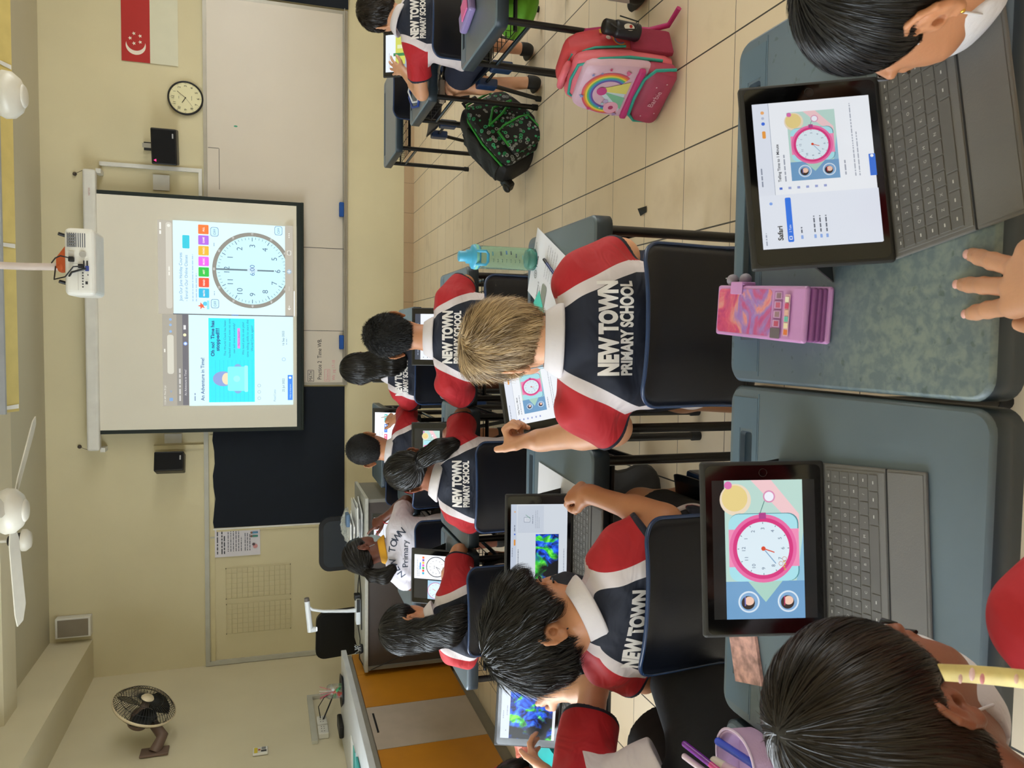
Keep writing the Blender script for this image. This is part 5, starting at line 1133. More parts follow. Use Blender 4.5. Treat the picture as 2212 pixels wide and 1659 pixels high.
# ---------------- pink backpack
M_pk = mat('bright pink nylon', 'c22f7a', .5, bump=.2, bscale=40); M_co = mat('coral pink nylon', 'c9404a', .5, bump=.2, bscale=30); M_teal = mat('teal zip', '2f9f94', .5); M_pmesh = mat('dark pink mesh', 'a32f50', .8, bump=.6, bscale=500)
M_pp = mat('pale lilac print cloth', 'd9b4cc', .4, var=.08, scale=10); M_pb = mat('salmon pink nylon', 'e06a7a', .5, bump=.2, bscale=30)
t = thing('pink_backpack', 'pink backpack with a rainbow picture and teal zips standing on the tiles', 'backpack', (1.0, 2.66, .0), 0)
t.rotation_euler = (math.radians(-3), math.radians(-4), math.radians(-62)); t.scale = (.94, .94, .94)
W2, D2, HH = .135, .095, .43
b = MB(); rblock(b, -W2, W2, -.02, D2+.02, .012, HH, .05, M_co, bagshape(W2, D2, HH, .66)); b.build('body', t)
b = MB(); rblock(b, -W2+.004, W2-.004, -.075, .0, .012, HH*.93, .035, M_pb, bagshape(W2, D2, HH, .64)); b.build('main_compartment', t)
b = MB(); rblock(b, -W2+.006, W2-.006, -.105, -.06, .10, HH*.86, .03, M_pp, bagshape(W2, D2, HH, .62)); fp = b.build('front_panel', t)
b = MB(); rblock(b, -W2+.002, W2-.002, -.130, -.05, .005, .135, .03, mat('rose print cloth', 'a83a58', .5, var=.1, scale=20), lambda x, y, z: (x, y+.02*max(0, (z-.05)/.085), z)); b.build('front_pocket', t)
MB().tube([(-W2+.0, -.10, .02), (-W2+.006, -.108, .10), (-.09, -.118, .135), (0, -.121, .143), (.09, -.118, .135), (W2-.006, -.108, .10), (W2-.0, -.10, .02)], .0065, M_teal, 8).build('pocket_zip', t)
b = MB(); rblock(b, -W2+.012, W2-.012, -.118, -.09, .135, .165, .01, M_pk); b.build('pink_band', t)
zp = [(-W2, -.06, .07), (-W2-.002, -.062, .20), (-W2+.02, -.062, .31), (-.07, -.058, .385), (.0, -.058, .395), (.07, -.058, .385), (W2-.02, -.062, .31), (W2+.002, -.062, .20), (W2, -.06, .07)]
MB().tube(zp, .006, M_teal, 8).build('main_zip', t)
MB().tube([(x*1.0, y+.055, z*1.05) for x, y, z in zp[1:-1]], .005, M_teal, 8).build('rear_zip', t)
MB().tube([(-.03, -.01, .405), (-.045, -.05, .425), (.0, -.06, .432), (.045, -.05, .425), (.03, -.01, .405)], .014, M_pb, 8).build('top_handle', t)
b = MB(); rblock(b, W2-.01, W2+.018, -.03, .09, .02, .19, .012, M_pmesh); b.build('mesh_pocket', t)
MB().tube([(-.08, .115, .36), (-.09, .13, .26), (-.10, .13, .10), (-.16, .10, .03), (-.20, .05, .02)], .013, M_pk, 6).tube([(.08, .115, .34), (.09, .14, .22), (.10, .14, .08), (.15, .12, .02), (.23, .12, .010)], .011, M_pk, 6).build('straps', t)
bv = BVHTree.FromPolygons([v.co.copy() for v in fp.data.vertices], [tuple(p.vertices) for p in fp.data.polygons])
F = Flat(None, .0)
c0 = (-.01, .245)
for i, c_ in enumerate(('6a4fa8', '3f8fc8', '5fb87a', 'e8cf4a', 'e88a3a', 'd8556a')):
    F.ring(c0[0], c0[1], .062+.007*i, .0692+.007*i, c_, 48, -.6, PI+.6)
F.poly([(-.09, .18), (.02, .18), (.015, .26), (-.02, .27)], 'c8dbe8'); F.poly([(.0, .175), (.06, .175), (.02, .265), (.0, .26)], 'e0d87a'); F.poly([(-.08, .175), (-.02, .175), (.0, .265)], '7fbfa0'); F.disc(.0, .275, .02, 'c23f8a', 16)
F.disc(-.075, .215, .030, 'e8a9c6', 24); F.disc(-.075, .215, .010, 'b0386a', 14); F.disc(-.045, .245, .010, 'b8a9d8', 12); F.disc(-.06, .255, .006, 'a9cfe0', 10)
for x, z_, r_, c_ in ((-.095, .30, .011, 'd0407a'), (-.11, .19, .012, 'a98fc8'), (.10, .20, .012, 'd86a9a')): F.heart(x, z_, r_, c_, .3)
for x, z_, r_, c_ in ((-.04, .345, .011, '7f8fd0'), (.07, .33, .008, '7f8fd0'), (.105, .27, .007, 'd0407a'), (.085, .30, .006, '8f9fd8'), (-.08, .26, .005, 'f0e0f0')): F.star(x, z_, r_, c_)
bm = bmesh.new(); me = bpy.data.meshes.new('tmp'); me.from_pydata(F.b.v, [], F.b.f); bm.from_mesh(me)
lay = bm.faces.layers.int.new('mi'); bm.faces.ensure_lookup_table()
for i, f_ in enumerate(bm.faces): f_[lay] = F.b.m[i]
bmesh.ops.triangulate(bm, faces=bm.faces)
for _ in range(3):
    es = [e for e in bm.edges if e.calc_length() > .02]
    if es: bmesh.ops.subdivide_edges(bm, edges=es, cuts=1); bmesh.ops.triangulate(bm, faces=bm.faces)
m = MB(); bm.verts.index_update(); PV = []
for v in bm.verts:
    h_ = bv.ray_cast(Vector((v.co.x, -.3, v.co.y)), Vector((0, 1, 0))); PV.append(tuple(h_[0]) if h_[0] else None)
for i, mt_ in enumerate(F.b.mats):
    fs = [f_ for f_ in bm.faces if f_[lay] == i and all(PV[v.index] for v in f_.verts)]; ids = sorted({v.index for f_ in fs for v in f_.verts}); mp_ = {k: j for j, k in enumerate(ids)}
    m.add([(PV[k][0], PV[k][1]-.0008-.00022*i, PV[k][2]) for k in ids], [[mp_[v.index] for v in f_.verts] for f_ in fs], mt_)
m.build('rainbow_print', fp); bm.free(); bpy.data.meshes.remove(me)
F = Flat(None, .0002); F.text('Barbie', -.03, .0, .022, 'd8a9b8', width=.08, rot=-.15); [F.star(x, y, .004, 'e0c8d0') for x, y in ((-.08, .03), (-.06, -.02), (.07, .02), (.09, -.015))]; F.build('pocket_lettering', t, plane_M((0, -.1315, .06), (1, 0, 0), (0, 0, 1)))
F = Flat(None, .0002); F.heart(.03, .30, .012, 'd8a93a'); F.heart(.02, .26, .010, 'c2304a'); F.ring(-.005, .23, .022, .028, 'e08a3a', 20); F.ring(-.005, .23, .016, .022, '4a6fc0', 20); F.disc(0, .275, .01, 'e8dcd8', 12)
F.build('side_print', t, plane_M((W2+.001, .03, 0), (0, 1, 0), (0, 0, 1)))
t2 = thing('flask', 'dark navy flask in the side pocket of the pink backpack', 'flask', (0, 0, 0), 0)
Mb = Matrix.LocRotScale(Vector((1.0, 2.66, 0)), Matrix.Rotation(math.radians(-62), 3, 'Z').to_quaternion(), None) @ Vector((W2+.020, .03, .17)); t2.location = Mb; t2.rotation_euler = (0, .05, 0)
MB().lathe([(0, 0), (.028, .0), (.030, .006), (.030, .085), (.026, .095), (0, .095)], mat('navy flask', '10131f', .35), n=28).build('body', t2)
MB().lathe([(.024, .095), (.026, .10), (.026, .130), (.022, .135), (0, .135)], M_blk, n=28).build('lid', t2); MB().tube([(.0, -.03, .12), (-.02, -.045, .09), (-.01, -.045, .03), (.02, -.04, .02), (.03, -.034, .09)], .0025, M_blk, 6).build('loop', t2)
F = Flat(None, .0003); F.disc(0, 0, .012, 'd9d4cc', 16, .02); F.disc(.003, -.006, .006, 'b02a2a', 12); F.build('patch', t2, plane_M((0, -.0305, .05), (1, 0, 0), (0, 0, 1)))
# ---------------- people: smooth implicit bodies turned into one continuous skin
V3 = lambda *a: np.array(a, float)
def nrm(v): v = np.array(v, float); return v/max(1e-9, np.linalg.norm(v))
class SDF:
    def __init__(s, lo, hi, h):
        s.h = h; s.lo = np.array(lo, float); s.n = np.ceil((np.array(hi)-s.lo)/h).astype(int)+1
        s.A = np.full(s.n, 0.5, np.float32); s.ops = []
    def _rng(s, lo, hi):
        a = np.maximum(0, np.floor((lo-s.lo)/s.h).astype(int)); b = np.minimum(s.n, np.ceil((hi-s.lo)/s.h).astype(int)+1)
        if (b <= a).any(): return None
        ax = [s.lo[i]+s.h*np.arange(a[i], b[i]) for i in range(3)]
        sl = tuple(slice(a[i], b[i]) for i in range(3))
        return sl, ax[0][:, None, None].astype(np.float32), ax[1][None, :, None].astype(np.float32), ax[2][None, None, :].astype(np.float32)
    def _mix(s, sl, d, k, sub=False):
        A = s.A[sl]
        if sub:
            d = -d; hh = np.maximum(k-np.abs(A-d), 0)/k; s.A[sl] = np.maximum(A, d)+hh*hh*k*.25
        else:
            hh = np.maximum(k-np.abs(A-d), 0)/k; s.A[sl] = np.minimum(A, d)-hh*hh*k*.25
    def cone(s, a, b, ra, rb, k=.02, sub=False):
        a = np.array(a, float); b = np.array(b, float); m = max(ra, rb)+k+3*s.h
        r = s._rng(np.minimum(a, b)-m, np.maximum(a, b)+m)
        if r is None: return s
        sl, x, y, z = r; ab = b-a; L = float(ab@ab)+1e-12
        px, py, pz = x-a[0], y-a[1], z-a[2]
        t = np.clip((px*ab[0]+py*ab[1]+pz*ab[2])/L, 0, 1)
        d = np.sqrt((px-t*ab[0])**2+(py-t*ab[1])**2+(pz-t*ab[2])**2)-(ra+(rb-ra)*t)
        s._mix(sl, d, k, sub); return s
    def ell(s, c, ax, rad, k=.02, sub=False):
        c = np.array(c, float); rad = np.array(rad, float); m = rad.max()+k+3*s.h; r = s._rng(c-m, c+m)
        if r is None: return s
        sl, x, y, z = r; px, py, pz = x-c[0], y-c[1], z-c[2]
        q = [(px*a[0]+py*a[1]+pz*a[2]) for a in ax]
        k0 = np.sqrt(sum((q[i]/rad[i])**2 for i in range(3)))+1e-6; k1 = np.sqrt(sum((q[i]/rad[i]**2)**2 for i in range(3)))+1e-6
        s._mix(sl, k0*(k0-1)/k1, k, sub); return s
    def cylcut(s, a, d, R, L):
        a = np.array(a, float); d = nrm(d); m = R+L; r = s._rng(a-m, a+m)
        if r is None: return s
        sl, x, y, z = r; px, py, pz = x-a[0], y-a[1], z-a[2]
        al = px*d[0]+py*d[1]+pz*d[2]; rad = np.sqrt(np.maximum(px*px+py*py+pz*pz-al*al, 0))
        s._mix(sl, np.maximum(np.maximum(-al, al-L), rad-R), .004, True); return s
    def plane(s, p, nrm_, k=.01, lim=None):
        """removes what lies on the side the normal points to"""
        p = np.array(p, float); n_ = nrm(nrm_)
        lo, hi = (s.lo, s.lo+s.h*s.n) if lim is None else lim
        r = s._rng(np.array(lo), np.array(hi)); sl, x, y, z = r
        s._mix(sl, -((x-p[0])*n_[0]+(y-p[1])*n_[1]+(z-p[2])*n_[2]), k, True); return s
    def sample(s, P):
        g = np.clip((P-s.lo)/s.h, 0, s.n-1.001); i = g.astype(int); f = g-i; r = 0
        for a in (0, 1):
            for b in (0, 1):
                for c in (0, 1):
                    w_ = (f[:, 0] if a else 1-f[:, 0])*(f[:, 1] if b else 1-f[:, 1])*(f[:, 2] if c else 1-f[:, 2])
                    r = r+w_*s.A[i[:, 0]+a, i[:, 1]+b, i[:, 2]+c]
        return r
    def grad(s, P):
        e = s.h*1.2; G = np.stack([s.sample(P+d)-s.sample(P-d) for d in np.eye(3)*e], 1)
        return G/(np.linalg.norm(G, axis=1, keepdims=True)+1e-9)
    def mesh(s):
        A = s.A; n = s.n; ins = A < 0
        cnt = np.zeros(n-1, np.int8)
        for a in (0, 1):
            for b in (0, 1):
                for c in (0, 1): cnt += ins[a:n[0]-1+a, b:n[1]-1+b, c:n[2]-1+c]
        I = np.argwhere((cnt > 0) & (cnt < 8)); idm = np.full(n-1, -1, np.int64); idm[tuple(I.T)] = np.arange(len(I))
        acc = np.zeros((len(I), 3)); num = np.zeros(len(I))
        for ax in range(3):
            o1, o2 = [q for q in range(3) if q != ax]
            for u in (0, 1):
                for v in (0, 1):
                    p = I.copy(); p[:, o1] += u; p[:, o2] += v; q = p.copy(); q[:, ax] += 1
                    va, vb = A[tuple(p.T)], A[tuple(q.T)]; m = (va < 0) != (vb < 0); t = np.where(m, va/(va-vb+1e-12), 0)
                    P = p.astype(float); P[:, ax] += t; acc[m] += P[m]; num[m] += 1
        Vt = s.lo+s.h*acc/num[:, None]; Fs = []
        for ax in range(3):
            o1, o2 = [(1, 2), (2, 0), (0, 1)][ax]
            sl0 = [slice(None)]*3; sl1 = [slice(None)]*3; sl0[ax] = slice(0, n[ax]-1); sl1[ax] = slice(1, n[ax])
            E = np.argwhere(ins[tuple(sl0)] != ins[tuple(sl1)]); E = E[(E[:, o1] > 0) & (E[:, o2] > 0) & (E[:, o1] < n[o1]-1) & (E[:, o2] < n[o2]-1)]
            if not len(E): continue
            c = []
            for du, dv in ((-1, -1), (0, -1), (0, 0), (-1, 0)):
                p = E.copy(); p[:, o1] += du; p[:, o2] += dv; c.append(idm[tuple(p.T)])
            Q = np.stack(c, 1); flip = ins[tuple(E.T)]; Q[~flip] = Q[~flip][:, ::-1]; Fs.append(Q[(Q >= 0).all(1)])
        return Vt, np.concatenate(Fs)
def npmesh(name, Vt, Q, mt, parent, org, attrs=None, smooth=True):
    me = bpy.data.meshes.new(name); me.vertices.add(len(Vt)); me.vertices.foreach_set('co', (Vt-org).astype(np.float32).ravel())
    me.loops.add(Q.size); me.loops.foreach_set('vertex_index', Q.astype(np.int32).ravel()); me.polygons.add(len(Q))
    me.polygons.foreach_set('loop_start', np.arange(0, Q.size, Q.shape[1], dtype=np.int32)); me.polygons.foreach_set('loop_total', np.full(len(Q), Q.shape[1], np.int32))
    me.update(calc_edges=True); me.polygons.foreach_set('use_smooth', np.full(len(Q), smooth)); me.materials.append(mt)
    for k, v in (attrs or {}).items():
        a = me.attributes.new(k, 'FLOAT', 'POINT'); a.data.foreach_set('value', v.astype(np.float32))
    o = bpy.data.objects.new(name, me); C.objects.link(o); o.parent = parent; return o
def skin(name, col):
    if name in _m: return _m[name]
    m = mat(name, col, 0.48, var=.07, scale=14, bump=.04, bscale=260, spec=.4, sss=.12); return m
def hair_mat(name, c0, c1, rough=.38):
    if name in _m: return _m[name]
    m = bpy.data.materials.new(name); nt, b = nodes(m); a = nt.nodes.new('ShaderNodeAttribute'); a.attribute_name = 'tone'
    r = nt.nodes.new('ShaderNodeValToRGB'); r.color_ramp.elements[0].color = (*lin(c0), 1); r.color_ramp.elements[1].color = (*lin(c1), 1)
    nt.links.new(a.outputs['Fac'], r.inputs[0]); nt.links.new(r.outputs[0], b.inputs['Base Color'])
    b.inputs['Roughness'].default_value = rough; b.inputs['Specular IOR Level'].default_value = .35; _m[name] = m; return m
H_black = hair_mat('black hair', '040404', '2a2725', .32); H_brown = hair_mat('dark brown hair', '070504', '33281f', .34); H_blond = hair_mat('ash blond hair', '523c27', 'd2b488', .42)
H_crop = hair_mat('cropped black hair', '070707', '1b1a1a', .7)
def cloth(name, cols, rough=.75):
    """team shirt: navy back, white band, red sleeves, navy cuffs from the distance fields stored on the mesh"""
    if name in _m: return _m[name]
    m = bpy.data.materials.new(name); nt, b = nodes(m)
    def at(n): a = nt.nodes.new('ShaderNodeAttribute'); a.attribute_name = n; return a.outputs['Fac']
    def th(src, v):
        q = nt.nodes.new('ShaderNodeMath'); q.operation = 'GREATER_THAN'; q.inputs[1].default_value = v; nt.links.new(src, q.inputs[0]); return q.outputs[0]
    band, cuff = at('band'), at('cuff'); cur = None
    for src, v, c in ((None, 0, cols[0]), (band, 0., cols[1]), (band, .030, cols[2]), (cuff, 0., cols[3])):
        if src is None:
            rg = nt.nodes.new('ShaderNodeRGB'); rg.outputs[0].default_value = (*lin(c), 1); cur = rg.outputs[0]; continue
        mx = nt.nodes.new('ShaderNodeMix'); mx.data_type = 'RGBA'; nt.links.new(th(src, v), mx.inputs[0]); nt.links.new(cur, mx.inputs[6]); mx.inputs[7].default_value = (*lin(c), 1); cur = mx.outputs[2]
    nt.links.new(cur, b.inputs['Base Color']); b.inputs['Roughness'].default_value = rough; b.inputs['Sheen Weight'].default_value = .04
    tc = nt.nodes.new('ShaderNodeTexCoord'); mp = nt.nodes.new('ShaderNodeMapping'); mp.inputs['Scale'].default_value = (7, 9, 14); mp.inputs['Rotation'].default_value = (.5, .6, .2)
    nt.links.new(tc.outputs['Object'], mp.inputs[0]); n = nt.nodes.new('ShaderNodeTexNoise'); n.inputs['Scale'].default_value = 1.1; n.inputs['Detail'].default_value = 2; n.inputs['Distortion'].default_value = 1.2
    nt.links.new(mp.outputs[0], n.inputs['Vector']); bp = nt.nodes.new('ShaderNodeBump'); bp.inputs['Strength'].default_value = .55; bp.inputs['Distance'].default_value = .02
    nt.links.new(n.outputs[0], bp.inputs['Height']); nt.links.new(bp.outputs[0], b.inputs['Normal']); _m[name] = m; return m
SH_team = cloth('navy, white and red school shirt', ('0c1428', 'd0c6c8', 'ab101d', '0c1428')); SH_white = cloth('white school shirt', ('cfcad4', 'cfcad4', 'cfcad4', 'cfcad4'))
M_collar = mat('white cotton collar', 'd0c9cb', .8, bump=.1, bscale=60); M_ycollar = mat('yellow cotton collar', 'd59a1e', .8); M_print = mat('white shirt print', 'd9d3cf', .6); M_navyprint = mat('dark blue shirt print', '2a3448', .6)
M_shorts = mat('black shorts cloth', '0e0f15', .85, bump=.35, bscale=18); M_nshorts = mat('navy shorts cloth', '141b30', .85, bump=.35, bscale=18)
M_mask = mat('white face mask', 'd9d6d8', .8, bump=.15, bscale=90); M_maskb = mat('pale blue face mask', '9fb4bd', .8, bump=.15, bscale=90); M_maskd = mat('dark navy face mask', '0c1020', .75, bump=.15, bscale=90)
M_eye = mat('dark eye', '120c0a', .2); M_shoe = mat('black shoe', '0c0c0d', .6)

def finger_chain(F, base, d, n_, t, L, r, curl, k):
    p = np.array(base); a = 0
    for i, (l, c) in enumerate(zip((.46, .30, .24), curl)):
        a += c; dr = d*math.cos(a)-n_*math.sin(a); q = p+dr*L*l; F.cone(p, q, r*(1-.07*i), r*(.93-.07*i), k); pp = p; p = q
    return p, dr, r*.80, nrm(n_*math.cos(a)+d*math.sin(a))
TIPS = []
def hand(F, W, d, n_, side, curl=(.35, .4, .3), sc=1.0, spread=.10, thumb=None, curls=None, fl=1.0, fr=1.0):
    d = nrm(d); n_ = nrm(np.array(n_)-d*np.dot(n_, d)); t = -np.cross(d, n_)*side
    K = []
    for off, fw in ((.025, .066), (.0085, .071), (-.0085, .068), (-.024, .060)):
        K.append(W+d*fw*sc+t*off*sc)
    for q in K: F.cone(W+(q-W)*.12, q, .017*sc, .0105*sc, .010)
    F.cone(K[0]-n_*.004, K[3]-n_*.004, .0095*sc, .009*sc, .010); F.cone(W-d*.01, W+d*.012, .019*sc, .020*sc, .015)
    for i, (q, l) in enumerate(zip(K, (.062, .069, .064, .050))):
        dd = nrm(d+t*spread*(1.5-i)); c = curls[i] if curls else curl
        if i == 0: TIPS.clear()
        TIPS.append(finger_chain(F, q, dd, n_, t, l*sc*fl, .0079*sc*fr*(1 if i < 3 else .88), c, .004))
    b = W+d*.016*sc+t*.020*sc-n_*.005*sc; td = thumb or [(.62, .72, -.25), (.85, .45, -.25), (.95, .2, -.25)]
    for i, ((a_, b_, c_), l) in enumerate(zip(td, (.034, .026, .021))):
        dr = nrm(d*a_+t*b_+n_*c_); q = b+dr*l*sc; F.cone(b, q, (.0125, .0098, .0088)[i]*sc, (.0100, .0088, .0074)[i]*sc, .010 if i == 0 else .004); b = q

def head_prims(F, H, ax, s, nb, face=True):
    r, f, u = ax; T = lambda x, y, z: H+s*(r*x+f*y+u*z)
    E = lambda c, rad, k=.02, sub=False: F.ell(T(*c), ax, [v*s for v in rad], k, sub)
    E((0, -.012, .028), (.071, .089, .080)); E((0, .028, -.045), (.053, .060, .060), .04); E((0, .045, -.008), (.058, .046, .05), .03)
    F.cone(T(0, .052, -.088), T(0, .050, -.085), .021*s, .021*s, .03)
    if face:
        for q in (-1, 1):
            F.cone(T(q*.029, .098, .008), T(q*.029, .100, .008), .013*s, .013*s, .012, True); F.cone(T(q*.029, .080, .006), T(q*.030, .081, .006), .0125*s, .0125*s, .004)
            F.cone(T(q*.014, .086, .030), T(q*.045, .078, .027), .008*s, .006*s, .012); F.cone(T(q*.036, .062, -.025), T(q*.036, .062, -.022), .022*s, .02*s, .02)
        F.cone(T(0, .092, .016), T(0, .106, -.018), .007*s, .0115*s, .012); F.cone(T(-.013, .092, -.022), T(.013, .092, -.022), .0075*s, .0075*s, .01)
        F.cone(T(-.016, .086, -.050), T(.016, .086, -.050), .006*s, .006*s, .008); F.cone(T(-.013, .084, -.060), T(.013, .084, -.060), .007*s, .007*s, .008)
    for q in (-1, 1):       # ears: rim, bowl and lobe
        B = lambda a, y, z: T(q*(.070+a), -.008+y, -.004+z)
        F.cone(B(-.004, .006, -.004), B(.004, -.004, .0), .016*s, .014*s, .010)
        F.ell(B(.008, -.006, .001), (nrm(r*q+f*.50), nrm(f-r*q*.50), u), [.0045*s, .018*s, .028*s], .006)
        rim = [B(.004, .010, .006), B(.006, .010, .020), B(.010, .001, .030), B(.015, -.012, .030), B(.019, -.022, .019), B(.020, -.025, .004), B(.016, -.020, -.011), B(.010, -.009, -.023)]
        for a, b in zip(rim, rim[1:]): F.cone(a, b, .0040*s, .0040*s, .003)
        F.cone(B(.007, -.002, -.026), B(.006, .003, -.024), .0072*s, .006*s, .004); F.cone(B(.013, .000, -.004), B(.008, .004, -.006), .0085*s, .006*s, .004, True)
        anti = [B(.012, -.004, .018), B(.015, -.013, .008), B(.014, -.013, -.006), B(.010, -.005, -.015)]
        for a, b in zip(anti, anti[1:]): F.cone(a, b, .0034*s, .0034*s, .004)
        F.cone(B(.007, .010, -.007), B(.007, .011, -.003), .0038*s, .0038*s, .004)
    F.cone(T(0, -.018, -.030), nb, .046*s, .050, .03)

def strands(F, Vt, N, flow, L, wdt, lift, steps=6, jit=.35, wave=0., rs=1):
    """ribbons combed over the hair shell"""
    rg = np.random.default_rng(rs); P = Vt[rg.integers(0, len(Vt), N)]+rg.normal(0, F.h*.4, (N, 3)); G = F.grad(P); P = P-G*F.sample(P)[:, None]
    J = rg.normal(0, jit, (N, 3)); ln = L*rg.uniform(.55, 1.15, N); tone = rg.uniform(0, 1, N); lf = lift*rg.uniform(.2, 1.3, N); ph = rg.uniform(0, 6, N); tw_ = rg.uniform(-.8, .8, (N, 1))
    pts = []; base = P.copy(); prev = None
    q_ = P*np.array([1, 1, 1.])/.021; cl = np.stack([np.sin(q_[:, 1]*1.3+2*np.sin(q_[:, 2])), np.sin(q_[:, 2]*1.1+2*np.sin(q_[:, 0]*.9)), np.sin(q_[:, 0]*1.2+2*np.sin(q_[:, 1]*.8))], 1); J = J*.6+cl*(jit*.9); tone = np.clip(.45*tone+.3+.28*np.sin(q_[:, 0]*1.7+q_[:, 2]*1.3+2*np.sin(q_[:, 1]*1.9)), 0, 1); lf = lf*(1+.5*cl[:, 0])
    for i in range(steps+1):
        t = i/steps; G = F.grad(base); base = base-G*F.sample(base)[:, None]
        d = flow(base)+J*.6; d -= G*(d*G).sum(1, keepdims=True); d /= np.linalg.norm(d, axis=1, keepdims=True)+1e-9
        if wave: d += np.cross(G, d)*(wave*np.sin(ph+t*9))[:, None]; d /= np.linalg.norm(d, axis=1, keepdims=True)
        prev = d if prev is None else nrm_rows(prev*.6+d*.4)
        sd = np.cross(prev, G); sd /= np.linalg.norm(sd, axis=1, keepdims=True)+1e-9; sd = sd*np.cos(tw_)+G*np.sin(tw_)
        pts.append((base+G*(.0006+lf*t**1.5)[:, None], sd)); base = base+prev*(ln/steps)[:, None]
    S1 = steps+1; Vs = np.zeros((N, S1, 2, 3))
    for i, (p, sd) in enumerate(pts):
        w_ = wdt*(1-(i/steps)**2*.85); Vs[:, i, 0] = p-sd*w_/2; Vs[:, i, 1] = p+sd*w_/2
    k = np.arange(N)[:, None]*S1*2+np.arange(steps)[None]*2; k = k.ravel()
    return Vs.reshape(-1, 3), np.stack([k, k+1, k+3, k+2], 1), np.repeat(tone, S1*2)
def nrm_rows(a): return a/(np.linalg.norm(a, axis=1, keepdims=True)+1e-9)
def hair_obj(parent, org, F, mt, N, flow, L, wdt, lift, steps=6, jit=.35, wave=0., name='hair', rs=1, shelltone=.25):
    Vt, Q = F.mesh(); a, b, c = strands(F, Vt, N, flow, L, wdt, lift, steps, jit, wave, rs)
    return npmesh(name, np.concatenate([Vt, a]), np.concatenate([Q, b+len(Vt)]), mt, parent, org, {'tone': np.concatenate([np.full(len(Vt), shelltone), c])})
def backtext(parent, org, Vt, Q, O, xd, yd, lines, mt, name='shirt_lettering'):
    """letters laid on the cloth: each is dropped straight onto the shirt surface"""
    bv = BVHTree.FromPolygons([Vector(v) for v in Vt], [tuple(int(i) for i in q) for q in Q]); xd = nrm(xd); yd = nrm(np.array(yd)-xd*np.dot(xd, yd)); n_ = np.cross(xd, yd)
    m = MB()
    for txt, cx, cy, h, wd, bold, arc in lines:
        chars = [(txt, 0)] if not arc else None
        if arc:
            chars = []; tot = len(txt)
            for i, ch in enumerate(txt): chars.append((ch, (i-(tot-1)/2)/tot))
        for ch, fpos in chars:
            if ch == ' ': continue
            vs, fs, x0, x1, y0, y1 = glyphs(ch, bold); bm = bmesh.new(); sc = h/.70; sx = (wd/(x1-x0)) if not arc else sc
            L = [bm.verts.new(((v[0]-(x0+x1)/2)*sx, v[1]*sc, 0)) for v in vs]
            for f in fs:
                try: bm.faces.new([L[i] for i in f])
                except ValueError: pass
            bmesh.ops.triangulate(bm, faces=bm.faces)
            for _ in range(5):
                es = [e for e in bm.edges if e.calc_length() > .011]
                if not es: break
                bmesh.ops.subdivide_edges(bm, edges=es, cuts=1); bmesh.ops.triangulate(bm, faces=bm.faces)
            ok = {}; P = []
            for v in bm.verts:
                x, y = v.co.x, v.co.y
                if arc:
                    a = fpos*arc; R_ = wd/arc; y2 = y+R_; x, y = x*math.cos(a)+y2*math.sin(a), -x*math.sin(a)+y2*math.cos(a)-R_
                o = O+xd*(cx+x)+yd*(cy+y)+n_*.25; hit = bv.ray_cast(Vector(o), Vector(-n_), .4)
                ok[v] = hit[0] is not None; P.append(tuple(hit[0]+hit[1]*.0015) if hit[0] is not None else (0, 0, 0))
            bm.verts.index_update()
            m.add([tuple(np.array(p)-org) for p in P], [[v.index for v in f.verts] for f in bm.faces if all(ok[v] for v in f.verts)], mt, True); bm.free()
    return m.build(name, parent)

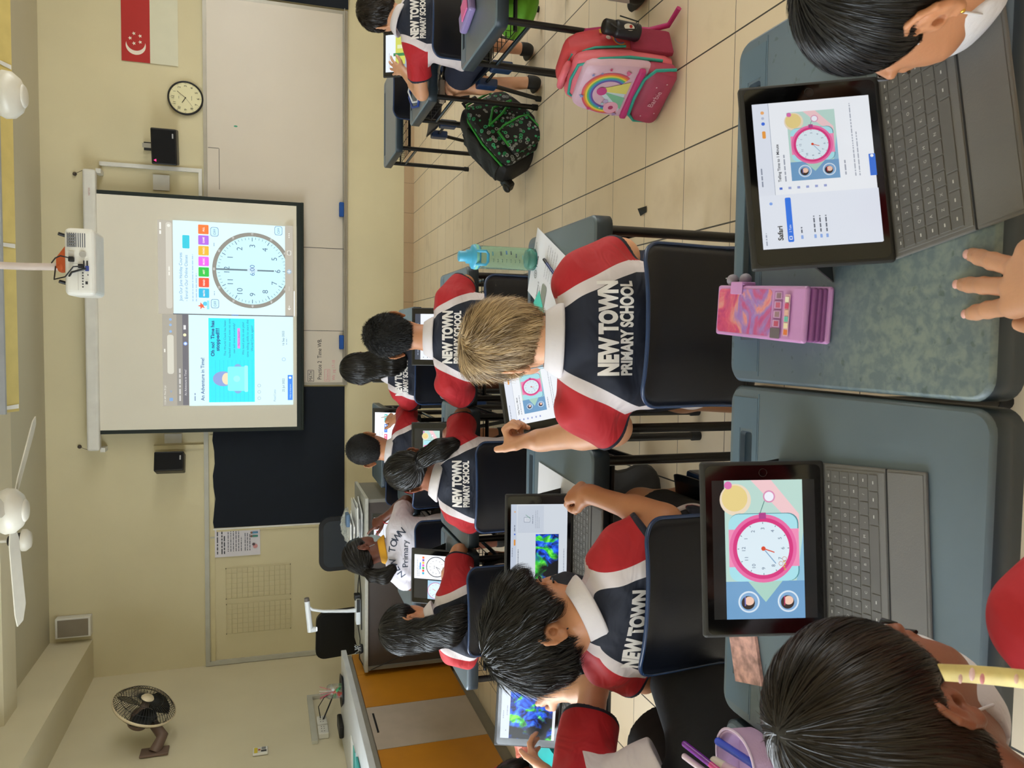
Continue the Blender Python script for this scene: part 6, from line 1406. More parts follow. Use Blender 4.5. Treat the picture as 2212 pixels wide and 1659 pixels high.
def person(label, H, f, u, N, SR, SL, ER, EL, HP, WR=None, WL=None, hR=None, hL=None, s=1.0, res=.006, tone=('skin', 'c08a66'), shirt=SH_team, collar=M_collar, text=True,
           hair=None, legs=True, mask=None, knees=None, feet=None, shorts=M_shorts, sl=.78, tw=1.0, tilt=0., group='pupils in uniform', shl=.72, sleeve=1.0, bandw=1.0, tdy=0., face=True, toff=0., slack=0., arm=1.0, shd=.026, hem=None, msc=1.0):
    A = lambda *v: [np.array(q, float) for q in v]
    H, N, SR, SL, ER, EL, HP = A(H, N, SR, SL, ER, EL, HP); f = nrm(f); u = nrm(np.array(u)-f*np.dot(u, f)); r = np.cross(f, u); ax = (r, f, u)
    org = np.array([HP[0], HP[1], 0.]); t = thing('person', label, 'person', tuple(org), 0, group)
    acr = nrm(SR-SL); upv = nrm(N-HP); SR = SR-upv*shd; SL = SL-upv*shd; fw = np.cross(upv, acr)   # points to the front of the chest
    kn = knees or [HP+fw*.33+acr*q*.10+V3(0, 0, .0) for q in (1, -1)]
    if not knees: kn = [V3(k_[0], k_[1], .44) for k_ in kn]
    ft = feet or [V3(k_[0], k_[1]+.03, .05) for k_ in kn]
    allp = [H+u*.16, H-u*.16, H+f*.15, H-f*.15, H+r*.12, H-r*.12, N, SR, SL, ER, EL, HP]+([WR] if WR is not None else [])+([WL] if WL is not None else [])+(list(kn)+list(ft) if legs else [])
    P = np.array([np.array(q, float) for q in allp]); lo, hi = P.min(0)-.17, P.max(0)+.17; lo[2] = max(lo[2], -.01)
    F = SDF(lo, hi, res); head_prims(F, H, ax, s, N, face)
    mid = (SR+SL)/2; ch = N*.62+HP*.38
    F.cone(N, ch, .045, .075, .03); F.cone(ch, HP, .075, .085, .03); F.cone(SR*.85+SL*.15, SL*.85+SR*.15, .040, .040, .03); F.cone(HP+acr*.06, HP-acr*.06, .085, .085, .03)
    for S_, E_, W_, hh, sd in ((SR, ER, WR, hR, 1), (SL, EL, WL, hL, -1)):
        F.cone(S_, E_, .040*arm, .034*arm, .02)
        if W_ is None: continue
        W_ = np.array(W_, float); F.cone(E_, W_, .034*arm, .0225*arm, .012); m_ = E_*.6+W_*.4; F.cone(E_*.9+W_*.1, m_, .030*arm, .031*arm, .02)
        if hh: hand(F, W_, hh[0], hh[1], sd, **(hh[2] if len(hh) > 2 else {}))
        else: hand(F, W_, nrm(W_-E_), V3(0, 0, 1), sd)
    if legs:
        for q, k_, f_ in zip((1, -1), kn, ft):
            h_ = HP+acr*q*.075-V3(0, 0, .01); F.cone(h_, k_, .075, .052, .02); F.cone(k_, f_, .048, .03, .015); m_ = k_*.65+f_*.35; F.cone(m_-fw*.012, m_-fw*.012, .046, .046, .03); F.cone(f_-V3(0, 0, .01), f_+fw*.10-V3(0, 0, .025), .030, .024, .01)
    Vt, Q = F.mesh(); npmesh('body', Vt, Q, skin(*tone), t, org)
    # shirt
    lo2 = np.minimum.reduce([N, SR, SL, ER, EL, HP])-.20; hi2 = np.maximum.reduce([N, SR, SL, ER, EL, HP])+.16
    F = SDF(lo2, hi2, res); w2 = float(np.linalg.norm(SR-SL))/2
    bk = -fw*.012
    F.cone(SR-acr*.025-upv*.012, SL+acr*.025-upv*.012, .052, .052, .03); F.cone(N-upv*.015, N-upv*.05, .056, .07, .03)
    for q, hw, rd in ((.30, .085, .088), (.55, .075, .092+slack), (.80, .070, .097+slack), (1.0, .070, .104)):
        c_ = N*(1-q)+HP*q+bk*(1-q); F.cone(c_+acr*hw*tw, c_-acr*hw*tw, rd, rd, .05)
    ends = []
    for S_, E_ in ((SR, ER), (SL, EL)):
        L_ = np.linalg.norm(E_-S_); d_ = (E_-S_)/L_; e_ = S_+d_*L_*sl; F.cone(S_-d_*.01, e_+d_*.02, .050*sleeve, .056*sleeve, .035)
    for S_, E_ in ((SR, ER), (SL, EL)):
        L_ = np.linalg.norm(E_-S_); d_ = (E_-S_)/L_; e_ = S_+d_*L_*sl; F.cylcut(e_, d_, .085, .10); ends.append((S_, d_, L_*sl))
    if hem is not None: F.plane(HP+upv*hem, -upv, .006)
    Vt, Q = F.mesh()
    # folds
    rel = Vt-N; s_ = np.abs(rel@acr); h_ = -(rel@upv)
    wn = .0035*np.sin(rel@nrm(upv+acr*.5)*70+3*np.sin(rel@acr*30))*np.exp(-((s_-.10)/.06)**2)+.0025*np.sin(rel@upv*55+rel@fw*40+2*np.sin(rel@acr*22))
    G = F.grad(Vt); Vt = Vt+G*wn[:, None]
    wline = (.050+.098*np.clip(h_/.17, 0, 1)**.62+np.clip(h_-.17, 0, 1)*.02)*bandw
    band = s_-wline-np.clip(-h_, 0, 1)*.2; cuff = np.full(len(Vt), -1.)
    fr = np.clip(((Vt-N)@fw+.01)*2.2, 0, .1); band = np.maximum(band, np.minimum(band+fr, .03)*1.0)
    band = np.minimum(band, .024+np.maximum(0, .185-h_)*1.2)
    for (S_, d_, L_) in ends:
        rl = Vt-S_; al = rl@d_; rad = np.sqrt(np.maximum((rl*rl).sum(1)-al*al, 0)); near = rad < .070*sleeve
        bb = al-.030+.0*rad; band = np.where(near & (al > 0), np.maximum(band, bb+np.clip(.062*sleeve-rad, -1, 0)*3), band)
        cuff = np.where(near & (al > L_-.030), np.maximum(cuff, al-(L_-.012)), cuff)
    o = npmesh('shirt', Vt, Q, shirt, t, org, {'band': band, 'cuff': cuff})
    if text:
        yd = nrm(upv); O = N-upv*.095+acr*toff+upv*tdy
        if text == 'white':
            backtext(t, org, Vt, Q, O, acr, yd, [('NEW TOWN', 0, .030, .036, .27, .012, 1.9), ('Primary', 0, -.040, .030, .150, .005, 0)], M_navyprint)
        else: backtext(t, org, Vt, Q, O, acr, yd, [('NEW TOWN', 0, 0, .034*text, .185*text, .06, 0), ('PRIMARY SCHOOL', 0, -.031*text, .0235*text, .185*text, .045, 0)], M_print)
    # collar
    nk = nrm(nrm((H-f*.02-u*.05)-N)*.35+upv*.75); e1 = nrm(acr-nk*np.dot(acr, nk)); e2 = np.cross(nk, e1); b = MB()
    b.M = Matrix(((e1[0], e2[0], nk[0], N[0]-org[0]), (e1[1], e2[1], nk[1], N[1]-org[1]), (e1[2], e2[2], nk[2], N[2]), (0, 0, 0, 1)))
    b.lathe([(.049, .020), (.051, .025), (.055, .024), (.065, .006), (.072, -.009), (.073, -.015), (.068, -.017), (.060, -.008), (.050, .004), (.049, .020)], collar, n=40, sx=1.18, sy=1.02, caps=False); clean(b.build('collar', t))
    if legs:
        F = SDF(lo, hi, max(res, .006))
        for q, k_ in zip((1, -1), kn):
            h_ = HP+acr*q*.075-V3(0, 0, .01); d_ = nrm(k_-h_); e_ = h_+(k_-h_)*shl; F.cone(h_, e_, .095, .078 if shl < .9 else .095, .03)
        F.cone(HP+acr*.06, HP-acr*.06, .103, .103, .04); F.cone(HP+upv*(.04+(hem or 0)), HP, .09+(.012 if hem else 0), .1, .03)
        for q, k_ in zip((1, -1), kn):
            h_ = HP+acr*q*.075-V3(0, 0, .01); F.cylcut(h_+(k_-h_)*shl, k_-h_, .12, .12)
        a, b_ = F.mesh(); npmesh('shorts', a, b_, shorts, t, org)
        for f_ in ft:
            F = SDF(f_-V3(.2, .2, .08), f_+V3(.2, .2, .09), .006); F.cone(f_-V3(0, 0, .018), f_+fw*.11-V3(0, 0, .022), .034, .030, .02); F.cone(f_+V3(0, 0, .02), f_, .036, .036, .01); F.plane(f_-V3(0, 0, .048), (0, 0, -1), .004); F.plane(f_+V3(0, 0, .028), (0, 0, 1), .004)
            a, b_ = F.mesh(); npmesh('shoe', a, b_, M_shoe, t, org)
    T = lambda x, y, z: H+s*(r*x+f*y+u*z)
    if mask:
        F = SDF(H-.16, H+.16, .004); mm = mask
        F.ell(T(0, .030, -.045), ax, [.0575*s*msc, .069*s*msc, .064*s*msc], .01); F.cone(T(0, .094, .000), T(0, .098, -.02), .012*s, .020*s, .03); F.cone(T(0, .08, -.06), T(0, .06, -.09), .03*s*msc, .024*s, .03)
        F.plane(T(0, .090, .012), nrm(u*1.0-f*.16), .004); F.plane(T(0, .022, -.05), -f, .004)
        a, b_ = F.mesh(); mo = npmesh('face_mask', a, b_, mm, t, org)
        for q in (-1, 1):
            b = MB(); b.M = Matrix.Translation(-Vector(org)); b.tube([T(q*.050, .055, -.008), T(q*.070, .020, .010), T(q*.0755, -.006, .028), T(q*.082, -.026, .012), T(q*.080, -.022, -.012), T(q*.070, .004, -.035), T(q*.054, .034, -.066)], .0015*s, mm if mm is not M_maskd else M_maskd, 6); b.build('ear_loop', mo)
    if face:
        for q in (-1, 1):
            b = MB(); b.M = Matrix.Translation(-Vector(org)); b.tube([T(q*.016, .0925, .0055), T(q*.029, .0955, .0075), T(q*.043, .087, .005)], .0022*s, M_eye, 6); b.build('eyelashes', t)
            b = MB(); b.M = Matrix.Translation(-Vector(org)); b.tube([T(q*.013, .094, .030), T(q*.030, .093, .034), T(q*.047, .082, .029)], [.002*s, .003*s, .0015*s], M_eye, 6); b.build('eyebrow', t)
    if hair: hair(t, org, H, ax, s, T)
    return t, T
# hair styles -------------------------------------------------------------
def cap(T, s, ax, h, thick, nape, lo, hi, fringe=.0, earz=-.01):
    F = SDF(lo, hi, h); r, f, u = ax
    F.ell(T(0, -.014, .030), ax, [(.073+thick)*s, (.091+thick)*s, (.082+thick)*s], .01)
    F.cone(T(0, -.062, .0), T(0, -.060+.01, nape+.02), (.040+thick*.6)*s, (.034+thick*.5)*s, .03); F.cone(T(-.03, -.05, .0), T(-.028, -.045, nape+.03), .03*s, .026*s, .02); F.cone(T(.03, -.05, .0), T(.028, -.045, nape+.03), .03*s, .026*s, .02)
    F.plane(T(0, .060+fringe, .030), nrm(f*.80-u*.60), .012); F.plane(T(0, 0, nape), nrm(-u+f*.15), .008)
    for q in (-1, 1): F.cone(T(q*.085, .0, -.012), T(q*.075, .03, -.055), .028*s, .034*s, .008, True)
    return F
def flow_whorl(W, u, sw=.6, down=0.):
    def fn(P):
        d = P-W; d = nrm_rows(d); return d+np.cross(np.broadcast_to(u, d.shape), d)*sw-down*np.array([0, 0, 1.])
    return fn
def short_hair(mt, thick=.010, nape=-.062, N=2500, L=.022, lift=.004, wdt=.0016, h=.005, sw=.5, wx=.0, jit=.35, fringe=0., extra=None, rs=1, steps=5):
    def fn(t, org, H, ax, s, T):
        r, f, u = ax; F = cap(T, s, ax, h, thick, nape, H-.17, H+.17, fringe)
        if extra: extra(F, T, s)
        hair_obj(t, org, F, mt, N, flow_whorl(T(wx, -.055, .10), u, sw, .25), L, wdt, lift, steps, jit, rs=rs)
    return fn
TAN = ('warm tan skin', 'b9805c'); FAIR = ('fair warm skin', 'cf9a78'); BRN = ('brown skin', '8a5640'); DBR = ('deep brown skin', '6b3d2c')
ZT = DH
# boy with blond hair in the middle of the photo
fist = dict(curl=(1.25, 1.35, 1.0), thumb=[(.8, .55, .15), (.75, .2, .55), (.6, -.1, .7)])
def blond(F, T, s):
    F.cone(T(-.04, .02, .09), T(.04, .03, .085), .04*s, .04*s, .03)
person('boy with ash-blond hair seen from behind in the centre, left hand holding his tablet', (.005, 1.70, .882), (-.38, .82, -.42), (-.05, .40, .9), (.006, 1.625, .812), (.150, 1.635, .772), (-.155, 1.63, .768),
       (.203, 1.67, .635), (-.198, 1.66, .650), (.03, 1.60, .465), WR=(.12, 1.86, .655), WL=(-.252, 1.87, .752), hL=((-.10, .72, .65), (-.95, -.1, -.1), dict(sc=1.22, curl=(1.3, 1.3, .9), thumb=[(.85, .35, .35), (.95, .1, .15), (1, 0, .1)])),
       hR=((.1, .9, -.1), (0, 0, 1)), s=1.0, res=.0042, tone=FAIR, text=1.10, mask=M_maskb, sl=.90, sleeve=1.12, arm=1.28, tdy=-.014, knees=[V3(.205, 1.97, .46), V3(-.13, 1.95, .45)], feet=[V3(.26, 2.02, .06), V3(-.17, 1.9, .06)],
       hair=short_hair(H_blond, .013, -.058, 11000, .050, .011, .0015, .004, .5, wx=.0, jit=.42, extra=blond, rs=3, steps=7), shorts=M_nshorts, toff=.018)
# boy in the dark mask
def bowl(F, T, s):
    F.cone(T(-.035, .045, .082), T(.035, .045, .082), .036*s, .036*s, .02); F.cone(T(-.045, .083, .070), T(.045, .083, .070), .013*s, .013*s, .02); F.cone(T(.075, .01, .03), T(.07, .03, .0), .018*s, .010*s, .02)
person('boy with thick black hair and dark navy mask looking right, forearm over his keyboard', (-.648, 1.615, .828), (.90, .32, -.30), (.20, .33, .92), (-.600, 1.565, .750), (-.475, 1.56, .690), (-.745, 1.60, .700),
       (-.395, 1.53, .575), (-.80, 1.63, .57), (-.55, 1.585, .455), WR=(-.372, 1.735, .668), WL=(-.77, 1.85, .66), hR=((-.05, .75, .25), (.75, -.2, .6), dict(curl=(.75, .9, .6), thumb=[(.7, .35, -.5), (.9, .0, -.35), (.9, -.2, -.2)])),
       s=1.13, res=.0042, tone=TAN, text=1.0, tdy=.006, msc=1.10, mask=M_maskd, sl=.62, sleeve=1.08, knees=[V3(-.44, 1.86, .47), V3(-.66, 1.86, .44)], feet=[V3(-.44, 1.9, .06), V3(-.66, 1.9, .06)],
       hair=short_hair(H_black, .019, -.058, 9000, .060, .012, .0016, .0045, .35, wx=-.01, jit=.32, fringe=.012, extra=bowl, rs=5, steps=8), toff=-.02)
# pupil at the lower left whose head is out of the frame
person('pupil cut off by the bottom edge, red sleeve and finger pointing at the cloud picture', (-1.20, 1.56, 1.0), (0, .9, -.3), (0, .3, 1), (-1.13, 1.47, .88), (-.985, 1.50, .815), (-1.27, 1.42, .79),
       (-.845, 1.70, .668), (-1.36, 1.62, .68), (-.955, 1.36, .52), WR=(-.925, 1.865, .705), WL=(-1.19, 1.93, .70), hR=((-.30, .8, .25), (.2, -.3, .9), dict(curls=[(.25, .3, .2), (1.2, 1.3, 1), (1.3, 1.3, 1), (1.3, 1.3, 1)], thumb=[(.7, .5, -.4), (.9, .1, -.3), (.9, 0, -.2)])),
       hL=((.35, .7, .3), (-.6, -.5, .5), dict(curl=(.5, .6, .4), thumb=[(.7, .6, .4), (.9, .1, .3), (1, 0, .1)])), s=1.0, res=.005, tone=FAIR, text=1.1, sl=.66, sleeve=1.25, shl=1.0, hem=.09, hair=short_hair(H_black, N=600, h=.008), face=False, tw=1.1, toff=-.02,
       knees=[V3(-.775, 1.56, .49), V3(-1.0, 1.70, .48)], feet=[V3(-.86, 1.60, .06), V3(-1.0, 1.75, .06)])
# boy of the middle row, short black hair
person('boy with short black hair in the middle row, just beyond the blond boy', (.022, 3.06, .940), (.0, .9, -.30), (0, .3, .95), (.012, 3.0, .815), (.165, 2.98, .765), (-.175, 2.98, .765),
       (.235, 3.06, .66), (-.225, 3.06, .655), (.03, 2.88, .465), WR=(.13, 3.26, .69), WL=(-.155, 3.24, .70), hR=((-.3, .7, .25), (.4, -.2, .9), dict(curl=(.5, .6, .4))), hL=((.5, .6, .1), (-.3, -.1, .9), dict(curl=(.9, .9, .6))), s=1.02, res=.006, tone=TAN,
       text=1.08, sl=.80, sleeve=1.12, hair=short_hair(H_crop, .011, -.060, 9000, .010, .007, .0022, .005, .1, jit=.5, rs=7, steps=3), face=False)
# girl with the low ponytail
def pony(mt, tie, tail, N=2500, rs=1, w0=.018, w1=.036, thick=.008):
    tie = np.array(tie); tail = [np.array(q) for q in tail]
    def fn(t, org, H, ax, s, T):
        r, f, u = ax; P = np.array([H]+tail); F = cap(T, s, ax, .005, thick, -.050, P.min(0)-.17, P.max(0)+.17, .005)
        F.cone(T(0, -.06, .03), tie, .045*s, .022*s, .03); pts = [tie]+tail; n = len(pts)-1
        for i, (a, b) in enumerate(zip(pts, pts[1:])): F.cone(a, b, w0+(w1-w0)*math.sin(PI*.75*i/n), w0+(w1-w0)*math.sin(PI*.75*(i+1)/n)*(1 if i < n-1 else .6), .012)
        seg = np.array(pts)
        def flow(Q):
            d = tie-Q; out = nrm_rows(d)
            for a, b in zip(seg, seg[1:]):
                ab = b-a; tt = ((Q-a)@ab)/(ab@ab); nr = np.linalg.norm(Q-(a+np.clip(tt, 0, 1)[:, None]*ab), axis=1) < w1*1.25
                out = np.where((nr & (tt > 0))[:, None], nrm(ab)[None], out)
            return out
        hair_obj(t, org, F, mt, N, flow, .07, .0018, .003, 6, .08, rs=rs)
        b = MB(); b.M = Matrix.Translation(-Vector(org)); d = nrm(tail[0]-tie); e1 = nrm(np.cross(d, V3(.3, .2, 1))); e2 = np.cross(d, e1)
        b.tube([tuple(tie+d*.004+(e1*math.cos(2*PI*i/20)+e2*math.sin(2*PI*i/20))*(w0+.004)) for i in range(21)], .004, M_maskd, 6); b.build('hair_tie', t)
    return fn
person('girl with a low black ponytail falling over her right shoulder, red sleeves', (-.530, 3.10, .858), (-.30, .88, -.35), (-.06, .34, .93), (-.560, 3.03, .775), (-.415, 3.03, .715), (-.690, 3.02, .712),
       (-.310, 3.16, .640), (-.755, 3.09, .60), (-.555, 2.95, .46), WR=(-.40, 3.33, .66), WL=(-.68, 3.30, .66), s=1.0, res=.006, tone=BRN, text=.98, mask=M_mask, sl=.76, sleeve=1.15, face=False,
       hair=pony(H_black, (-.488, 3.018, .862), [(-.455, 2.975, .835), (-.425, 2.955, .785), (-.405, 2.950, .735)], 5000, 9, w1=.042))
# girl with long loose wavy hair
def long_hair(mt, tail, N=5000, rs=1, wave=.35, w=(.075, .085, .06), L=.10, thick=.012, jit=.12):
    tail = [np.array(q) for q in tail]
    def fn(t, org, H, ax, s, T):
        r, f, u = ax; P = np.array([H]+tail); F = cap(T, s, ax, .006, thick, -.07, P.min(0)-.19, P.max(0)+.19, .01)
        pts = [T(0, -.045, -.01)]+tail; ww = [.080]+list(w)
        for a, b, w0, w1 in zip(pts, pts[1:], ww, ww[1:]):
            for q in (-.5, 0, .5): F.cone(a+r*q*w0, b+r*q*w1, w0*.52, w1*.52, .02)
        def flow(Q):
            d = nrm_rows(Q-T(0, -.02, .12)); d = d*np.clip((Q[:, 2:3]-H[2])*12, 0, 1)-np.array([0, .0, 1.]); return nrm_rows(d)
        hair_obj(t, org, F, mt, N, flow, L, .0024, .006, 8, jit, wave, rs=rs)
    return fn
person('girl with long loose wavy black hair covering her back, turned to her tablet', (-1.185, 3.12, .870), (.50, .75, -.35), (.1, .3, .95), (-1.15, 3.06, .78), (-1.01, 3.07, .705), (-1.29, 3.06, .71),
       (-.905, 3.20, .640), (-1.335, 3.12, .60), (-1.10, 3.03, .46), WR=(-1.03, 3.34, .66), WL=(-1.27, 3.32, .66), s=1.0, res=.006, tone=TAN, text=False, sl=.74, sleeve=1.15, face=False,
       hair=long_hair(H_black, [(-1.175, 3.00, .80), (-1.135, 2.95, .73), (-1.10, 2.945, .69)], 6500, 11))
# girl in the white shirt
gw, T_ = person('girl in a white shirt with yellow collar, pony-tailed, pointing at her screen', (-1.185, 4.30, .915), (.62, .62, -.25), (.02, .25, .95), (-1.17, 4.27, .81), (-1.03, 4.27, .755), (-1.31, 4.27, .755),
       (-.93, 4.42, .66), (-1.39, 4.32, .65), (-1.14, 4.20, .46), WR=(-1.045, 4.52, .775), WL=(-1.30, 4.50, .66), hR=((-.45, .25, .75), (.6, -.5, .3), dict(curls=[(.1, .15, .1), (1.1, 1.2, 1), (1.2, 1.3, 1), (1.2, 1.3, 1)])), s=1.0, res=.006, tone=DBR, shirt=SH_white, collar=M_ycollar,
       text='white', sl=.72, sleeve=1.12, mask=M_maskb, face=False, group='', hair=pony(H_black, (-1.265, 4.22, .925), [(-1.275, 4.165, .885), (-1.275, 4.135, .83), (-1.24, 4.13, .79)], 3500, 13, w1=.040))
b = MB(); b.M = Matrix.Translation((1.14, -4.20, 0)); w0 = V3(-1.045, 4.52, .775); b.tube([tuple(w0+V3(.026*math.cos(a), -.028+.010*math.sin(a), -.012+.024*math.sin(a))) for a in [2*PI*i/20 for i in range(21)]], .0035, mat('red thread', 'b01a22', .6), 6)
b.build('bracelet', gw)
# boy with cropped hair, front row
person('boy with very short cropped hair holding a white stylus at the front', (-.605, 4.34, .882), (.05, .9, -.30), (0, .3, .95), (-.620, 4.29, .775), (-.465, 4.30, .71), (-.76, 4.28, .71),
       (-.395, 4.44, .655), (-.84, 4.38, .62), (-.64, 4.2, .46), WR=(-.47, 4.60, .70), WL=(-.78, 4.55, .66), hR=((.05, .7, .35), (.5, -.4, .7), dict(curl=(.8, .9, .6))), s=1.10, res=.006, tone=TAN, text=False, sl=.80, sleeve=1.12, face=False,
       hair=short_hair(H_crop, .006, -.055, 4000, .007, .004, .0020, .006, .1, jit=.5, rs=15, steps=3))
# long-haired girl at the front
person('girl with long straight black hair at the front below the whiteboard writing', (-.155, 4.34, .925), (.0, .9, -.30), (0, .3, .95), (-.155, 4.29, .80), (-.02, 4.28, .74), (-.29, 4.28, .735),
       (.045, 4.38, .63), (-.365, 4.36, .635), (-.16, 4.2, .46), WR=(-.04, 4.56, .66), WL=(-.30, 4.55, .66), s=1.0, res=.006, tone=DBR, text=1.05, sl=.76, sleeve=1.1, mask=M_mask, face=False, toff=-.045,
       hair=long_hair(H_black, [(-.125, 4.22, .85), (-.115, 4.175, .79), (-.11, 4.17, .735)], 5500, 17, .2, (.070, .068, .05), .10, .009))
# boy in glasses on the right
g, T_ = person('boy in dark-rimmed glasses at the upper right, hand spread over a tablet', (1.645, 4.00, .865), (-.12, .9, -.38), (0, .36, .93), (1.60, 3.93, .79), (1.74, 3.92, .735), (1.445, 3.93, .73),
       (1.80, 4.0, .62), (1.285, 4.05, .655), (1.53, 3.83, .46), WR=(1.72, 4.22, .66), WL=(1.46, 4.26, .715), hL=((.30, .55, .45), (-.35, -.3, .85), dict(spread=.30, curl=(.2, .2, .15), sc=1.0)), s=1.03, res=.0055, tone=FAIR, text=1.12, tdy=-.01, sl=.62, sleeve=1.12, face=False, shorts=M_nshorts,
       knees=[V3(1.62, 4.13, .47), V3(1.37, 4.15, .46)], feet=[V3(1.62, 4.15, .06), V3(1.40, 4.02, .06)], hair=short_hair(H_brown, .013, -.058, 4500, .03, .005, .002, .0055, .4, jit=.3, rs=19), toff=.0)
b = MB(); b.M = Matrix.Translation((-1.53, -3.83, 0))
for q in (-1, 1): b.tube([T_(q*.070, -.005, .012), T_(q*.074, .04, .010), T_(q*.060, .095, .006)], .0016, M_blk, 6); b.tube([tuple(T_(q*.032+.022*math.cos(a), .104, .004+.016*math.sin(a))) for a in [2*PI*i/20 for i in range(21)]], .0015, M_blk, 6)
b.build('glasses', g)
# pupil at the top edge, only arm and leg in view
person('pupil cut off by the top edge, red sleeve over a desk, bare knee below', (1.78, 2.78, .92), (0, .9, -.3), (0, .3, .95), (1.78, 2.72, .82), (1.93, 2.72, .76), (1.635, 2.74, .765),
       (2.0, 2.80, .64), (1.375, 2.875, .650), (1.68, 2.62, .46), WR=(1.92, 3.0, .66), WL=(1.50, 3.09, .665), hL=((.3, .9, 0), (0, 0, 1)), s=1.0, res=.006, tone=FAIR, text=False, sl=.62, sleeve=1.15, face=False, knees=[V3(1.80, 2.95, .47), V3(1.43, 2.93, .455)], feet=[V3(1.75, 2.75, .06), V3(1.36, 2.80, .06)], shorts=M_nshorts,
       hair=short_hair(H_black, N=500, h=.008))
p12 = bpy.data.objects[[o.name for o in C.objects if o.get('label', '').startswith('pupil cut off by the top')][0]]; b = MB(); b.M = Matrix.Translation(-Vector(p12.location)); b.tube([(1.365, 2.812, .16), (1.36, 2.803, .075)], [.037, .036], mat('white ribbed sock', 'cfcdd0', .8, bump=.3, bscale=120), 20); b.build('sock', p12)
F = Flat(None, .0003); F.text('SAINT', 0, 0, .014, '2a2a30', width=.04, bold=.04, align='c'); F.build('sock_lettering', p12, Matrix.Translation(-Vector(p12.location)) @ plane_M((1.345, 2.765, .12), (1, -.35, 0), (0, 0, 1)))
# near right girl
def girl_r(F, T, s): F.cone(T(0, -.09, .05), T(0, -.12, .07), .03*s, .035*s, .02)
g13, T_ = person('girl leaning in at the top right corner, white mask, gold ear stud', (.408, .725, .742), (-.50, .62, -.60), (-.34, .52, .78), (.490, .555, .690), (.575, .49, .60), (.375, .45, .595),
       (.70, .60, .52), (.31, .40, .45), (.50, .34, .42), WR=(.56, .82, .66), hR=((-.3, .9, 0), (0, 0, 1)), s=1.0, res=.0030, tone=TAN, text=False, sl=.8, mask=M_mask, legs=False,
       hair=short_hair(H_black, .009, -.035, 14000, .06, .003, .0010, .004, .15, jit=.12, fringe=-.026, extra=girl_r, rs=21, steps=8))
b = MB(); b.M = Matrix.Translation((-.50, -.34, 0)); b.ball(T_(-.0825, -.008, -.031), .0030, mat('gold', 'd8a94a', .2, metal=1.), 12); b.build('ear_stud', g13)
# near left girl
def girl_l(F, T, s): F.cone(T(0, -.02, .05), T(0, -.05, -.02), .075*s, .07*s, .03); F.cone(T(-.03, -.05, -.03), T(-.03, -.04, -.10), .05*s, .045*s, .03); F.cone(T(.01, -.06, -.03), T(.0, -.055, -.10), .05*s, .045*s, .03)
g14, T_ = person('girl whose dark hair fills the bottom right corner, yellow patterned lanyard', (-.378, .600, .830), (.55, .62, -.56), (.40, .36, .84), (-.435, .440, .765), (-.235, .50, .790), (-.56, .40, .72),
       (-.13, .49, .62), (-.55, .5, .55), (-.36, .22, .42), s=1.0, res=.0030, tone=BRN, text=False, sl=.8, mask=M_mask, legs=False, sleeve=.95,
       hair=short_hair(H_brown, .014, -.085, 16000, .065, .003, .0010, .004, .15, jit=.12, fringe=-.008, extra=girl_l, rs=23, steps=8))
# hand resting on the near right desk
root = thing('person', 'hand with spread fingers reaching in from the right edge onto the worn desk', 'person', (.04, .40, 0))
F = SDF((-.16, .10, .50), (.24, .84, .80), .0032)
F.cone((.02, .34, .74), (.062, .555, .668), .038, .024, .01); F.cone((.01, .28, .76), (.02, .34, .74), .040, .038, .01)
hand(F, V3(.062, .558, .666), (.18, .97, -.16), (.0, .15, 1), 1, curls=[(.15, .15, .1), (.12, .12, .08), (.12, .12, .08), (.9, 1.1, .8)], spread=.16, sc=1.22, fl=1.30, fr=1.12, thumb=[(.75, .50, -.35), (.92, .20, -.3), (.97, .05, -.2)])
a, b_ = F.mesh(); npmesh('body', a, b_, skin(*FAIR), root, np.array([.04, .40, 0.]))
M_nail = mat('pale pink nail', 'e6b0a4', .3)
for p_, d_, r_, u_ in TIPS[:3]:
    c_ = p_-d_*r_*.1+u_*r_*.80; sd_ = nrm(np.cross(d_, u_)); b = MB(); b.M = Matrix(((sd_[0], d_[0], u_[0], c_[0]-.04), (sd_[1], d_[1], u_[1], c_[1]-.40), (sd_[2], d_[2], u_[2], c_[2]), (0, 0, 0, 1))); b.ball((0, 0, 0), r_*.8, M_nail, 14, (.85, 1.15, .50)); b.build('fingernail', root)

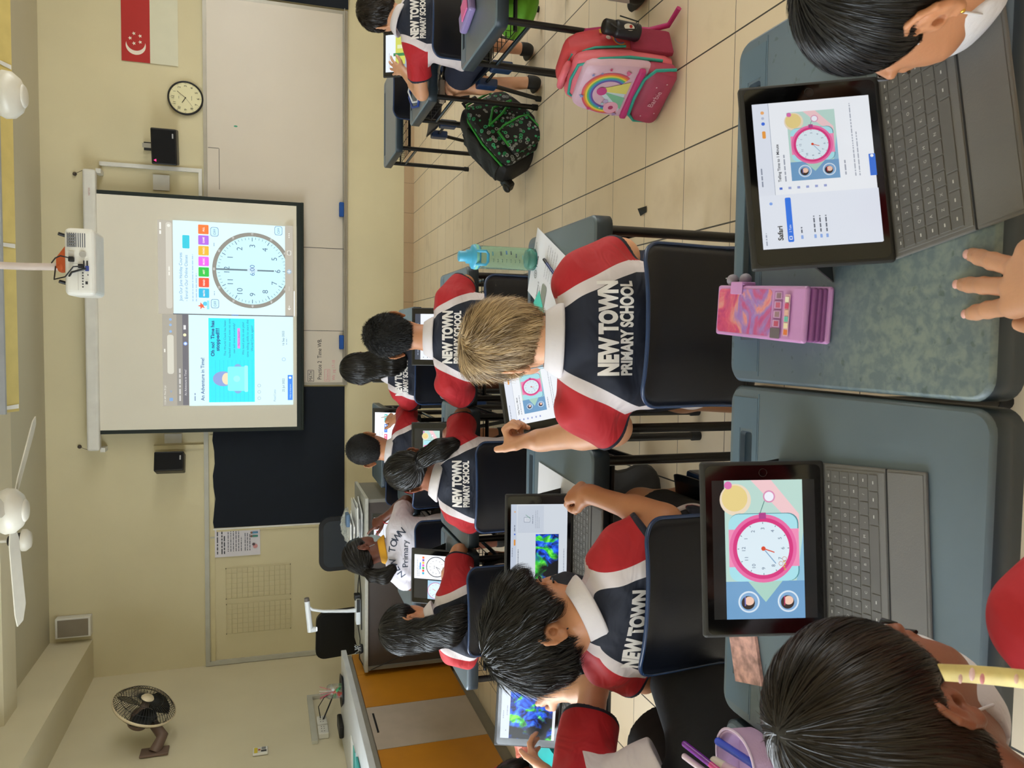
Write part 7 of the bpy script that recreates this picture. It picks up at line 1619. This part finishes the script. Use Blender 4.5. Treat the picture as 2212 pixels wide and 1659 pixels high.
person('pupil behind the cloud-picture tablet, only a white mask and brown cheek in view', (-1.452, 2.30, .655), (.35, -.2, -.6), (-.1, .9, .3), (-1.52, 2.36, .72), (-1.60, 2.5, .70), (-1.60, 2.25, .70), (-1.65, 2.5, .6), (-1.65, 2.2, .6), (-1.62, 2.4, .46), s=.95, res=.006, tone=DBR, text=False, legs=False, face=False, mask=M_mask, hair=short_hair(H_black, N=600, h=.007))
b = MB(); rblock(b, -.035, .035, -.05, .05, 0, .06, .02, mat('salmon crinkled pouch', 'd0705a', .5, bump=.5, bscale=40), wob(.008, 60)); o = b.build('drawstring_pouch', loc=(-1.285, 2.30, DH+.002)); tag(o, 'salmon gathered pouch just left of the cloud-picture tablet', 'pouch')
o = MB().box(-.05, .05, -.07, .07, 0, .012, mat('bright cyan folder', '19c0c4', .4)).build('exercise_book', loc=(-1.255, 2.12, DH+.001)); tag(o, 'bright cyan folder beside the hand at the left of the cloud-picture tablet', 'folder')
M_ly = mat('yellow patterned ribbon', 'd3bd7a', .6, var=.25, scale=30)
def ribbon(name, pts, up, w_, mt):
    b = MB(); P = [np.array(p, float) for p in pts]; vs = []
    for i, p in enumerate(P):
        d = nrm(P[min(i+1, len(P)-1)]-P[max(i-1, 0)]); sd = nrm(np.cross(d, up)); n_ = np.cross(sd, d); vs += [p-sd*w_/2, p+sd*w_/2, p+sd*w_/2+n_*.0012, p-sd*w_/2+n_*.0012]
    fs = []
    for i in range(len(P)-1):
        for k in range(4): fs.append((4*i+k, 4*i+(k+1) % 4, 4*i+4+(k+1) % 4, 4*i+4+k))
    b.add(vs, fs, mt, True); return b.build(name)
o = ribbon('lanyard', [Y(2035, 1452, .50), Y(2090, 1455, .475), Y(2150, 1460, .455), Y(2230, 1468, .43), Y(2330, 1480, .40)], (0, -.6, .8), .0145, M_ly); o.parent = g14; o.matrix_parent_inverse = Matrix.Translation(-Vector(g14.location)); o['label'] = 'yellow lanyard with pink patches'
for (px, py, yy, c_, r_) in ((2100, 1452, .470, 'd8b4b4', .0055), (2122, 1462, .463, 'c98088', .0045), (2195, 1462, .440, 'd8b0a0', .004), (2075, 1462, .478, 'cfa9a4', .004)):
    q = Y(px, py, yy)+V3(0, -.003, .0035); b = MB(); b.M = Matrix.Translation(-Vector(g14.location)); b.ball(tuple(q), r_, flat(c_), 12, (1, .35, .45)); b.build('lanyard_patch', g14)
